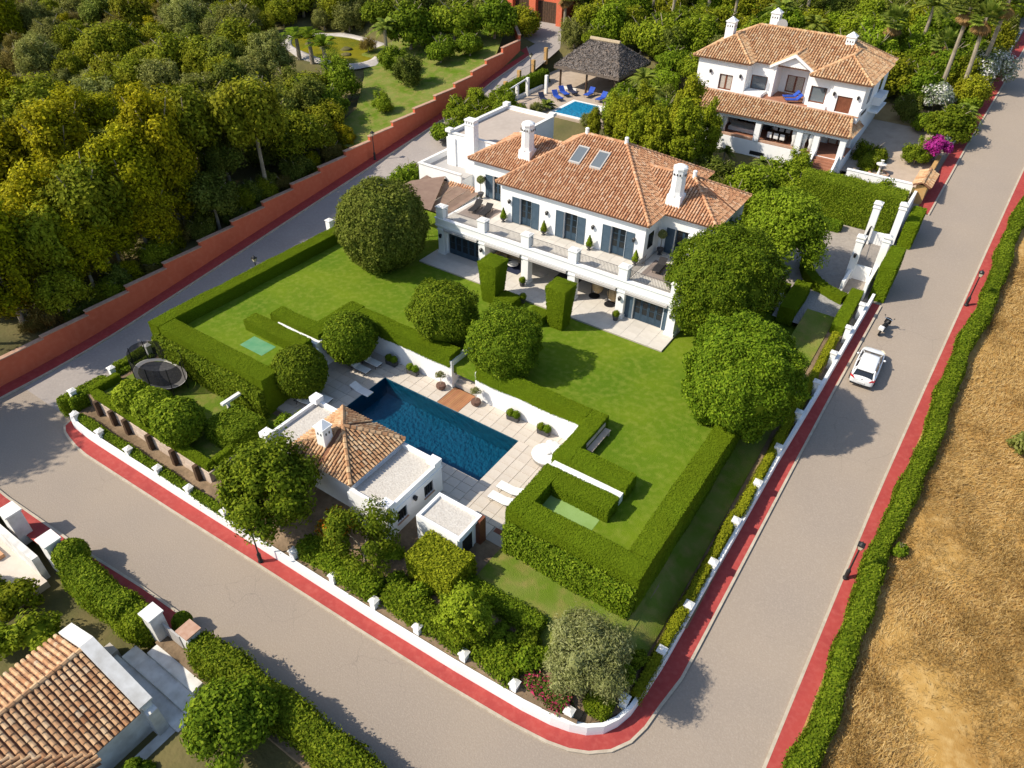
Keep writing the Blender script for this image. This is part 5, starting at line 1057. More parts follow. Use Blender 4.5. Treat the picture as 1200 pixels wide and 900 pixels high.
hedge("clipped_hedge", [(-26.0, -16.45, 34.25, 35.25, 3.9, 5.1), (-16.44, -15.2, 29.72, 35.25, 2.6, 5.12), (-15.2, -11.1, 29.72, 31.3, 3.9, 5.1)], 0.055, 330, L_hedge, "clipped hedge on the pool wall stepping round the wooden bench", seed=3, amp=0.06, rnd=0.1)
hedge("clipped_hedge", [(-16.3, -15.15, 24.2, 28.85, 2.0, 5.1), (-15.15, -11.1, 27.5, 28.85, 3.9, 5.12), (-15.14, -7.35, 24.1, 25.65, 1.7, 5.1), (-8.85, -7.36, 25.65, 41.5, 1.7, 5.11)], 0.055, 330, L_hedge, "clipped flat hedge round the pale turf pit at the lawn corner", seed=4, amp=0.06, rnd=0.1)
hedge("leafy_hedge", [(-15.95, -7.5, 23.45, 24.0, 1.5, 4.3)], 0.091, 180, L_hedged, "broad-leaved hedge face along the side lawn below the clipped corner", amp=0.12, seed=5, jag=0.05, rnd=0.2)
hedge("leafy_hedge", [(-49.9, -37.4, 23.3, 23.9, 1.5, 4.4)], 0.091, 180, L_hedged, "broad-leaved hedge face above the trampoline lawn", amp=0.14, seed=6, jag=0.05, rnd=0.2)
def topiary(x, y, label):
    rng = np.random.default_rng(int(-x*10)); z0, z1, a, b = 4.0, 7.9, 0.66, 0.95; parts = []
    for k in range(4):
        t = np.linspace(0, 1, 9); n = 2600; u, v = rng.uniform(-1, 1, n), rng.uniform(0, 1, n); r = a+(b-a)*v
        N = np.array([(0, -1, 0), (1, 0, 0), (0, 1, 0), (-1, 0, 0)][k], float); T = np.array([-N[1], N[0], 0])
        P = N*r[:, None]+T*(u*r)[:, None]; P[:, 2] = z0+v*(z1-z0); P += N*rng.uniform(-.03, .02, (n, 1)); parts.append(leaf_quads(P, np.tile(N, (n, 1)), 0.05, up=.1, rng=rng, sc_=.18))
    n = 1300; P = np.stack([rng.uniform(-b, b, n), rng.uniform(-b, b, n), z1+rng.uniform(-.03, .02, n)], 1); parts.append(leaf_quads(P, np.tile([0, 0, 1.], (n, 1)), 0.05, rng=rng, sc_=.18))
    c = MB(); c.frust(0, 0, z0, z1-.03, a-.03, a-.03, b-.03, b-.03); parts.append((np.array(c.v, float), np.array(c.f, np.int32)))
    V, Q = merge(parts); V = V-np.array([0, 0, 4.0]); o = link("topiary_block", npmesh("topiary_block", V, Q, L_hedge)); o.location = (x, y, 4.0)
    return tag(o, label, "topiary", "tapering topiary blocks on the house paving edge")
topiary(-31.4, 44.15, "tall tapering clipped topiary block on the left of the central path"); topiary(-24.65, 44.1, "tall tapering clipped topiary block on the right of the central path")
hedge("box_hedge", [(-30.7, -28.9, 43.0, 45.0, 4.0, 4.9)], 0.05, 400, L_hedge, "low clipped box block beside the left topiary", seed=7, rnd=0.2)
hedge("box_hedge", [(-27.3, -25.6, 42.9, 44.4, 4.0, 4.85)], 0.05, 400, L_hedge, "low clipped box block beside the right topiary", seed=8, rnd=0.15)
hedge("conifer_hedge", [(-19.7, -16.4, 18.9, 21.15, 1.2, 3.7)], 0.084, 234, L_cyp, "bright yellow-green squared conifer beside the low outbuilding", amp=0.07, seed=9, jag=0.06, rnd=0.1)
hedge("low_hedge", [(-16.6, -11.0, 19.7, 20.8, 1.4, 2.6)], 0.070, 216, L_ball, "dark low hedge between the side lawn and the shrub bed", amp=0.2, seed=10, jag=0.08, rnd=0.35)
hedge("rounded_hedge", [(-39.4, -36.0, 19.6, 22.8, 1.8, 3.3)], 0.084, 234, L_hedged, "large rounded shrub block beside the flat gravel roof", amp=0.15, seed=11, jag=0.06, rnd=0.7)
hedge("box_hedge", [(-50.2, -36.4, 17.55, 18.2, 1.7, 2.5), (-50.9, -50.2, 17.7, 20.2, 1.7, 2.5), (-36.9, -36.3, 18.2, 20.4, 1.7, 2.5)], 0.06, 320, L_hedge, "low box hedge on top of the timber retaining wall", seed=12, rnd=0.25, amp=0.06)
hedge("boundary_hedge", [(-51.45, -50.95, 16.3, 23.6, 0.5, 2.0)], 0.077, 234, L_hedged, "boundary hedge between the capped pillars by the lane corner", amp=0.08, seed=13, rnd=0.2, jag=.05)
hedge("lane_hedge", [(-52.6, -51.75, 15.9, 19.8, 0.2, 1.7), (-52.6, -51.75, 20.6, 27, 0.4, 2.2)], 0.077, 216, L_hedged, "outer hedge at the lane corner outside the white wall", amp=0.1, seed=14, rnd=0.3, jag=.05)
hedge("boundary_hedge", [(-50.2, -32.6, 15.9, 16.45, 0.5, 1.22)], 0.070, 342, L_hedged, "low green hedge behind the white wall below the timber wall", amp=0.08, seed=15, rnd=0.2, jag=.05)
hedge("boundary_hedge", [(-26.9, -20.6, 16.65, 17.9, 0.7, 1.85)], 0.091, 234, L_hedged, "leafy hedge behind the white wall below the pool house", amp=0.22, seed=16, rnd=0.4, jag=.12)
hedge("boundary_hedge", [(-20.2, -14.2, 16.8, 18.3, 0.7, 1.9)], 0.091, 234, L_hedged, "leafy hedge behind the white wall below the squared conifer", amp=0.25, seed=17, rnd=0.45, jag=.12)
hedge("boundary_hedge", [(-13.8, -10.9, 17.1, 18.5, 0.7, 1.8)], 0.091, 234, L_hedged, "leafy hedge segment behind the white wall near the small bright tree", amp=0.25, seed=18, rnd=0.45, jag=.12)
hedge("flowering_hedge", [(-10.5, -7.8, 17.25, 18.2, 0.7, 1.65)], 0.084, 234, L_flowers, "hedge with red and magenta flowers behind the white corner wall", amp=0.2, seed=19, rnd=0.35, jag=.12)
hedge("boundary_hedge", [(-7.3, -5.75, 18.1, 19.4, 0.9, 1.75)], 0.070, 306, L_hedged, "rounded hedge filling the white wall corner", amp=0.1, seed=20, rnd=0.5, jag=.05)
slope_hedge("boundary_hedge", [(-5.45, -4.85, 20.2, 34, 0.4, 1.3)], 0.063, 306, L_cyp, "narrow yellowish hedge inside the right white wall, lower stretch", seed=21, rnd=0.2, amp=0.1, jag=.05)
slope_hedge("boundary_hedge", [(-5.25, -4.7, 34, 54, 0.4, 1.3)], 0.063, 306, L_cyp, "narrow yellowish hedge inside the right white wall beside the big trees", seed=22, rnd=0.2, amp=0.1, jag=.05)
slope_hedge("box_hedge", [(-5.6, -4.6, 54.8, 60.3, 0.0, 1.3)], 0.06, 320, L_hedge, "clipped hedge between the grey gravel and the white wall", seed=23, amp=0.06)
slope_hedge("box_hedge", [(-9.9, -8.6, 55.0, 59.2, -0.2, 1.35)], 0.06, 320, L_hedge, "squared box hedge on the left of the grey gravel", seed=24)
hedge("box_hedge", [(-12.8, -10.2, 58.2, 59.2, 4.6, 5.7)], 0.06, 320, L_hedge, "low box hedge behind the squared hedge at the gravel", seed=25)
cv = [(-10.4, 63.9), (-10.1, 62.8), (-9.5, 61.7), (-8.8, 60.9), (-7.9, 60.3), (-6.9, 59.9), (-5.9, 59.6)]
bx = []; parts = []
for k, (a, b) in enumerate(zip(cv, cv[1:])):
    L = math.hypot(b[0]-a[0], b[1]-a[1]); V, Q = hedge_mesh([(-L/2-.1, L/2+.1, -.45, .45, -0.3, 0.85)], 0.06, 320, L_hedge, 0.04, k)
    an_ = math.atan2(b[1]-a[1], b[0]-a[0]); R_ = np.array([[math.cos(an_), -math.sin(an_), 0], [math.sin(an_), math.cos(an_), 0], [0, 0, 1]])
    parts.append((V@R_.T+np.array([(a[0]+b[0])/2, (a[1]+b[1])/2, zt((a[1]+b[1])/2)]), Q))
V, Q = merge(parts); o = link("curved_hedge", npmesh("curved_hedge", V-np.array([-8.8, 61, 5.2]), Q, L_hedge)); o.location = (-8.8, 61, 5.2); tag(o, "low curved clipped hedge round the entrance courtyard", "hedge")
hedge("box_hedge", [(-11.6, -9.2, 69.8, 70.8, 6.2, 7.3)], 0.08, 170, L_ball, "small dark hedge block in the entrance courtyard", seed=26, rnd=.25)
slope_hedge("tall_hedge", [(-14.2, -4.95, 71.6, 73.4, -0.2, 3.7)], 0.070, 234, L_hedged, "tall clipped hedge wall behind the entrance courtyard", seed=27, amp=0.1, jag=.05)
slope_hedge("flared_hedge", [(-4.2, -2.95, 61.3, 64.6, 0.0, 3.4)], 0.065, 300, L_hedge, "tall clipped hedge block nearest the scooter on the pavement", seed=28, amp=0.06, rnd=.15)
slope_hedge("flared_hedge", [(-4.15, -3.0, 70.3, 73.6, 0.0, 2.4)], 0.065, 300, L_hedge, "tall clipped hedge block beyond the gate on the pavement", seed=29, amp=0.06, rnd=.15)
slope_hedge("roadside_hedge", [(1.0, 2.1, -8, 150, 0.0, 1.2)], 0.077, 171, L_hedged, "very long roadside hedge along the dry field", seed=30, amp=0.16, rnd=.4, jag=.06, wig=lambda y: np.interp(y, [-60, 21, 41, 52.5, 86, 115, 170], [1.2, 1.68, 1.87, 2.19, 3.18, 4.2, 6])+0.16*np.sin(y*0.31)+0.07*np.sin(y*0.83))
hedge("terrace_hedge", [(-55.6, -54.3, 79.5, 90, 7.6, 9.4)], 0.1, 160, L_mid, "leafy hedge between the lane fence and the turquoise pool terrace", amp=0.25, seed=40, rnd=.5, jag=.1)
hedge("lower_hedge", [(-38.2, -31.6, 7.3, 8.9, -0.6, 1.75)], 0.084, 216, L_hedged, "long rounded hedge above the red pavement in the lower left", seed=31, amp=0.22, rnd=.6, jag=.08)
hedge("lower_hedge", [(-33.0, -30.1, 7.4, 9.1, -0.6, 1.5)], 0.084, 216, L_light, "bright rounded hedge end beside the lower gate pier", seed=32, amp=0.2, rnd=.7, jag=.08)
hedge("lower_hedge", [(-27.0, -11.0, 8.35, 9.9, -0.4, 1.75)], 0.084, 216, L_hedged, "long wild hedge along the near side of the road", seed=33, amp=0.25, rnd=.6, jag=.13)
# ================================================================ OBJECTS
# ---- loungers
def lounger_proto(fab, frame, label, wheels=False, back=0.55):
    o = thing("sun_lounger", label, "sun lounger", (0, 0, 0)); L, W, h = 1.95, 0.68, 0.32; ya = 0.55
    m = MB(); m.bbox(-W/2, W/2, -L/2, L/2-0.72, h, h+0.07, 0.02); m.build("seat_pad", fab, o, local=True)
    m = MB(); y0 = L/2-0.72; a = back; pts = []
    for s, zz in ((0, 0), (0, 0.07)): pass
    dy, dz = 0.74*math.cos(a), 0.74*math.sin(a)
    m.add([(-W/2, y0, h), (W/2, y0, h), (W/2, y0+dy, h+dz), (-W/2, y0+dy, h+dz), (-W/2, y0-.03, h+.07), (W/2, y0-.03, h+.07), (W/2, y0+dy-.04, h+dz+.06), (-W/2, y0+dy-.04, h+dz+.06)], [(0, 3, 2, 1), (4, 5, 6, 7), (0, 1, 5, 4), (1, 2, 6, 5), (2, 3, 7, 6), (3, 0, 4, 7)]); m.build("backrest", fab, o, local=True)
    m = MB()
    for s in (-1, 1): m.tube([(s*W/2, -L/2, h), (s*W/2, y0+.6, h)], 0.025, 5)
    m.tube([(-W/2, -L/2, h), (W/2, -L/2, h)], 0.025, 5); m.tube([(-W/2, y0+.55, h), (W/2, y0+.55, h)], 0.025, 5); m.build("frame", frame, o, local=True)
    for sx_ in (-1, 1):
        for yy_ in (-L/2+.2, y0+.4): q = MB(); q.tube([(sx_*(W/2-.02), yy_, 0), (sx_*(W/2-.02), yy_, h)], 0.022, 5); q.build("leg", frame, o, local=True)
    return o
LW = lounger_proto(M_fabric, M_wicker, "x"); LD = lounger_proto(M_wicker, M_wicker, "x", back=.6); LB = lounger_proto(M_bluefab, M_wicker, "x", back=.8); LN = lounger_proto(M_navyfab, M_wicker, "x", back=.8); LWW = lounger_proto(M_fabric, M_chrome, "x", back=.35)
def put(pr, x, y, z, deg, label, group, s=1.0):
    o = dup(pr); place(o, (x, y, z), math.radians(deg), s, label, group); return o
put(LW, -35.75, 31.75, 2.0, 90, "white lounger in front of the ball tree at the wall corner, nearer the pool house", "loungers on the pool terrace")
put(LW, -35.6, 32.9, 2.0, 90, "white lounger in front of the ball tree at the wall corner, nearer the retaining wall", "loungers on the pool terrace")
put(LW, -36.2, 26.35, 2.0, 100, "white lounger half under the lower ball tree by the flat roof", "loungers on the pool terrace")
put(LW, -35.6, 27.3, 2.0, 95, "white lounger between the lower ball tree and the pool", "loungers on the pool terrace")
put(LWW, -18.3, 27.75, 2.0, -90, "white lounger near the hedge corner, farther from the outbuilding", "loungers on the pool terrace")
put(LWW, -18.25, 26.7, 2.0, -90, "white lounger near the hedge corner, closer to the outbuilding", "loungers on the pool terrace")
put(LWW, -33.9, 29.95, 1.72, 90, "low white lounger standing at the left end of the pool water", "loungers on the pool terrace")
for x, y, d, lb in ((-38.9, 51.9, 8, "charcoal lounger on the left roof terrace rug, outer one"), (-37.6, 51.8, 8, "charcoal lounger on the left roof terrace rug, inner one"), (-19.6, 51.8, 4, "charcoal lounger on the right roof terrace rug, inner one"), (-18.3, 51.6, 4, "charcoal lounger on the right roof terrace partly behind the big tree")): put(LD, x, y, ZF+.02, d, lb, "charcoal loungers on the roof terrace")
for pr, x, y, d, lb in ((LN, -50.3, 82.0, 60, "dark lounger nearest the lane by the turquoise pool"), (LB, -49.4, 83.9, 60, "blue lounger second in the row from the lane"), (LB, -49.6, 85.9, 60, "blue lounger third in the row from the lane"), (LN, -49.0, 87.0, 60, "dark lounger closest to the thatched roof"), (LB, -46.6, 87.6, 0, "blue lounger facing the pool, left of two"), (LB, -44.4, 86.9, -5, "blue lounger facing the pool, right of two")): put(pr, x, y, 7.82, d, lb, "loungers by the turquoise pool", 1.1)
put(LB, -20.5, 85.9, 12.76, -55, "blue lounger on the white villa's upper terrace, left one", "blue loungers on the white villa terrace", 1.0); put(LB, -19.9, 84.9, 12.76, -55, "blue lounger on the white villa's upper terrace, right one", "blue loungers on the white villa terrace", 1.0)
for p in (LW, LD, LB, LN, LWW):
    for c in list(p.children): bpy.data.objects.remove(c)
    bpy.data.objects.remove(p)
for x0, x1, y0, y1, lb in ((-39.9, -36.7, 50.2, 53.3, "brown rug under the loungers on the left roof terrace"), (-20.6, -17.4, 50.2, 53.2, "brown rug under the loungers on the right roof terrace")):
    m = MB(); m.box(x0, x1, y0, y1, ZF, ZF+.015); tag(m.build("rug", M_rug), lb, "rug")
# ---- round daybed
db = thing("round_daybed", "round white daybed heaped with cushions at the pool corner", "daybed", (-18.05, 31.9, 2))
m = MB(); m.lathe(0, 0, [(0.75, .05), (1.05, .18), (1.12, .42), (1.0, .45)], 24); m.build("base", M_greyfab, db, local=True, smooth=False); m = MB(); m.lathe(0, 0, [(1.05, .4), (1.1, .5), (1.0, .58), (0.2, .6)], 24); m.build("mattress", M_fabric, db, local=True, smooth=True)
for i, (x, y, r) in enumerate(((.15, .75, .4), (.55, .55, .42), (.75, .1, .4), (.3, .3, .35), (-.25, .8, .33), (.1, -.05, .3), (.65, -.35, .3))): q = MB(); q.ball((x, y, .75+.1*(i % 2)), r, .55, 9, 6, .06); q.build("cushion", M_fabric, db, local=True, smooth=True)
# ---- planters on the pool terrace
def planter(x, y, label, n=2):
    o = thing("box_planter", label, "planter", (x, y, 2.0), 0.05, "dark planters along the pool wall")
    m = MB(); m.frust(0, 0, 0, .42, .46, .2, .5, .23); m.build("pot", M_pot, o, local=True)
    for k in range(n): c = link("box_ball", pl_ball, o); c.location = ((k-.5)*.5, 0, .62)
pl_ball = cm_ = npmesh("box_ball", *crown_ball(.3, .05, 420, .05, 3), L_ball)
planter(-34.2, 33.85, "dark planter with two box balls left of the pool corner, farther from the stair"); planter(-32.0, 33.9, "dark planter with box balls above the pool's far corner"); planter(-22.3, 33.95, "dark planter with box balls right of the stair, nearer the teak boards"); planter(-19.6, 33.95, "dark planter with box balls nearest the round daybed")
olv = npmesh("foliage", *crown_clumps(.5, .07, 700, 12, .4, (1, 1, .8), 5, .4, -.5, .35, False), L_olive)
for x, lb in ((-29.0, "small olive in a brown pot left of the teak boards"), (-25.6, "small olive in a brown pot right of the teak boards")):
    o = thing("potted_olive", lb, "potted tree", (x, 33.75, 2.0), 0, "olives flanking the pool stair"); m = MB(); m.lathe(0, 0, [(.26, 0), (.4, .2), (.38, .42), (.3, .44)], 10); m.build("pot", M_brownpot, o, local=True); m = MB(); m.tube([(0, 0, .4), (.03, 0, 1.0)], .035, 5); m.build("trunk", M_palebark, o, local=True); c = link("foliage", olv, o); c.location = (0, 0, 1.3)
# ---- potted cones on the roof terrace and pots below
cone = npmesh("foliage", *crown_cone(.38, 1.0, .06, 700, 2, .15, .9), L_mid)
for x, y, lb in ((-35.4, 51.45, "cone shrub in an urn between the left loungers and first french door"), (-30.95, 51.45, "cone shrub in an urn between first and second french doors"), (-26.2, 51.4, "cone shrub in an urn between second and third french doors"), (-21.7, 51.35, "cone shrub in an urn at the facade corner")):
    o = thing("potted_cone", lb, "potted shrub", (x, y, ZF), 0, "cone shrubs along the terrace facade"); m = MB(); m.lathe(0, 0, [(.2, 0), (.08, .12), (.25, .3), (.3, .42), (.27, .43)], 10); m.build("urn", M_pot, o, local=True); c = link("foliage", cone, o); c.location = (0, 0, .4)
std = npmesh("foliage", *crown_ball(.38, .06, 600, .06, 4), L_olive)
for x, y, lb in ((-40.1, 54.35, "standard ball tree in an urn at the left wing"), (-20.75, 54.3, "standard ball tree in an urn at the right wing")):
    o = thing("potted_standard", lb, "potted tree", (x, y, ZF)); m = MB(); m.lathe(0, 0, [(.22, 0), (.1, .12), (.25, .35), (.32, .6), (.29, .62)], 10); m.build("urn", M_pot, o, local=True); m = MB(); m.tube([(0, 0, .6), (0, 0, 1.7)], .03, 5); m.build("stem", M_bark, o, local=True); c = link("foliage", std, o); c.location = (0, 0, 1.95)
for x, y, lb in ((-30.45, 47.35, "box ball in a dark pot at the foot of the third column"), (-21.05, 47.35, "box ball in a dark pot at the foot of the fifth column"), (-28.9, 45.1, "box ball in a dark pot beside the left low box block")):
    o = thing("potted_ball", lb, "potted shrub", (x, y, 4.15)); m = MB(); m.lathe(0, 0, [(.2, 0), (.28, .4), (.26, .42)], 10); m.build("pot", M_pot, o, local=True); c = link("foliage", pl_ball, o); c.location = (0, 0, .62)
for x, lb in ((-31.3, "dark urn against the loggia wall, left"), (-25.9, "dark urn against the loggia wall, right")):
    o = thing("urn", lb, "urn", (x, 51.7, 4.15)); m = MB(); m.lathe(0, 0, [(.2, 0), (.12, .15), (.3, .55), (.22, .8), (.3, .9)], 10); m.build("body", M_pot, o, local=True); m = MB(); m.ball((0, 0, 1.05), .25, .8, 8, 5, .1); m.build("plant", L_dark, o, local=True)
# ---- loggia furniture
def sofa(x, y, rot, label, w=2.2):
    o = thing("sofa", label, "sofa", (x, y, 4.15), math.radians(rot)); m = MB(); m.bbox(-w/2, w/2, -.45, .45, .12, .4, .04); m.build("base", M_rattan, o, local=True); m = MB(); m.bbox(-w/2, w/2, .3, .5, .4, .85, .05); m.box(-w/2, -w/2+.18, -.45, .3, .4, .65); m.box(w/2-.18, w/2, -.45, .3, .4, .65); m.build("backrest", M_rattan, o, local=True)
    for k in range(2): q = MB(); a = -w/2+.2+k*(w-.4)/2; q.bbox(a, a+(w-.4)/2-.03, -.42, .28, .4, .56, .05); q.build("cushion", M_greyfab, o, local=True)
sofa(-34.0, 51.3, 0, "grey cushioned rattan sofa at the loggia back wall"); sofa(-34.6, 49.6, 90, "grey cushioned rattan sofa beside the second column", 1.6)
o = thing("round_table", "round white coffee table in the left loggia bay", "table", (-33.0, 49.6, 4.15)); m = MB(); m.cyl(0, 0, .36, .42, .5, n=18); m.build("tabletop", M_fabric, o, local=True); m = MB(); m.cyl(0, 0, 0, .36, .1, .07); m.build("leg", M_iron, o, local=True)
m = MB(); m.box(-34.3, -31.9, 48.7, 50.6, 4.152, 4.17); tag(m.build("rug", M_navyfab), "dark rug under the round loggia table", "rug"); m = MB(); m.box(-28.9, -26.6, 50.2, 52.0, 4.152, 4.17); tag(m.build("rug", M_pot), "dark doormat at the middle loggia door", "rug")
def egg(x, y, rot, label):
    o = thing("egg_chair", label, "chair", (x, y, 4.15), math.radians(rot), "rattan egg chairs in the right loggia bay"); V = []; F = []; n, k = 14, 9
    for j in range(k+1):
        t = math.pi*(.08+.84*j/k)
        for i in range(n): a = math.pi*(.22+1.56*i/(n-1))-math.pi/2+math.pi/2; r = .52*math.sin(t)*(1 if j else .6); V.append((r*math.sin(a+math.pi/2-math.pi/2)*1.0 if False else r*math.cos(a-math.pi/2), r*math.sin(a-math.pi/2)*-1*-1, .95-.72*math.cos(t)))
    for j in range(k):
        for i in range(n-1): F.append((j*n+i, j*n+i+1, (j+1)*n+i+1, (j+1)*n+i))
    m = MB(); m.add(V, F); m.build("basket", M_rattan, o, local=True, smooth=True); m = MB(); m.ball((0, .05, .55), .4, .4, 10, 6); m.build("cushion", M_fabric, o, local=True, smooth=True); m = MB(); m.tube([(0, .6, .05), (0, .68, 1.6), (0, .35, 1.95), (0, 0, 1.85), (0, 0, 1.68)], .035, 6); m.lathe(0, .3, [(.5, 0), (.5, .05)], 16); m.build("stand", M_iron, o, local=True)
egg(-24.2, 49.9, 150, "rattan egg chair in the right loggia bay, left one"); egg(-22.5, 49.5, 165, "rattan egg chair with white cushion in the right loggia bay, right one")
# ---- bench in the hedge niche
o = thing("garden_bench", "narrow wooden bench in the clipped hedge niche", "bench", (-14.9, 33.3, 4.0)); m = MB(); m.box(-.22, .22, -1.3, 1.3, .42, .47); m.build("seat", M_timber, o, local=True); m = MB(); m.box(-.28, -.23, -1.3, 1.3, .6, .9); m.build("backrest", M_timber, o, local=True)
for s in (-1, 1): q = MB(); q.box(-.25, .2, s*1.15-.04, s*1.15+.04, 0, .42); q.build("leg", M_timber, o, local=True)
# ---- shade sail pergola left of the terrace
o = thing("shade_pergola", "brown fabric shade canopy on posts left of the roof terrace", "canopy", (-43.5, 52, 4.15))
for k in range(5):
    x0, x1 = -47.6+k*1.42, -47.6+(k+1)*1.42-.04; m = MB(); sl_ = lambda x, y: 7.35+.06*(y-50)-.05*math.sin((x+47.6)*2.2); ys_ = [49.4, 51.2, 53, 55.1]; vs = [(x, y, sl_(x, y)-(.1 if i % 2 else 0)) for y in ys_ for i, x in enumerate((x0, (x0+x1)/2, x1))]; fs = [(j*3+i, j*3+i+1, (j+1)*3+i+1, (j+1)*3+i) for j in range(3) for i in range(2)]; m.add(vs, fs); m.build("canopy_panel", M_shade, o)
m = MB(); m.add([(-47.9, 49.0, 7.75), (-42.0, 48.9, 7.6), (-45.2, 55.2, 8.1), (-47.9, 53, 7.7)], [(0, 1, 2), (0, 2, 3)]); m.build("sail", M_shade, o)
for x, y in ((-47.5, 49.5), (-44, 49.5), (-47.5, 55), (-41, 49.5)): q = MB(); q.cyl(x, y, 4.0, 7.4, .07, .07, 6); q.build("post", M_darkwood, o)
m = MB(); m.box(-47.7, -40.6, 49.42, 49.52, 7.15, 7.25); m.box(-47.7, -40.6, 54.95, 55.05, 7.45, 7.55); m.build("beam", M_darkwood, o)
# ---- trampoline
o = thing("trampoline", "oval trampoline with black safety net on the side lawn", "trampoline", (-47.6, 21.9, 1.87)); ax, by = 2.5, 1.55; N = 28; el = [(ax*math.cos(2*math.pi*i/N), by*math.sin(2*math.pi*i/N)) for i in range(N)]
m = MB(); m.add([(x*.85, y*.82, .75) for x, y in el], [tuple(range(N))]); m.build("mat", M_pot, o, local=True)
m = MB(); vs = [(x*s, y*s, .78) for s in (.84, 1.03) for x, y in el]; m.add(vs, [(i, (i+1) % N, N+(i+1) % N, N+i) for i in range(N)]); m.build("pad", M_greypl, o, local=True)
m = MB(); m.tube([(x, y, .74) for x, y in el+el[:1]], .04, 6); m.build("frame", M_rail, o, local=True)
m = MB(); vs = [(x*1.02, y*1.02, z) for z in (.8, 2.5) for x, y in el]; m.add(vs, [(i, (i+1) % N, N+(i+1) % N, N+i) for i in range(N)]); m.build("net", M_net, o, local=True)
for k in range(8): a = 2*math.pi*(k+.5)/8; x, y = ax*1.03*math.cos(a), by*1.03*math.sin(a); q = MB(); q.tube([(x, y, 0), (x, y, 2.55)], .035, 6); q.build("pole", M_iron, o, local=True)
# ---- fountain, small hut
o = thing("stone_fountain", "stone bird bath fountain in the white villa yard", "fountain", (-9.0, 82.6, 7.95)); m = MB(); m.lathe(0, 0, [(1.0, 0), (1.05, .3), (.85, .32), (.8, .1)], 18); m.build("basin", M_coping, o, local=True); m = MB(); m.lathe(0, 0, [(.18, .1), (.1, .5), (.12, 1.0), (.5, 1.15), (.52, 1.22), (.1, 1.2), (.08, 1.5), (.2, 1.6)], 12); m.build("column", M_whitecap, o, local=True)
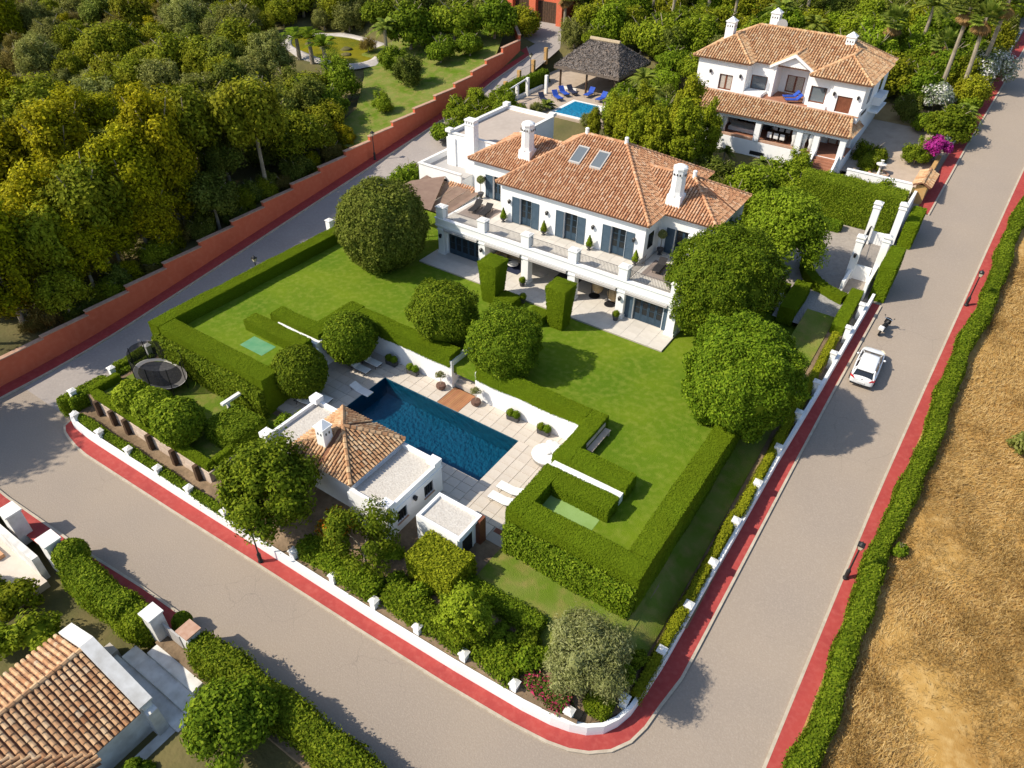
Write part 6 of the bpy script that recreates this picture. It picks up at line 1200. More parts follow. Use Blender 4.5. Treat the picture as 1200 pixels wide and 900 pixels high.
# ---- white hatchback
def car():
    o = thing("parked_car", "white hatchback parked beside the red pavement, seen from behind", "car", (-1.9, 52.45, zt(52.45)+.01)); o.rotation_euler = (math.atan(.13), 0, math.radians(1.5))
    # profile stations along y (rear -2.1 .. front 2.1): (y, half width, z low, z belt, z top, half width top)
    S = [(-2.18, .62, .42, .72, .80, .55), (-2.12, .80, .26, .85, .98, .70), (-1.9, .87, .2, .93, 1.05, .76), (-1.5, .9, .18, .95, 1.06, .78), (-.8, .91, .18, .94, 1.04, .79), (0, .91, .18, .92, 1.0, .79), (.75, .9, .18, .9, .99, .78), (1.3, .88, .18, .86, .94, .74), (1.8, .82, .2, .76, .82, .66), (2.1, .66, .28, .6, .66, .52), (2.18, .45, .4, .52, .56, .4)]
    m = MB(); vs = []; n = 10
    for y, hw, zl, zb, zt2, ht in S:
        ring = [(hw*.9, zl), (hw, zl+.12), (hw, zb*.75), (hw*.985, zb), (ht, zt2), (-ht, zt2), (-hw*.985, zb), (-hw, zb*.75), (-hw, zl+.12), (-hw*.9, zl)]; vs += [(x, y, z) for x, z in ring]
    fs = [(k*n+i, k*n+(i+1) % n, (k+1)*n+(i+1) % n, (k+1)*n+i) for k in range(len(S)-1) for i in range(n)]; fs += [tuple(range(n))[::-1], tuple(range((len(S)-1)*n, len(S)*n))]; m.add(vs, fs)
    b = m.build("body", M_carpaint, o, local=True, smooth=True); md = b.modifiers.new("s", 'SUBSURF'); md.levels = md.render_levels = 2
    # cabin: glass house then roof
    G = [(-1.98, .66, 1.0), (-1.45, .6, 1.42), (-.9, .6, 1.47), (.05, .6, 1.46), (.45, .58, 1.36), (1.22, .72, .95)]
    B = [(-2.02, .73, .96), (-1.5, .78, .98), (-.9, .8, .98), (0, .8, .96), (.5, .8, .95), (1.3, .76, .9)]
    def shell(A, Bt, f): m = MB(); [m.add(*q) for q in f]; return m
    m = MB(); vs = [(s*w_, y, z) for (y, w_, z) in B for s in (-1, 1)]+[(s*w_*.97, y, z-.012) for (y, w_, z) in G for s in (-1, 1)]; k = len(B)*2
    fs = []
    for i in range(len(B)-1):
        for s in (0, 1): fs.append((2*i+s, 2*i+2+s, k+2*i+2+s, k+2*i+s))
        fs.append((k+2*i, k+2*i+1, k+2*i+3, k+2*i+2))
    fs += [(0, 1, k+1, k), (2*len(B)-2, 2*len(B)-1, k+2*len(B)-1, k+2*len(B)-2)]; m.add(vs, fs); m.build("window_glass", M_carglass, o, local=True)
    m = MB(); R_ = [(-1.62, .62, 1.32), (-1.45, .64, 1.43), (-.9, .63, 1.485), (-.2, .63, 1.49), (.2, .62, 1.455), (.48, .6, 1.365)]
    vs = []
    for y, w_, z in R_: vs += [(-w_, y, z-.05), (-w_*.85, y, z+.005), (0, y, z+.03), (w_*.85, y, z+.005), (w_, y, z-.05)]
    m.add(vs, [(5*i+j, 5*i+j+1, 5*i+5+j+1, 5*i+5+j) for i in range(len(R_)-1) for j in range(4)]); rf = m.build("roof", M_carpaint, o, local=True, smooth=True); md = rf.modifiers.new("t", 'SOLIDIFY'); md.thickness = .03
    m = MB()
    for s in (-1, 1):
        m.tube([(s*.61, .46, 1.36), (s*.74, 1.24, .95)], .035, 5); m.tube([(s*.63, -1.5, 1.4), (s*.76, -2.02, .97)], .06, 5); m.tube([(s*.63, -.35, 1.44), (s*.8, -.3, .96)], .03, 5); m.tube([(s*.63, -1.45, 1.4), (s*.8, -1.25, .97)], .06, 5)
    m.build("pillar", M_carpaint, o, local=True)
    for s, lab in ((-1, 0), (1, 0)):
        q = MB(); q.add([(s*.5, -2.17, .82), (s*.82, -2.02, .84), (s*.86, -1.85, .9), (s*.84, -1.9, 1.0), (s*.62, -2.09, .95)], [(0, 1, 2, 3, 4)]); t = q.build("tail_light", M_redlamp, o, local=True); md = t.modifiers.new("t", 'SOLIDIFY'); md.thickness = .05; md.offset = 1 if s > 0 else -1
        q = MB(); q.ball((s*.97, .55, 1.0), .1, .7, 8, 5); q.build("mirror", M_carpaint, o, local=True, smooth=True)
        q = MB(); q.add([(s*.45, 2.13, .6), (s*.78, 1.85, .72), (s*.8, 1.6, .82), (s*.6, 1.9, .8)], [(0, 1, 2, 3)]); t = q.build("headlight", M_lampglass, o, local=True); md = t.modifiers.new("t", 'SOLIDIFY'); md.thickness = .04
    for x in (-.84, .84):
        for y in (-1.3, 1.3):
            q = MB(); q.lathe(0, 0, [(.2, -.1), (.32, -.1), (.33, 0), (.32, .1), (.2, .1)], 18); w_ = q.build("wheel", M_tyre, o, local=True); w_.location = (x, y, .33); w_.rotation_euler = (0, math.pi/2, 0); q = MB(); q.lathe(0, 0, [(.2, -.11), (.2, .11)], 14); q.build("rim", M_alloy, w_, local=True)
    m = MB(); m.box(-.26, .26, -2.215, -2.19, .56, .67); m.build("number_plate", M_fabric, o, local=True); m = MB(); m.lathe(0, 0, [(.07, 0), (.07, .02)], 10); e_ = m.build("badge", M_chrome, o, local=True); e_.location = (0, -2.13, .88); e_.rotation_euler = (math.pi/2, 0, 0)
    m = MB(); m.box(-.75, .75, -2.2, -2.13, .3, .42); m.build("bumper_insert", M_blackpl, o, local=True); m = MB(); m.box(-.55, .55, -1.72, -1.58, 1.4, 1.44); m.build("spoiler", M_carpaint, o, local=True)
car()
# ---- scooter
o = thing("parked_scooter", "dark scooter with white rear box parked above the white car", "scooter", (-2.1, 57.7, zt(57.7)+.01)); o.rotation_euler = (math.atan(.13), .1, math.radians(-8))
for y in (-.62, .62):
    q = MB(); q.lathe(0, 0, [(.12, -.06), (.25, -.06), (.27, 0), (.25, .06), (.12, .06)], 16); w_ = q.build("wheel", M_tyre, o, local=True); w_.location = (0, y, .27); w_.rotation_euler = (0, math.pi/2, 0); q = MB(); q.lathe(0, 0, [(.12, -.065), (.12, .065)], 10); q.build("rim", M_alloy, w_, local=True)
m = MB(); m.tube([(0, -.75, .62), (0, -.5, .66), (0, -.2, .58), (0, -.1, .38), (0, .3, .34), (0, .45, .5), (0, .5, .9)], [.1, .2, .2, .2, .18, .2, .16], 10); m.build("body", M_blackpl, o, local=True, smooth=True)
m = MB(); m.tube([(0, -.75, .76), (0, -.3, .8), (0, .02, .76)], [.1, .17, .13], 10); m.build("seat", M_tyre, o, local=True, smooth=True)
m = MB(); m.tube([(0, .64, .3), (0, .5, .95), (0, .45, 1.05)], .04, 6); m.tube([(-.34, .38, 1.08), (0, .46, 1.05), (.34, .38, 1.08)], .025, 6); m.build("handlebar", M_chrome, o, local=True)
m = MB(); m.add([(-.25, .52, .5), (.25, .52, .5), (.22, .6, 1.0), (-.22, .6, 1.0), (0, .66, .5), (0, .7, 1.0)], [(0, 4, 5, 3), (4, 1, 2, 5)]); fs_ = m.build("front_shield", M_blackpl, o, local=True); md = fs_.modifiers.new("t", 'SOLIDIFY'); md.thickness = .03
m = MB(); m.bbox(-.2, .2, -1.05, -.7, .82, 1.1, .06); m.build("top_box", M_fabric, o, local=True)
for s in (-1, 1): q = MB(); q.tube([(s*.3, .4, 1.08), (s*.36, .42, 1.25)], .012, 4); q.ball((s*.38, .42, 1.28), .06, .8, 8, 5); q.build("mirror", M_blackpl, o, local=True)

# ---- white villa loggia
def chair2(x, y, rot, label, g):
    o = thing("dining_chair", label, "chair", (x, y, 9.41), rot, g); m = MB(); m.box(-.24, .24, -.24, .24, .4, .48); m.build("seat", M_fabric, o, local=True); m = MB(); m.box(-.24, .24, .2, .26, .48, 1.0); m.build("backrest", M_fabric, o, local=True)
    for a in (-.2, .2):
        for b in (-.2, .2): q = MB(); q.box(a-.025, a+.025, b-.025, b+.025, 0, .4); q.build("leg", M_darkwood, o, local=True)
o = thing("dining_table", "dark dining table in the middle bay of the white villa loggia", "table", (-20.0, 82.2, 9.41)); m = MB(); m.box(-1.1, 1.1, -.5, .5, .7, .77); m.build("tabletop", M_darkwood, o, local=True)
for a in (-.95, .95):
    for b in (-.4, .4): q = MB(); q.box(a-.04, a+.04, b-.04, b+.04, 0, .7); q.build("leg", M_darkwood, o, local=True)
for k in range(3): chair2(-20.7+k*.7, 81.45, math.pi, "pale dining chair on the front side of the loggia table", "dining chairs in the white villa loggia"); chair2(-20.7+k*.7, 82.95, 0, "pale dining chair on the back side of the loggia table", "dining chairs in the white villa loggia")
o = thing("loggia_sofa", "pale corner sofa in the left bay of the white villa loggia", "sofa", (-24.2, 82.6, 9.41)); m = MB(); m.bbox(-1.5, 1.5, -.4, .5, 0, .42, .05); m.build("base", M_fabric, o, local=True); m = MB(); m.bbox(-1.5, 1.5, .3, .55, .42, .85, .05); m.build("backrest", M_greyfab, o, local=True)
# ================================================================ TREES AND PLANTS
def cm(name, VQ, mats): return npmesh(name, VQ[0], VQ[1], mats)
# --- individual garden trees
def ballp(R, leaf, n, mats, amp=0.05, seed=1, k=1.3, sz=(1, 1, 1)): return cm("crown", crown_ball(R, leaf, n, amp, seed, sz, k), mats)
def gtree(name, mesh, loc, cz, th, tr, label, cat="tree", bark=None, limbs=4, spread=1.0, group=None, rotz=0.0, seed=1):
    return tree(name, mesh, cz, trunk_mb(th, tr, limbs, spread, seed=seed), bark or M_bark, loc, label, cat, group, rotz)
gtree("clipped_tree", ballp(4.05, 0.12, 34000, L_dark, 0.07, 3, 1.5), (-43.2, 43.5, 4), 4.0, 2.0, 0.22, "very large dark round clipped tree at the left end of the house", spread=2)
b1 = ballp(2.02, 0.1, 12000, L_ball, 0.05, 4, 2); b2 = ballp(2.1, 0.1, 12000, L_ball, 0.055, 5, 2)
gtree("clipped_tree", b1, (-37.2, 27.1, 2), 2.2, 1.2, 0.1, "clipped ball tree on the pool terrace nearest the pool house", spread=.8)
gtree("clipped_tree", b2, (-36.8, 32.2, 2), 2.6, 1.5, 0.1, "clipped ball tree on the pool terrace against the white wall corner", spread=.8)
gtree("clipped_tree", ballp(2.72, 0.09, 22000, L_mid, 0.15, 6, 1.5, (1.05, 1, .92)), (-31.3, 37.1, 4), 2.3, 1.2, 0.12, "loosely clipped dome tree left of the pool stair", spread=1.2)
gtree("clipped_tree", ballp(2.75, 0.09, 22000, L_mid, 0.15, 7.7, 1.6, (1, 1, .97)), (-25.1, 36.7, 4), 2.4, 1.2, 0.12, "loosely clipped dome tree right of the pool stair", spread=1.2)
gtree("round_tree", ballp(4.3, 0.1, 62000, L_ball, 0.12, 8, 1.5), (-13.8, 51.0, 4), 4.5, 2.4, 0.25, "big dark green rounded tree touching the right end of the house", spread=2)
gtree("round_tree", ballp(3.95, 0.1, 58000, L_ball, 0.12, 9, 1.6), (-8.6, 41.6, 3.4), 4.2, 2.2, 0.25, "big rounded green tree by the right white wall, lower of the pair", spread=2)
gtree("olive_tree", cm("crown", crown_clumps(2.5, 0.1, 36000, 70, 0.3, (1.1, 1.05, 1.0), 10, 0.4, -0.8, 0.28, True, 0.78, True), L_olive), (-7.9, 19.4, 1.7), 2.3, 1.4, 0.16, "grey-green olive tree in the rounded corner of the plot", bark=M_palebark, spread=1.4)
gtree("citrus_tree", cm("crown", crown_clumps(3.25, 0.12, 30000, 52, 0.28, (1.1, .92, 1.05), 12, 0.35, -0.6, .55, False, .85, True), L_mid), (-29.3, 17.5, 1.2), 3.4, 1.8, 0.17, "large leafy tree spilling over the white wall below the pool house", spread=1.6)
gtree("yellowing_shrub", cm("crown", crown_clumps(1.7, 0.13, 4200, 18, 0.38, (1, 1, .8), 13, 0.5, -0.6), L_cyp), (-32.3, 17.9, 1.2), 1.2, 0.6, 0.08, "yellow-green shrub between the timber wall and the leafy tree", cat="shrub", spread=.8)
gtree("sparse_tree", cm("crown", crown_clumps(2.3, 0.1, 7000, 26, 0.27, (1.1, 1, 1.1), 14, 0.6, -0.6, 0.5, False, 0.85), L_mid), (-22.6, 18.3, 1.3), 2.6, 1.5, 0.1, "thin open-branched tree in front of the pool house wall", limbs=6, spread=1.7, bark=M_palebark)
gtree("orange_leaf_shrub", cm("crown", crown_clumps(1.4, 0.1, 4000, 18, 0.32, (1, 1, 1), 15, 0.5, -0.5, 0.5, False, 0.8), L_autumn), (-24.9, 18.4, 1.2), 1.7, 0.9, 0.06, "shrub with orange tinted leaves beside the pool house", cat="shrub", limbs=5, spread=1)
gtree("bright_tree", cm("crown", crown_clumps(1.75, 0.1, 10000, 34, 0.31, (1, 1, 1.15), 16, 0.4, -0.8, .5, False, .8, True), L_light), (-14.6, 17.9, 1.5), 2.0, 1.0, 0.1, "small bright green tree below the squared conifer", spread=1)
for (x, y, r, sd, lb) in ((-46.2, 18.7, 1.35, 1, "leftmost of three round bushes above the timber wall"), (-43.6, 18.8, 1.5, 2, "middle one of three round bushes above the timber wall"), (-40.5, 18.7, 1.8, 3, "rightmost and largest of three round bushes above the timber wall")):
    gtree("round_bush", cm("crown", crown_ball(r, 0.13, int(3300*r*r/2.2), 0.1, sd+20, (1, 1, .95), 1.4), L_light if sd < 3 else L_ball), (x, y, 1.85), r*0.95, 0.8, 0.08, lb, "bush", spread=.6, group="three round bushes")
gtree("broad_tree", cm("crown", crown_clumps(3.9, 0.13, 36000, 80, 0.28, (1.08, 1, .95), 18, 0.5, -0.5), L_light), (-12.3, 60.4, 4.8), 5.0, 2.6, 0.28, "spreading light green tree behind the right end of the house", spread=2.6)
gtree("lower_tree", cm("crown", crown_clumps(2.45, 0.11, 24000, 50, 0.32, (1, 1, .95), 19, 0.55, -0.7), L_mid), (-21.3, 7.2, -0.3), 2.2, 1.2, 0.14, "round leafy tree beside the lower left garden steps", spread=1.3)
gtree("clipped_ball", ballp(0.55, 0.07, 1500, L_ball, 0.03, 31), (-29.0, 9.6, 0.06), 0.55, 0.3, 0.05, "small dark clipped ball outside the lower gate", "shrub", limbs=2, spread=.2)
gtree("clipped_ball", ballp(1.0, 0.1, 2600, L_hedged, 0.05, 32), (-38.1, 8.5, -0.3), 1.55, 0.5, 0.06, "clipped ball at the top end of the long lower hedge", "shrub", limbs=2, spread=.4)
for (x, y, r, L, lb) in ((-38.9, 5.0, 1.45, L_cyp, "yellow-green bush in the lower left courtyard, upper one"), (-35.4, 4.4, 1.6, L_mid, "dark feathery bush beside the tiled house wall"), (-37.0, 3.0, 1.3, L_light, "pale spiky bush at the left picture edge by the tiled house"), (-24.0, 3.0, 1.0, L_mid, "small bush below the stone landing of the tiled house"), (-41.5, 4.6, 1.1, L_mid, "low bush at the end of the entrance paving")):
    gtree("garden_bush", cm("crown", crown_clumps(r, 0.12, 2600, 16, 0.4, (1, 1, .85), r*7, .5, -.4), L), (x, y, -1.1), r*.8, .4, .07, lb, "bush", limbs=3, spread=.5)
# shrubs in the beds below the pool house and along the bottom wall
SH = [L_mid, L_ball, L_light, L_hedged]; shp = [cm("foliage", crown_clumps(0.8, 0.09, 2200, 14, 0.42, (1, 1, .75), 40+i, .5, -.4), L) for i, L in enumerate(SH)]
def shrub(x, y, z, s, k, label, group):
    o = thing("shrub", label, "shrub", (x, y, z), x*3.1, group); c = link("foliage", shp[k % 4], o); c.location = (0, 0, 0.45); q = shrub_stem.copy(); COL.objects.link(q); q.parent = o; o.scale = (s, s, s); return o
shrub_stem = trunk_mb(0.35, 0.05, 3, 0.35, seed=3).build("stem", M_bark, None); 
SHL = ["leafy shrub below the left end of the pool house wall", "low shrub between the leafy tree and the thin open tree", "shrub at the foot of the pool house's curved corner", "shrub right of the thin open-branched tree", "shrub left of the squared conifer's base", "shrub in front of the squared conifer", "shrub just right of the small bright tree", "shrub between the bright tree and the flowering hedge", "shrub at the near end of the dark low hedge", "shrub left of the grey-green olive", "low shrub touching the grey-green olive's left side", "small shrub right of the grey-green olive", "small shrub by the second pillar of the right wall", "shrub beside the gravel flat roof's far corner", "shrub next to the large rounded shrub block", "shrub between the pool house wing and the leafy tree", "low shrub behind the large rounded shrub block"]
rr = random.Random(11)
for i, (x, y) in enumerate([(-25.8, 17.9), (-24.1, 17.3), (-21.4, 19.3), (-19.9, 18.2), (-18.3, 18.5), (-16.7, 18.9), (-12.9, 19.0), (-12.2, 18.5), (-11.4, 19.3), (-10.9, 18.6), (-10.2, 19.2), (-6.1, 20.6), (-5.9, 22.0), (-33.9, 24.6), (-34.9, 24.9), (-30.9, 19.8), (-35.4, 23.7)]):
    shrub(x, y, gz(x, y), rr.uniform(.7, 1.15), i, SHL[i], "shrubs in the beds inside the white wall")
bpy.data.objects.remove(shrub_stem)
# --- prototypes for the woods
def proto(sd, R, leaf, n, nc, cr, sz, L, asp=0.55, bottom=-0.4, spread=.75, fz=False): return cm("crown", crown_clumps(R, leaf, n, nc, cr, sz, sd, .35, bottom, asp, not fz, spread, fz), L)
PROT = {
 "forest": [proto(50+i, 3, 0.15, 12000, 60, .3, (1, 1, .95), L_forest, fz=True) for i in range(3)],
 "yellow": [proto(60+i, 3, 0.13, 17000, 85, .27, (.9, .9, 1.6), L_yellow, bottom=-.9, fz=True) for i in range(3)],
 "sage": [proto(70+i, 3, 0.16, 15000, 60, .28, (1, 1, 1.0), L_sage, .28, fz=True) for i in range(2)],
 "dark": [proto(80+i, 3, 0.15, 12000, 50, .32, (1, 1, .95), L_dark, fz=True) for i in range(2)],
 "brush": [proto(90+i, 3, 0.14, 10000, 50, .28, (1, 1, .75), L_brush, .28, fz=True) for i in range(2)],
 "mid": [proto(100+i, 3, 0.17, 8500, 44, .3, (1, 1, .9), L_mid) for i in range(2)],
 "light": [proto(110+i, 3, 0.15, 12000, 60, .28, (1, 1, 1.05), L_light, fz=True) for i in range(2)],
 "cypress": [proto(120+i, 2.5, .13, 18000, 90, .25, (.8, .8, 2.0), L_cyp, bottom=-.97, fz=True) for i in range(2)],
}
TRK = trunk_mb(2.6, 0.17, 4, 1.7, top=4.2, seed=5).build("trunk", M_palebark, None); TRKm = TRK.data; bpy.data.objects.remove(TRK)
KN = {"forest": ("woodland_tree", "mid-green tree"), "yellow": ("yellow_green_tree", "tall yellow-green tree"), "sage": ("sage_tree", "grey-green feathery tree"), "dark": ("dark_tree", "dark olive-green tree"),
      "brush": ("brown_scrub", "brown scrub bush"), "mid": ("garden_tree", "leafy mid-green tree"), "light": ("light_tree", "fresh light green tree"), "cypress": ("cypress_tree", "yellow-green conical cypress")}
def wood_tree(kind, x, y, z, s, where, group, hk=1.0, label=None, cat=None):
    nm, lb = KN[kind]; o = thing(nm, label or f"{lb} {where}", cat or ("bush" if kind == "brush" else "tree"), (x, y, z), random.uniform(0, 6.28), group)
    cz = 4.6 if kind == "cypress" else (1.9 if hk < 1.2 else 3.2*hk-0.4)
    c = link("crown", random.choice(PROT[kind]), o); c.location = (0, 0, cz); t = link("trunk", TRKm, o)
    if hk >= 1.2: t.scale = (1, 1, hk)
    o.scale = (s, s, s*random.uniform(.9, 1.15)); return o
Minv = cam.matrix_world.inverted()
def inview(x, y, z, mar=0.1):
    p = Minv @ Vector((x, y, z)); 
    if p.z > -1: return False
    u, v = p.x/-p.z*850.15/600, p.y/-p.z*850.15/450
    return abs(u) < 1+mar and -1-mar*1.2 < v < 1+mar
def inpoly(x, y, P):
    r = False
    for i in range(len(P)):
        (x0, y0), (x1, y1) = P[i], P[i-1]
        if (y0 > y) != (y1 > y) and x < (x1-x0)*(y-y0)/(y1-y0)+x0: r = not r
    return r
park = [(-62.5, 55), (-64.5, 60), (-67, 64), (-72, 64), (-80, 66), (-92, 68), (-99, 76), (-92, 88), (-80, 88.5), (-75, 97), (-71, 103), (-60, 95)]
ORD = ["first", "second", "third", "fourth", "fifth", "sixth", "seventh", "eighth", "ninth", "tenth"]
def place_words(x, y, d):
    lv = ["the wall's lower corner", "the trampoline", "the green turf mat", "the big round tree", "the shade canopy", "the villa annex", "the wall lamp", "the pond's near shore", "the pond", "the pond's far shore"][min(9, max(0, int((y-17)/7.2)))]
    r = int(d/5.2); rw = f"{ORD[r]} row behind the orange wall" if r < 10 else ("far back" if r < 15 else "farthest back at the left")
    return f"in {rw}, opposite {lv}" if r < 10 else f"{rw}, opposite {lv}"
def garden_words(x, y):
    c = "the gazebo" if x < -42 else "the villa's left chimney" if x < -33 else "the villa's middle chimney" if x < -24 else "the villa's right chimney" if x < -14 else "the tall fan palms"
    return f"in {ORD[min(9, int((y-98)/5))]} garden row behind {c}"
cnt = 0; rng = random.Random(23); yv = 15.0
while yv < 125:
    xv = -63.2
    while xv > -172:
        sp = 4.3+0.012*(-62-xv)
        x, y = xv-rng.uniform(0, sp*.55), yv+rng.uniform(-1.6, 1.6); xv -= sp
        if y < 19.5 or inpoly(x, y, park) or (x > -80 and y > 100) or (x > -63.5 and y > 55): continue
        z = gh(x, y)
        if not inview(x, y, z+3, 0.06): continue
        d = -62-x
        if y < 47 and d < 36: kind = rng.choices(["yellow", "forest", "dark", "brush"], [.6, .25, .1, .05])[0]; s = rng.uniform(.85, 1.45); hk = rng.uniform(1.3, 1.9)
        elif y < 72 and d < 26: kind = rng.choices(["sage", "dark", "forest", "yellow"], [.42, .33, .2, .05])[0]; s = rng.uniform(.85, 1.25); hk = rng.choice([1, 1.25])
        else: kind = rng.choices(["forest", "sage", "brush", "dark", "yellow"], [.37, .26, .16, .1, .11])[0]; s = rng.choice([rng.uniform(.5, .9), rng.uniform(.8, 1.4)]); hk = 1
        if kind == "brush": s *= .8; hk = 1
        if cnt < 300: wood_tree(kind, x, y, z, s, place_words(x, y, d), "trees of the woodland beyond the orange wall", hk); cnt += 1
    yv += 4.0
for i in range(30):
    y = 20.5+i*1.35+rng.uniform(-.5, .5); x = -62.0-rng.uniform(0, 1.8); k = rng.choice(["forest", "dark", "brush", "yellow", "forest"])
    wood_tree(k, x, y, gh(x, y)-.3, rng.uniform(.38, .62), "", "undergrowth along the orange wall", 1, f"low {KN[k][1].replace(' tree', '').replace(' bush', '').replace('tall ', '')} bush against the orange wall's back, opposite {place_words(x, y, 0).split('opposite ')[1]}", "bush")
wood_tree("dark", -62.3, 39.5, gh(-62.3, 39.5), 1.0, "", None, 1.2, "dark tree hanging over the middle of the shaded orange wall"); wood_tree("forest", -62.2, 23.0, gh(-62.2, 23), .8, "", None, 1.2, "green tree hanging over the lower end of the orange wall")
for i, y in enumerate((17.5, 21.8, 26.2, 30.3, 34.6, 38.6, 42.5)):
    wood_tree("yellow" if i % 3 else "forest", -64.8-rng.uniform(0, 1.6), y-1.5, gh(-65, y), 1.3, "", "tall trees right behind the lower orange wall", 1.9+.15*(i % 2), ["tall tree behind the lower end of the orange wall", "tall yellow-green tree behind the orange wall, second from its lower end", "tall yellow-green tree overlooking the trampoline from behind the orange wall", "tall mid-green tree overlooking the turf mat from behind the orange wall", "tall yellow-green tree behind the orange wall, left of the overhanging dark tree", "tall yellow-green tree behind the overhanging dark tree", "tall mid-green tree right of the overhanging dark tree"][i])
# --- park round the pond
PK = [(-74.5, 84.5, 1.35, "mid", "large leafy tree between the pond and the lane bend"), (-70.5, 89.5, 1.3, "mid", "wide dark leafy tree inside the lane bend"), (-67.5, 82.5, .75, "mid", "smaller tree on the park lawn nearest the lane bend"), (-65.2, 86.2, .75, "mid", "low rounded tree right against the curved orange wall"),
      (-70.8, 76.6, .8, "mid", "round dark tree at the middle of the park lawn"), (-66.3, 74.5, .8, "dark", "dark round tree by the steps of the orange wall"), (-72.5, 67.5, 1.0, "light", "pale tree at the lower end of the park lawn"), (-69.2, 62.5, .95, "mid", "mid-green tree above the wall lamp"), (-66.8, 59.0, .9, "forest", "green tree leaning near the orange wall lamp"),
      (-73.5, 63, 1.0, "mid", "rounded tree left of the park lawn"), (-64.4, 66.8, .5, "light", "small light bush beside the orange wall"), (-77.5, 90, 1.3, "dark", "dark tree on the far side of the pond"), (-85, 90, 1.1, "mid", "rounded green tree above the pond shore"), (-93, 89, 1.0, "forest", "green tree beyond the pond's far left"), (-65.8, 93.0, 1.2, "mid", "dense tree beside the gatehouse bend"), (-69, 96.5, 1.1, "dark", "dark tree next to the gatehouse wall"), (-79.5, 80.9, .5, "brush", "bare brown bush at the right end of the pond")]
for x, y, s, k, lb in PK: wood_tree(k, x, y, zt(y)+1.65, s, "", None, 1, lb)
# --- palms
def frond_set(n, L, w_, droop, up0, up1, leaf_n, rng, fan=False):
    parts = []
    for i in range(n):
        a = rng.uniform(0, 2*np.pi); el = rng.uniform(up0, up1); t = np.linspace(0.08, 1, leaf_n)
        dx = L*t*math.cos(el); dz = L*(t*math.sin(el)-droop*t*t); c = np.stack([dx*math.cos(a), dx*math.sin(a), dz], 1)
        side = np.array([-math.sin(a), math.cos(a), 0]); tan = np.gradient(c, axis=0); tan = unit(tan)
        for s in (-1, 1):
            wl = w_*np.sin(np.pi*np.clip(t*0.85+0.12, 0, 1))*rng.uniform(.85, 1.1, leaf_n)
            tip = c+side*s*wl[:, None]*.9+tan*wl[:, None]*.6+np.array([0, 0, -.25])*wl[:, None]
            b = 0.11*L*0.5*(1-.55*t)[:, None]; V = np.stack([c-tan*b, tip-tan*b*.3, tip+tan*b*.3, c+tan*b], 1).reshape(-1, 3); parts.append((V, np.arange(4*leaf_n).reshape(-1, 4)))
    return merge(parts)
prng = np.random.default_rng(9)
def fan_crown(n, pet, r, lo, hi, rng, droop=0.0):
    V = []; 
    for i in range(n):
        a = rng.uniform(0, 2*np.pi); el = rng.uniform(lo, hi); d = np.array([math.cos(a)*math.cos(el), math.sin(a)*math.cos(el), math.sin(el)]); s = np.array([-math.sin(a), math.cos(a), 0]); u = np.cross(d, s)*-1
        o = d*pet*rng.uniform(.8, 1.1); V += [np.array([0, 0, 0])-s*.03, o-s*.03, o+s*.03, s*.03]
        for k in range(11):
            t = (k-5)/5*1.35; q = d*math.cos(t)+s*math.sin(t); q = q+np.array([0, 0, -.25-droop])*abs(t)*.4-np.array([0, 0, droop]); w_ = np.cross(q, u); w_ /= np.linalg.norm(w_)
            R_ = r*(1-.25*abs(t)/1.35)*rng.uniform(.9, 1.1); V += [o, o+q*R_*.55-w_*.085*r/.8, o+q*R_, o+q*R_*.55+w_*.085*r/.8]
    V = np.array(V); return V, np.arange(len(V)).reshape(-1, 4)
palmA = [cm("crown", fan_crown(42, .9, .95, -.45, 1.35, prng), L_palm)]; palmS = cm("skirt", fan_crown(30, .7, .8, -1.35, -.6, prng, .3), L_deadpalm)
palmF = [cm("crown", frond_set(30, 2.6, .45, .55, -.2, 1.3, 14, prng), L_palm) for _ in range(2)]
banana = cm("crown", frond_set(14, 2.2, .55, .6, .4, 1.3, 9, prng), L_ball)
def palm(x, y, h, kind, label, r=.2, group=None, s=1.0, lean=(0, 0)):
    z = gh(x, y); o = thing("palm_tree", label, "palm tree", (x, y, z), prng.uniform(0, 6), group)
    m = MB(); m.tube([(0, 0, -.3), (lean[0]*.4, lean[1]*.4, h*.5), (lean[0], lean[1], h)], [r*1.25, r, r*.85], 8); m.build("trunk", M_palebark, o, local=True)
    c = link("crown", palmA[0] if kind == "fan" else (banana if kind == "banana" else palmF[0]), o); c.location = (*lean, h)
    if kind == "fan": k = link("skirt", palmS, o); k["kind"] = "stuff"; k.location = (*lean, h-.1)
    o.scale = (s, s, s); return o
palm(-7.9, 105.5, 8.3, "fan", "tall fan palm with dry skirt right of the white villa, left one", s=1.15); palm(-5.5, 104.0, 8.0, "fan", "tallest leaning fan palm close to the upper road", s=1.15, lean=(0.2, .3)); palm(-4.6, 108.5, 8.2, "fan", "fan palm with heavy dry skirt at the top right corner", s=1.2)
palm(-45.9, 110, 9, "fan", "fan palm with a thin bare trunk behind the gazebo"); palm(-41.5, 113, 8, "fan", "leaning fan palm behind the white villa's left chimney", lean=(.8, .3)); palm(-37.0, 111, 7, "fan", "stout fan palm just left of the white villa roof"); palm(-60, 103, 5, "fan", "fan palm beside the orange gatehouse", s=1.1); palm(-59.4, 106.8, 4.5, "fan", "fan palm right of the gatehouse doors")
palm(-48.4, 79.6, 1.0, "feather", "low grey palm at the edge of the turquoise pool", s=.7); palm(-39.5, 88.5, 3.6, "feather", "feathery palm right of the thatched gazebo"); palm(-37.2, 85.3, 3.0, "feather", "spreading palm between the gazebo and the white villa"); palm(-3.9, 97.5, 1.8, "feather", "arching palm over the red pavement at the upper road", s=.9)
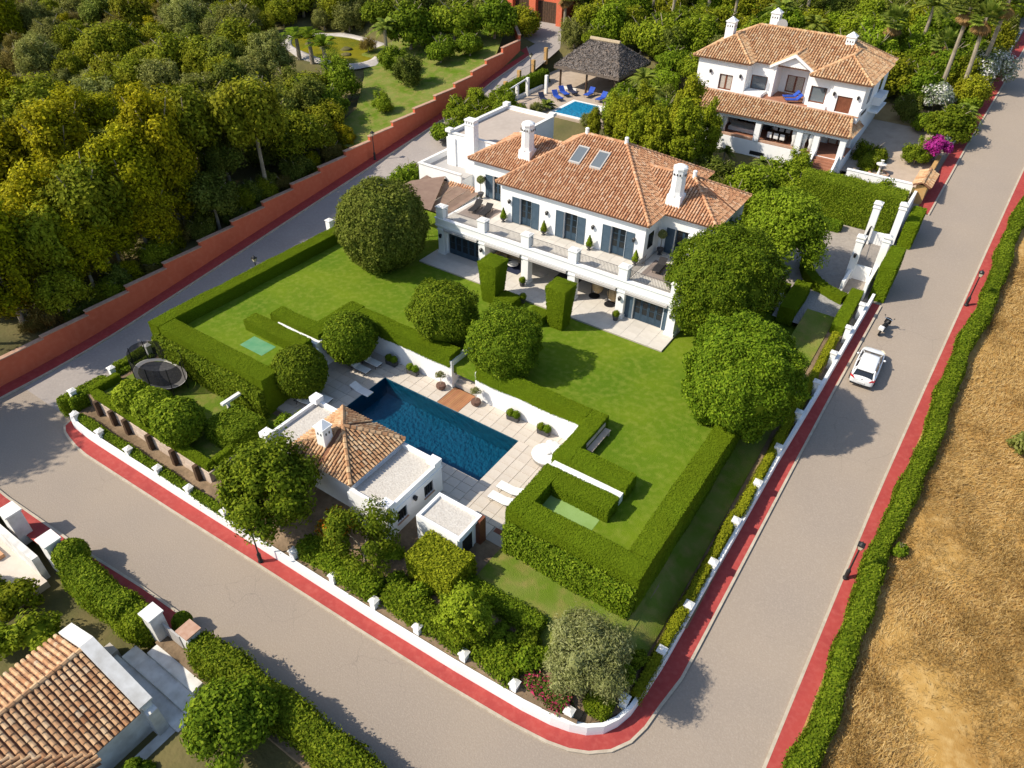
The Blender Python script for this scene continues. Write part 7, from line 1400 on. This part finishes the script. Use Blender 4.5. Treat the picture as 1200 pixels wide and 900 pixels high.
palm(-24.0, 77.5, 2.4, "feather", "small palm in front of the white villa loggia", s=.55); palm(-19.8, 77.2, 2.2, "feather", "small palm left of the white villa outside stair", s=.55); palm(-26, 112, 3, "feather", "drooping palm at the top edge above the villa", s=1.1); palm(-21, 114, 3, "feather", "feather palm at the top edge by the small white hut", s=1.1); palm(-75.6, 80.5, 3.5, "feather", "weeping palm beside the pond", s=1.2)
for i_, (x, y, h) in enumerate(((-31, 112, 4), (-16, 110, 5), (-12.5, 113, 6), (-9.5, 110, 3.5), (-29, 118, 6), (-50, 112, 6))): palm(x, y, h, "fan" if i_ % 2 else "feather", ["feather palm behind the left chimney of the white villa", "fan palm behind the right chimney of the white villa", "tall feather palm left of the three fan palms", "short fan palm just left of the three fan palms", "feather palm at the top edge left of the small hut", "fan palm behind the thatched gazebo's left end"][i_], s=1.15)
palm(-10.5, 94.5, 2.6, "feather", "slim young palm behind the white villa yard", .1, s=.5)
for x, y, h in ((-82.5, 72.8, 1.9), (-79.0, 72.0, 1.7), (-85.5, 73.2, 1.6)): palm(x, y, h, "banana", "broad-leaved banana plant in front of the pond", .16, "banana plants in front of the pond", 1.7)
# --- plants between and behind the houses
HV = [("mid", -40.5, 96.0, .8, "leafy bush behind the right end of the thatched roof"), ("light", -38.2, 92.5, .75, "light bush between gazebo and the white villa's rear"), ("dark", -41, 100, .9, "dark tree behind the thatched gazebo's right corner"), ("mid", -35.5, 95, .9, "tree at the white villa's left rear corner"), ("cypress", -33.6, 72.6, .95, "yellow-green cypress behind the skylights"), ("cypress", -31.6, 71.0, .85, "pointed cypress left of the pair behind the villa ridge"), ("cypress", -29.2, 70.6, .95, "pointed cypress behind the villa's right chimney"), ("cypress", -26.6, 71.3, 1.0, "slender cypress in front of the white villa's left corner"), ("cypress", -35.9, 74.2, .8, "cypress nearest the turquoise pool"), ("cypress", -33.0, 75.5, .8, "rear cypress behind the group by the villa roof"),
      ("cypress", -38.0, 73.0, .55, "short cypress at the villa annex roof"), ("cypress", -28.3, 75.2, 1.05, "tall cypress covering the left end of the loggia"), ("cypress", -25.2, 74.6, .8, "cypress just left of the first loggia bay"), ("dark", -23.2, 72.4, .75, "dark conifer in front of the white villa base"), ("dark", -21.0, 71.0, .6, "smaller dark conifer in front of the white villa base"),
      ("light", -18.6, 70.3, .95, "light green tree in front of the loggia stair"), ("mid", -17.8, 74.6, .85, "green bush tree below the loggia"), ("light", -14.6, 72.8, .8, "light tree left of the tall courtyard hedge"), ("mid", -12.3, 75.2, .75, "bush at the foot of the white yard wall, left"), ("dark", -9.8, 75.8, .6, "dark spiky bush below the white yard wall"), ("mid", -7.4, 76.2, .6, "bush below the tile-capped wall"), ("light", -15.2, 66.4, .85, "light tree behind the right wing roof"), ("mid", -19.0, 67.0, .8, "green tree between villa and loggia"), ("light", -16.2, 77.4, .6, "feathery light bush at the foot of the outside stair"),
      ("mid", -10.7, 85.3, .62, "rounded bush in the white villa yard"), ("light", -10.2, 83.6, .5, "low light bush beside the fountain"), ("mid", -6.4, 86.4, .5, "round standard bush near the tile-capped wall"), ("light", -6.2, 88.2, .45, "light bush on the right of the yard"), ("mid", -4.8, 92.8, .95, "wide tree overhanging the red pavement"), ("dark", -9.8, 96, .6, "dark bush in the ochre yard"), ("mid", -7.3, 94.5, .55, "bush beside the white flowering shrub"),
      ("mid", -50.6, 55.8, .85, "round leafy tree left of the white annex"), ("mid", -56.0, 71.8, .8, "leafy bush in the row behind the annex, beside the lane"), ("mid", -53.0, 71.8, .75, "leafy bush in the row behind the annex, second from the lane"), ("light", -51.4, 74.6, .75, "light bush in the row behind the annex"), ("mid", -49.2, 74.6, .6, "leafy bush nearest the neighbour's pool loungers"), ("mid", -54.4, 67.2, .7, "leafy bush between the lane and annex roof"), ("light", -56.4, 76, .6, "light bush below the white pergola beam"), ("mid", -53.6, 76.6, .6, "bush below the white pergola posts"),
      ("mid", -40.2, 84.5, .8, "leafy tree right of the turquoise pool"), ("light", -38.9, 81.0, .85, "light bushy tree in front of the turquoise pool"), ("mid", -37.5, 80, .9, "green tree between the pool and the white villa"), ("mid", -42.3, 89.8, .6, "leafy bush against the thatched roof"), ("dark", -36, 88, .7, "dark tree beside the white villa's left wall"), ("mid", -34.0, 83.5, .8, "tree at the white villa's lower left corner"), ("sage", -41.5, 78.3, .4, "grey leafy bush below the turquoise pool"), ("sage", -48.9, 78.0, .32, "pale grey flowering bush below the turquoise pool"), ("sage", -56.0, 99.3, .9, "grey-green shrub by the lane in front of the gazebo"), ("sage", -53.2, 100.5, .8, "sage shrub behind the thatched roof, left"), ("mid", -36.2, 78.2, .7, "bush behind the cypress group")]
for k, x, y, s, lb in HV: wood_tree(k, x, y, gh(x, y) if k != "x" else 0, s, "", None, 1, lb)
wood_tree("forest", -61.6, 5.0, 0.3, 1.7, "", None, 1.3, "tall tree shading the left end of the lower road")
yv = 98.0; rng = random.Random(31); c2 = 0
while yv < 148:
    xv = -3.9
    while xv > -66:
        x, y = xv-rng.uniform(0, 2.5), yv+rng.uniform(-1.7, 1.7); xv -= 4.2
        if x > ul(y)-2.3 or not inview(x, y, gh(x, y)+3, .06) or (x < float(np.interp(y, [94, 100, 106, 113, 122], [-54.6, -57.5, -60, -66, -67]))+1.8) or (x < -53 and y < 98) or (-53 < x < -42 and y < 99) or (-34 < x < -12 and y < 99.5) or (-13 < x < -7.5 and y < 101): continue
        k = rng.choices(["mid", "light", "forest", "dark", "sage"], [.36, .2, .22, .14, .08])[0]
        wood_tree(k, x, y, gh(x, y), rng.uniform(.7, 1.25), garden_words(x, y), "trees in the gardens behind the white villa"); c2 += 1
    yv += 4.2
# flowering shrubs by the upper road
def fshrub(name, x, y, r, L, label, n=2600, zz=None, sz=(1, 1, .85)):
    gtree(name, cm("crown", crown_clumps(r, .15, n, 20, .38, sz, r*9+x, .5, -.5), L), (x, y, zz if zz is not None else gh(x, y)), r*.85, .6, .07, label, "shrub", limbs=4, spread=r*.4)
fshrub("bougainvillea", -4.8, 87.6, 1.4, L_pink, "magenta bougainvillea spilling over the ochre wall", zz=zt(87.6)+.7, sz=(1, 1.2, .6)); fshrub("white_oleander", -7.6, 100.2, 2.0, L_whiteb, "white flowering oleander beside the palm trunk", 4200); fshrub("white_oleander", -3.6, 109.5, 2.9, L_whiteb, "large white flowering shrub at the upper roadside", 6000); fshrub("white_oleander", -4.6, 90.4, .8, L_whiteb, "small white flowering bush above the bougainvillea", 1500, zt(90)+.5)
fshrub("roadside_bush", -4.0, 101.5, 1.3, L_light, "rounded light bush beside the upper red pavement")
for x, y, s in ((9.0, 49.5, .9), (10.4, 47.2, .8), (9.6, 52.0, .5), (4.15, 37.0, .5)): fshrub("field_bush", x, y, s, L_sage if s > .6 else L_mid, {.9: "largest green bush standing in the dry field", .8: "second green bush in the dry field", .5: "small green bush at the field edge" if x < 5 else "smallest green bush in the dry field"}[s], 900, fieldz(x, y))
# --- dry grass of the field (stuff)
n = 150000; g = np.random.default_rng(4); yb = 12+80*g.random(n)**1.6; u = 0.9+26*g.random(n)**1.1
xb = np.interp(yb, [-60, 21, 41, 52.5, 86, 115, 170], [1.2, 1.68, 1.87, 2.19, 3.18, 4.2, 6])+1.3+u
den = np.sin(xb*.55+1.2*np.sin(yb*.4))*np.cos(yb*.37+np.sin(xb*.8))+0.5*np.sin(xb*1.9+yb*1.1)
keep = u > .9; xb, yb, den = xb[keep], yb[keep], den[keep]; n = len(xb)
zb = zt_arr = np.where(yb > 27, .13*(yb-21), np.where(yb < 15, 0, .13*(yb-15)**2/24))+0.2
ang = g.random(n)*6.28; h = .02+.16*g.random(n)**2; ln = g.normal(0, .2, (n, 2)); w_ = .02+.03*g.random(n)
B0 = np.stack([xb-np.cos(ang)*w_, yb-np.sin(ang)*w_, zb-.02], 1); B1 = np.stack([xb+np.cos(ang)*w_, yb+np.sin(ang)*w_, zb-.02], 1); T = np.stack([xb+ln[:, 0], yb+ln[:, 1], zb+h], 1)
Vg = np.stack([B0, B1, T], 1).reshape(-1, 3); tag(link("dry_grass", npmesh("dry_grass", Vg, np.arange(3*n).reshape(-1, 3), L_straw)), kind="stuff")

nt_ = 3000; g = np.random.default_rng(8); ty = 14+85*g.random(nt_)**1.5; tu = 2.2+26*g.random(nt_); tx = np.interp(ty, [-60, 21, 41, 52.5, 86, 115, 170], [1.2, 1.68, 1.87, 2.19, 3.18, 4.2, 6])+tu
dn = np.sin(tx*.42+1.2*np.sin(ty*.3))*np.cos(ty*.28+np.sin(tx*.5)); k_ = (dn+g.normal(0, .4, nt_)+.03*(tu-5)) > .05-.45*(ty < 42); tx, ty = tx[k_], ty[k_]; per = 170; N_ = len(tx)
px_ = np.repeat(tx, per)+g.normal(0, .42, N_*per); py_ = np.repeat(ty, per)+g.normal(0, .42, N_*per); pz_ = np.where(py_ > 27, .13*(py_-21), np.where(py_ < 15, 0, .13*(py_-15)**2/24))+.2+.45*g.random(N_*per)
dr = unit(np.stack([px_-np.repeat(tx, per), py_-np.repeat(ty, per), .35+.5*g.random(N_*per)], 1)+g.normal(0, .25, (N_*per, 3))); P_ = np.stack([px_, py_, pz_], 1); sd_ = unit(np.cross(dr, g.normal(0, 1, (N_*per, 3)))); l_ = .06+.1*g.random((N_*per, 1))
Vw = np.stack([P_-dr*l_, P_+sd_*.013, P_+dr*l_, P_-sd_*.013], 1).reshape(-1, 3); L_weed = leafmat("dry_weed", (0.16, 0.085, 0.022), (0.32, 0.195, 0.06), (0.5, 0.34, 0.13), c2=(0.22, 0.12, 0.03), trans=.15, orand=0)
tag(link("dry_weeds", npmesh("dry_weeds", Vw, np.arange(len(Vw)).reshape(-1, 4), L_weed)), kind="stuff")

g = np.random.default_rng(12); n = 90000; yb = 14+80*g.random(n)**1.5; u = 1.0+26*g.random(n)**1.1; xb = np.interp(yb, [-60, 21, 41, 52.5, 86, 115, 170], [1.2, 1.68, 1.87, 2.19, 3.18, 4.2, 6])+1.2+u
zb = np.where(yb > 27, .13*(yb-21), np.where(yb < 15, 0, .13*(yb-15)**2/24))+.2+.12*g.random(n); a_ = 1.0+.5*np.sin(xb*.3)*np.cos(yb*.21)+g.normal(0, .45, n); l_ = (.12+.2*g.random(n))[:, None]
d_ = np.stack([np.cos(a_), np.sin(a_), .13*np.sin(a_)+.3*g.random(n)], 1); sd_ = np.stack([-np.sin(a_), np.cos(a_), 0*a_], 1)*.016; P_ = np.stack([xb, yb, zb], 1)
Vs = np.stack([P_-d_*l_, P_+sd_, P_+d_*l_, P_-sd_], 1).reshape(-1, 3); L_gold = leafmat("golden_straw", (0.34, 0.2, 0.055), (0.54, 0.36, 0.125), (0.7, 0.51, 0.23), c2=(0.36, 0.21, 0.06), trans=.15, orand=0)
tag(link("dry_straw", npmesh("dry_straw", Vs, np.arange(len(Vs)).reshape(-1, 4), L_gold)), kind="stuff")

dl = {}
for o in list(bpy.data.objects):
    if o.parent is None and o.get("group") and o.get("label"): dl.setdefault((o["group"], o["label"]), []).append(o)
for (gq, lq), os_ in dl.items():
    if 2 <= len(os_) <= 4 and len(lq.split()) < 15 and o.type in ("EMPTY", "MESH", "LIGHT", "CAMERA"):
        os_.sort(key=lambda q: -q.scale.x*q.scale.y*q.scale.z)
        wd_ = {2: ["larger", "smaller"], 3: ["largest", "medium-sized", "smallest"], 4: ["largest", "second largest", "third largest", "smallest"]}[len(os_)]
        if len({round(q.scale.x, 4) for q in os_}) == len(os_):
            for q, w__ in zip(os_, wd_): q["label"] = w__+" "+lq
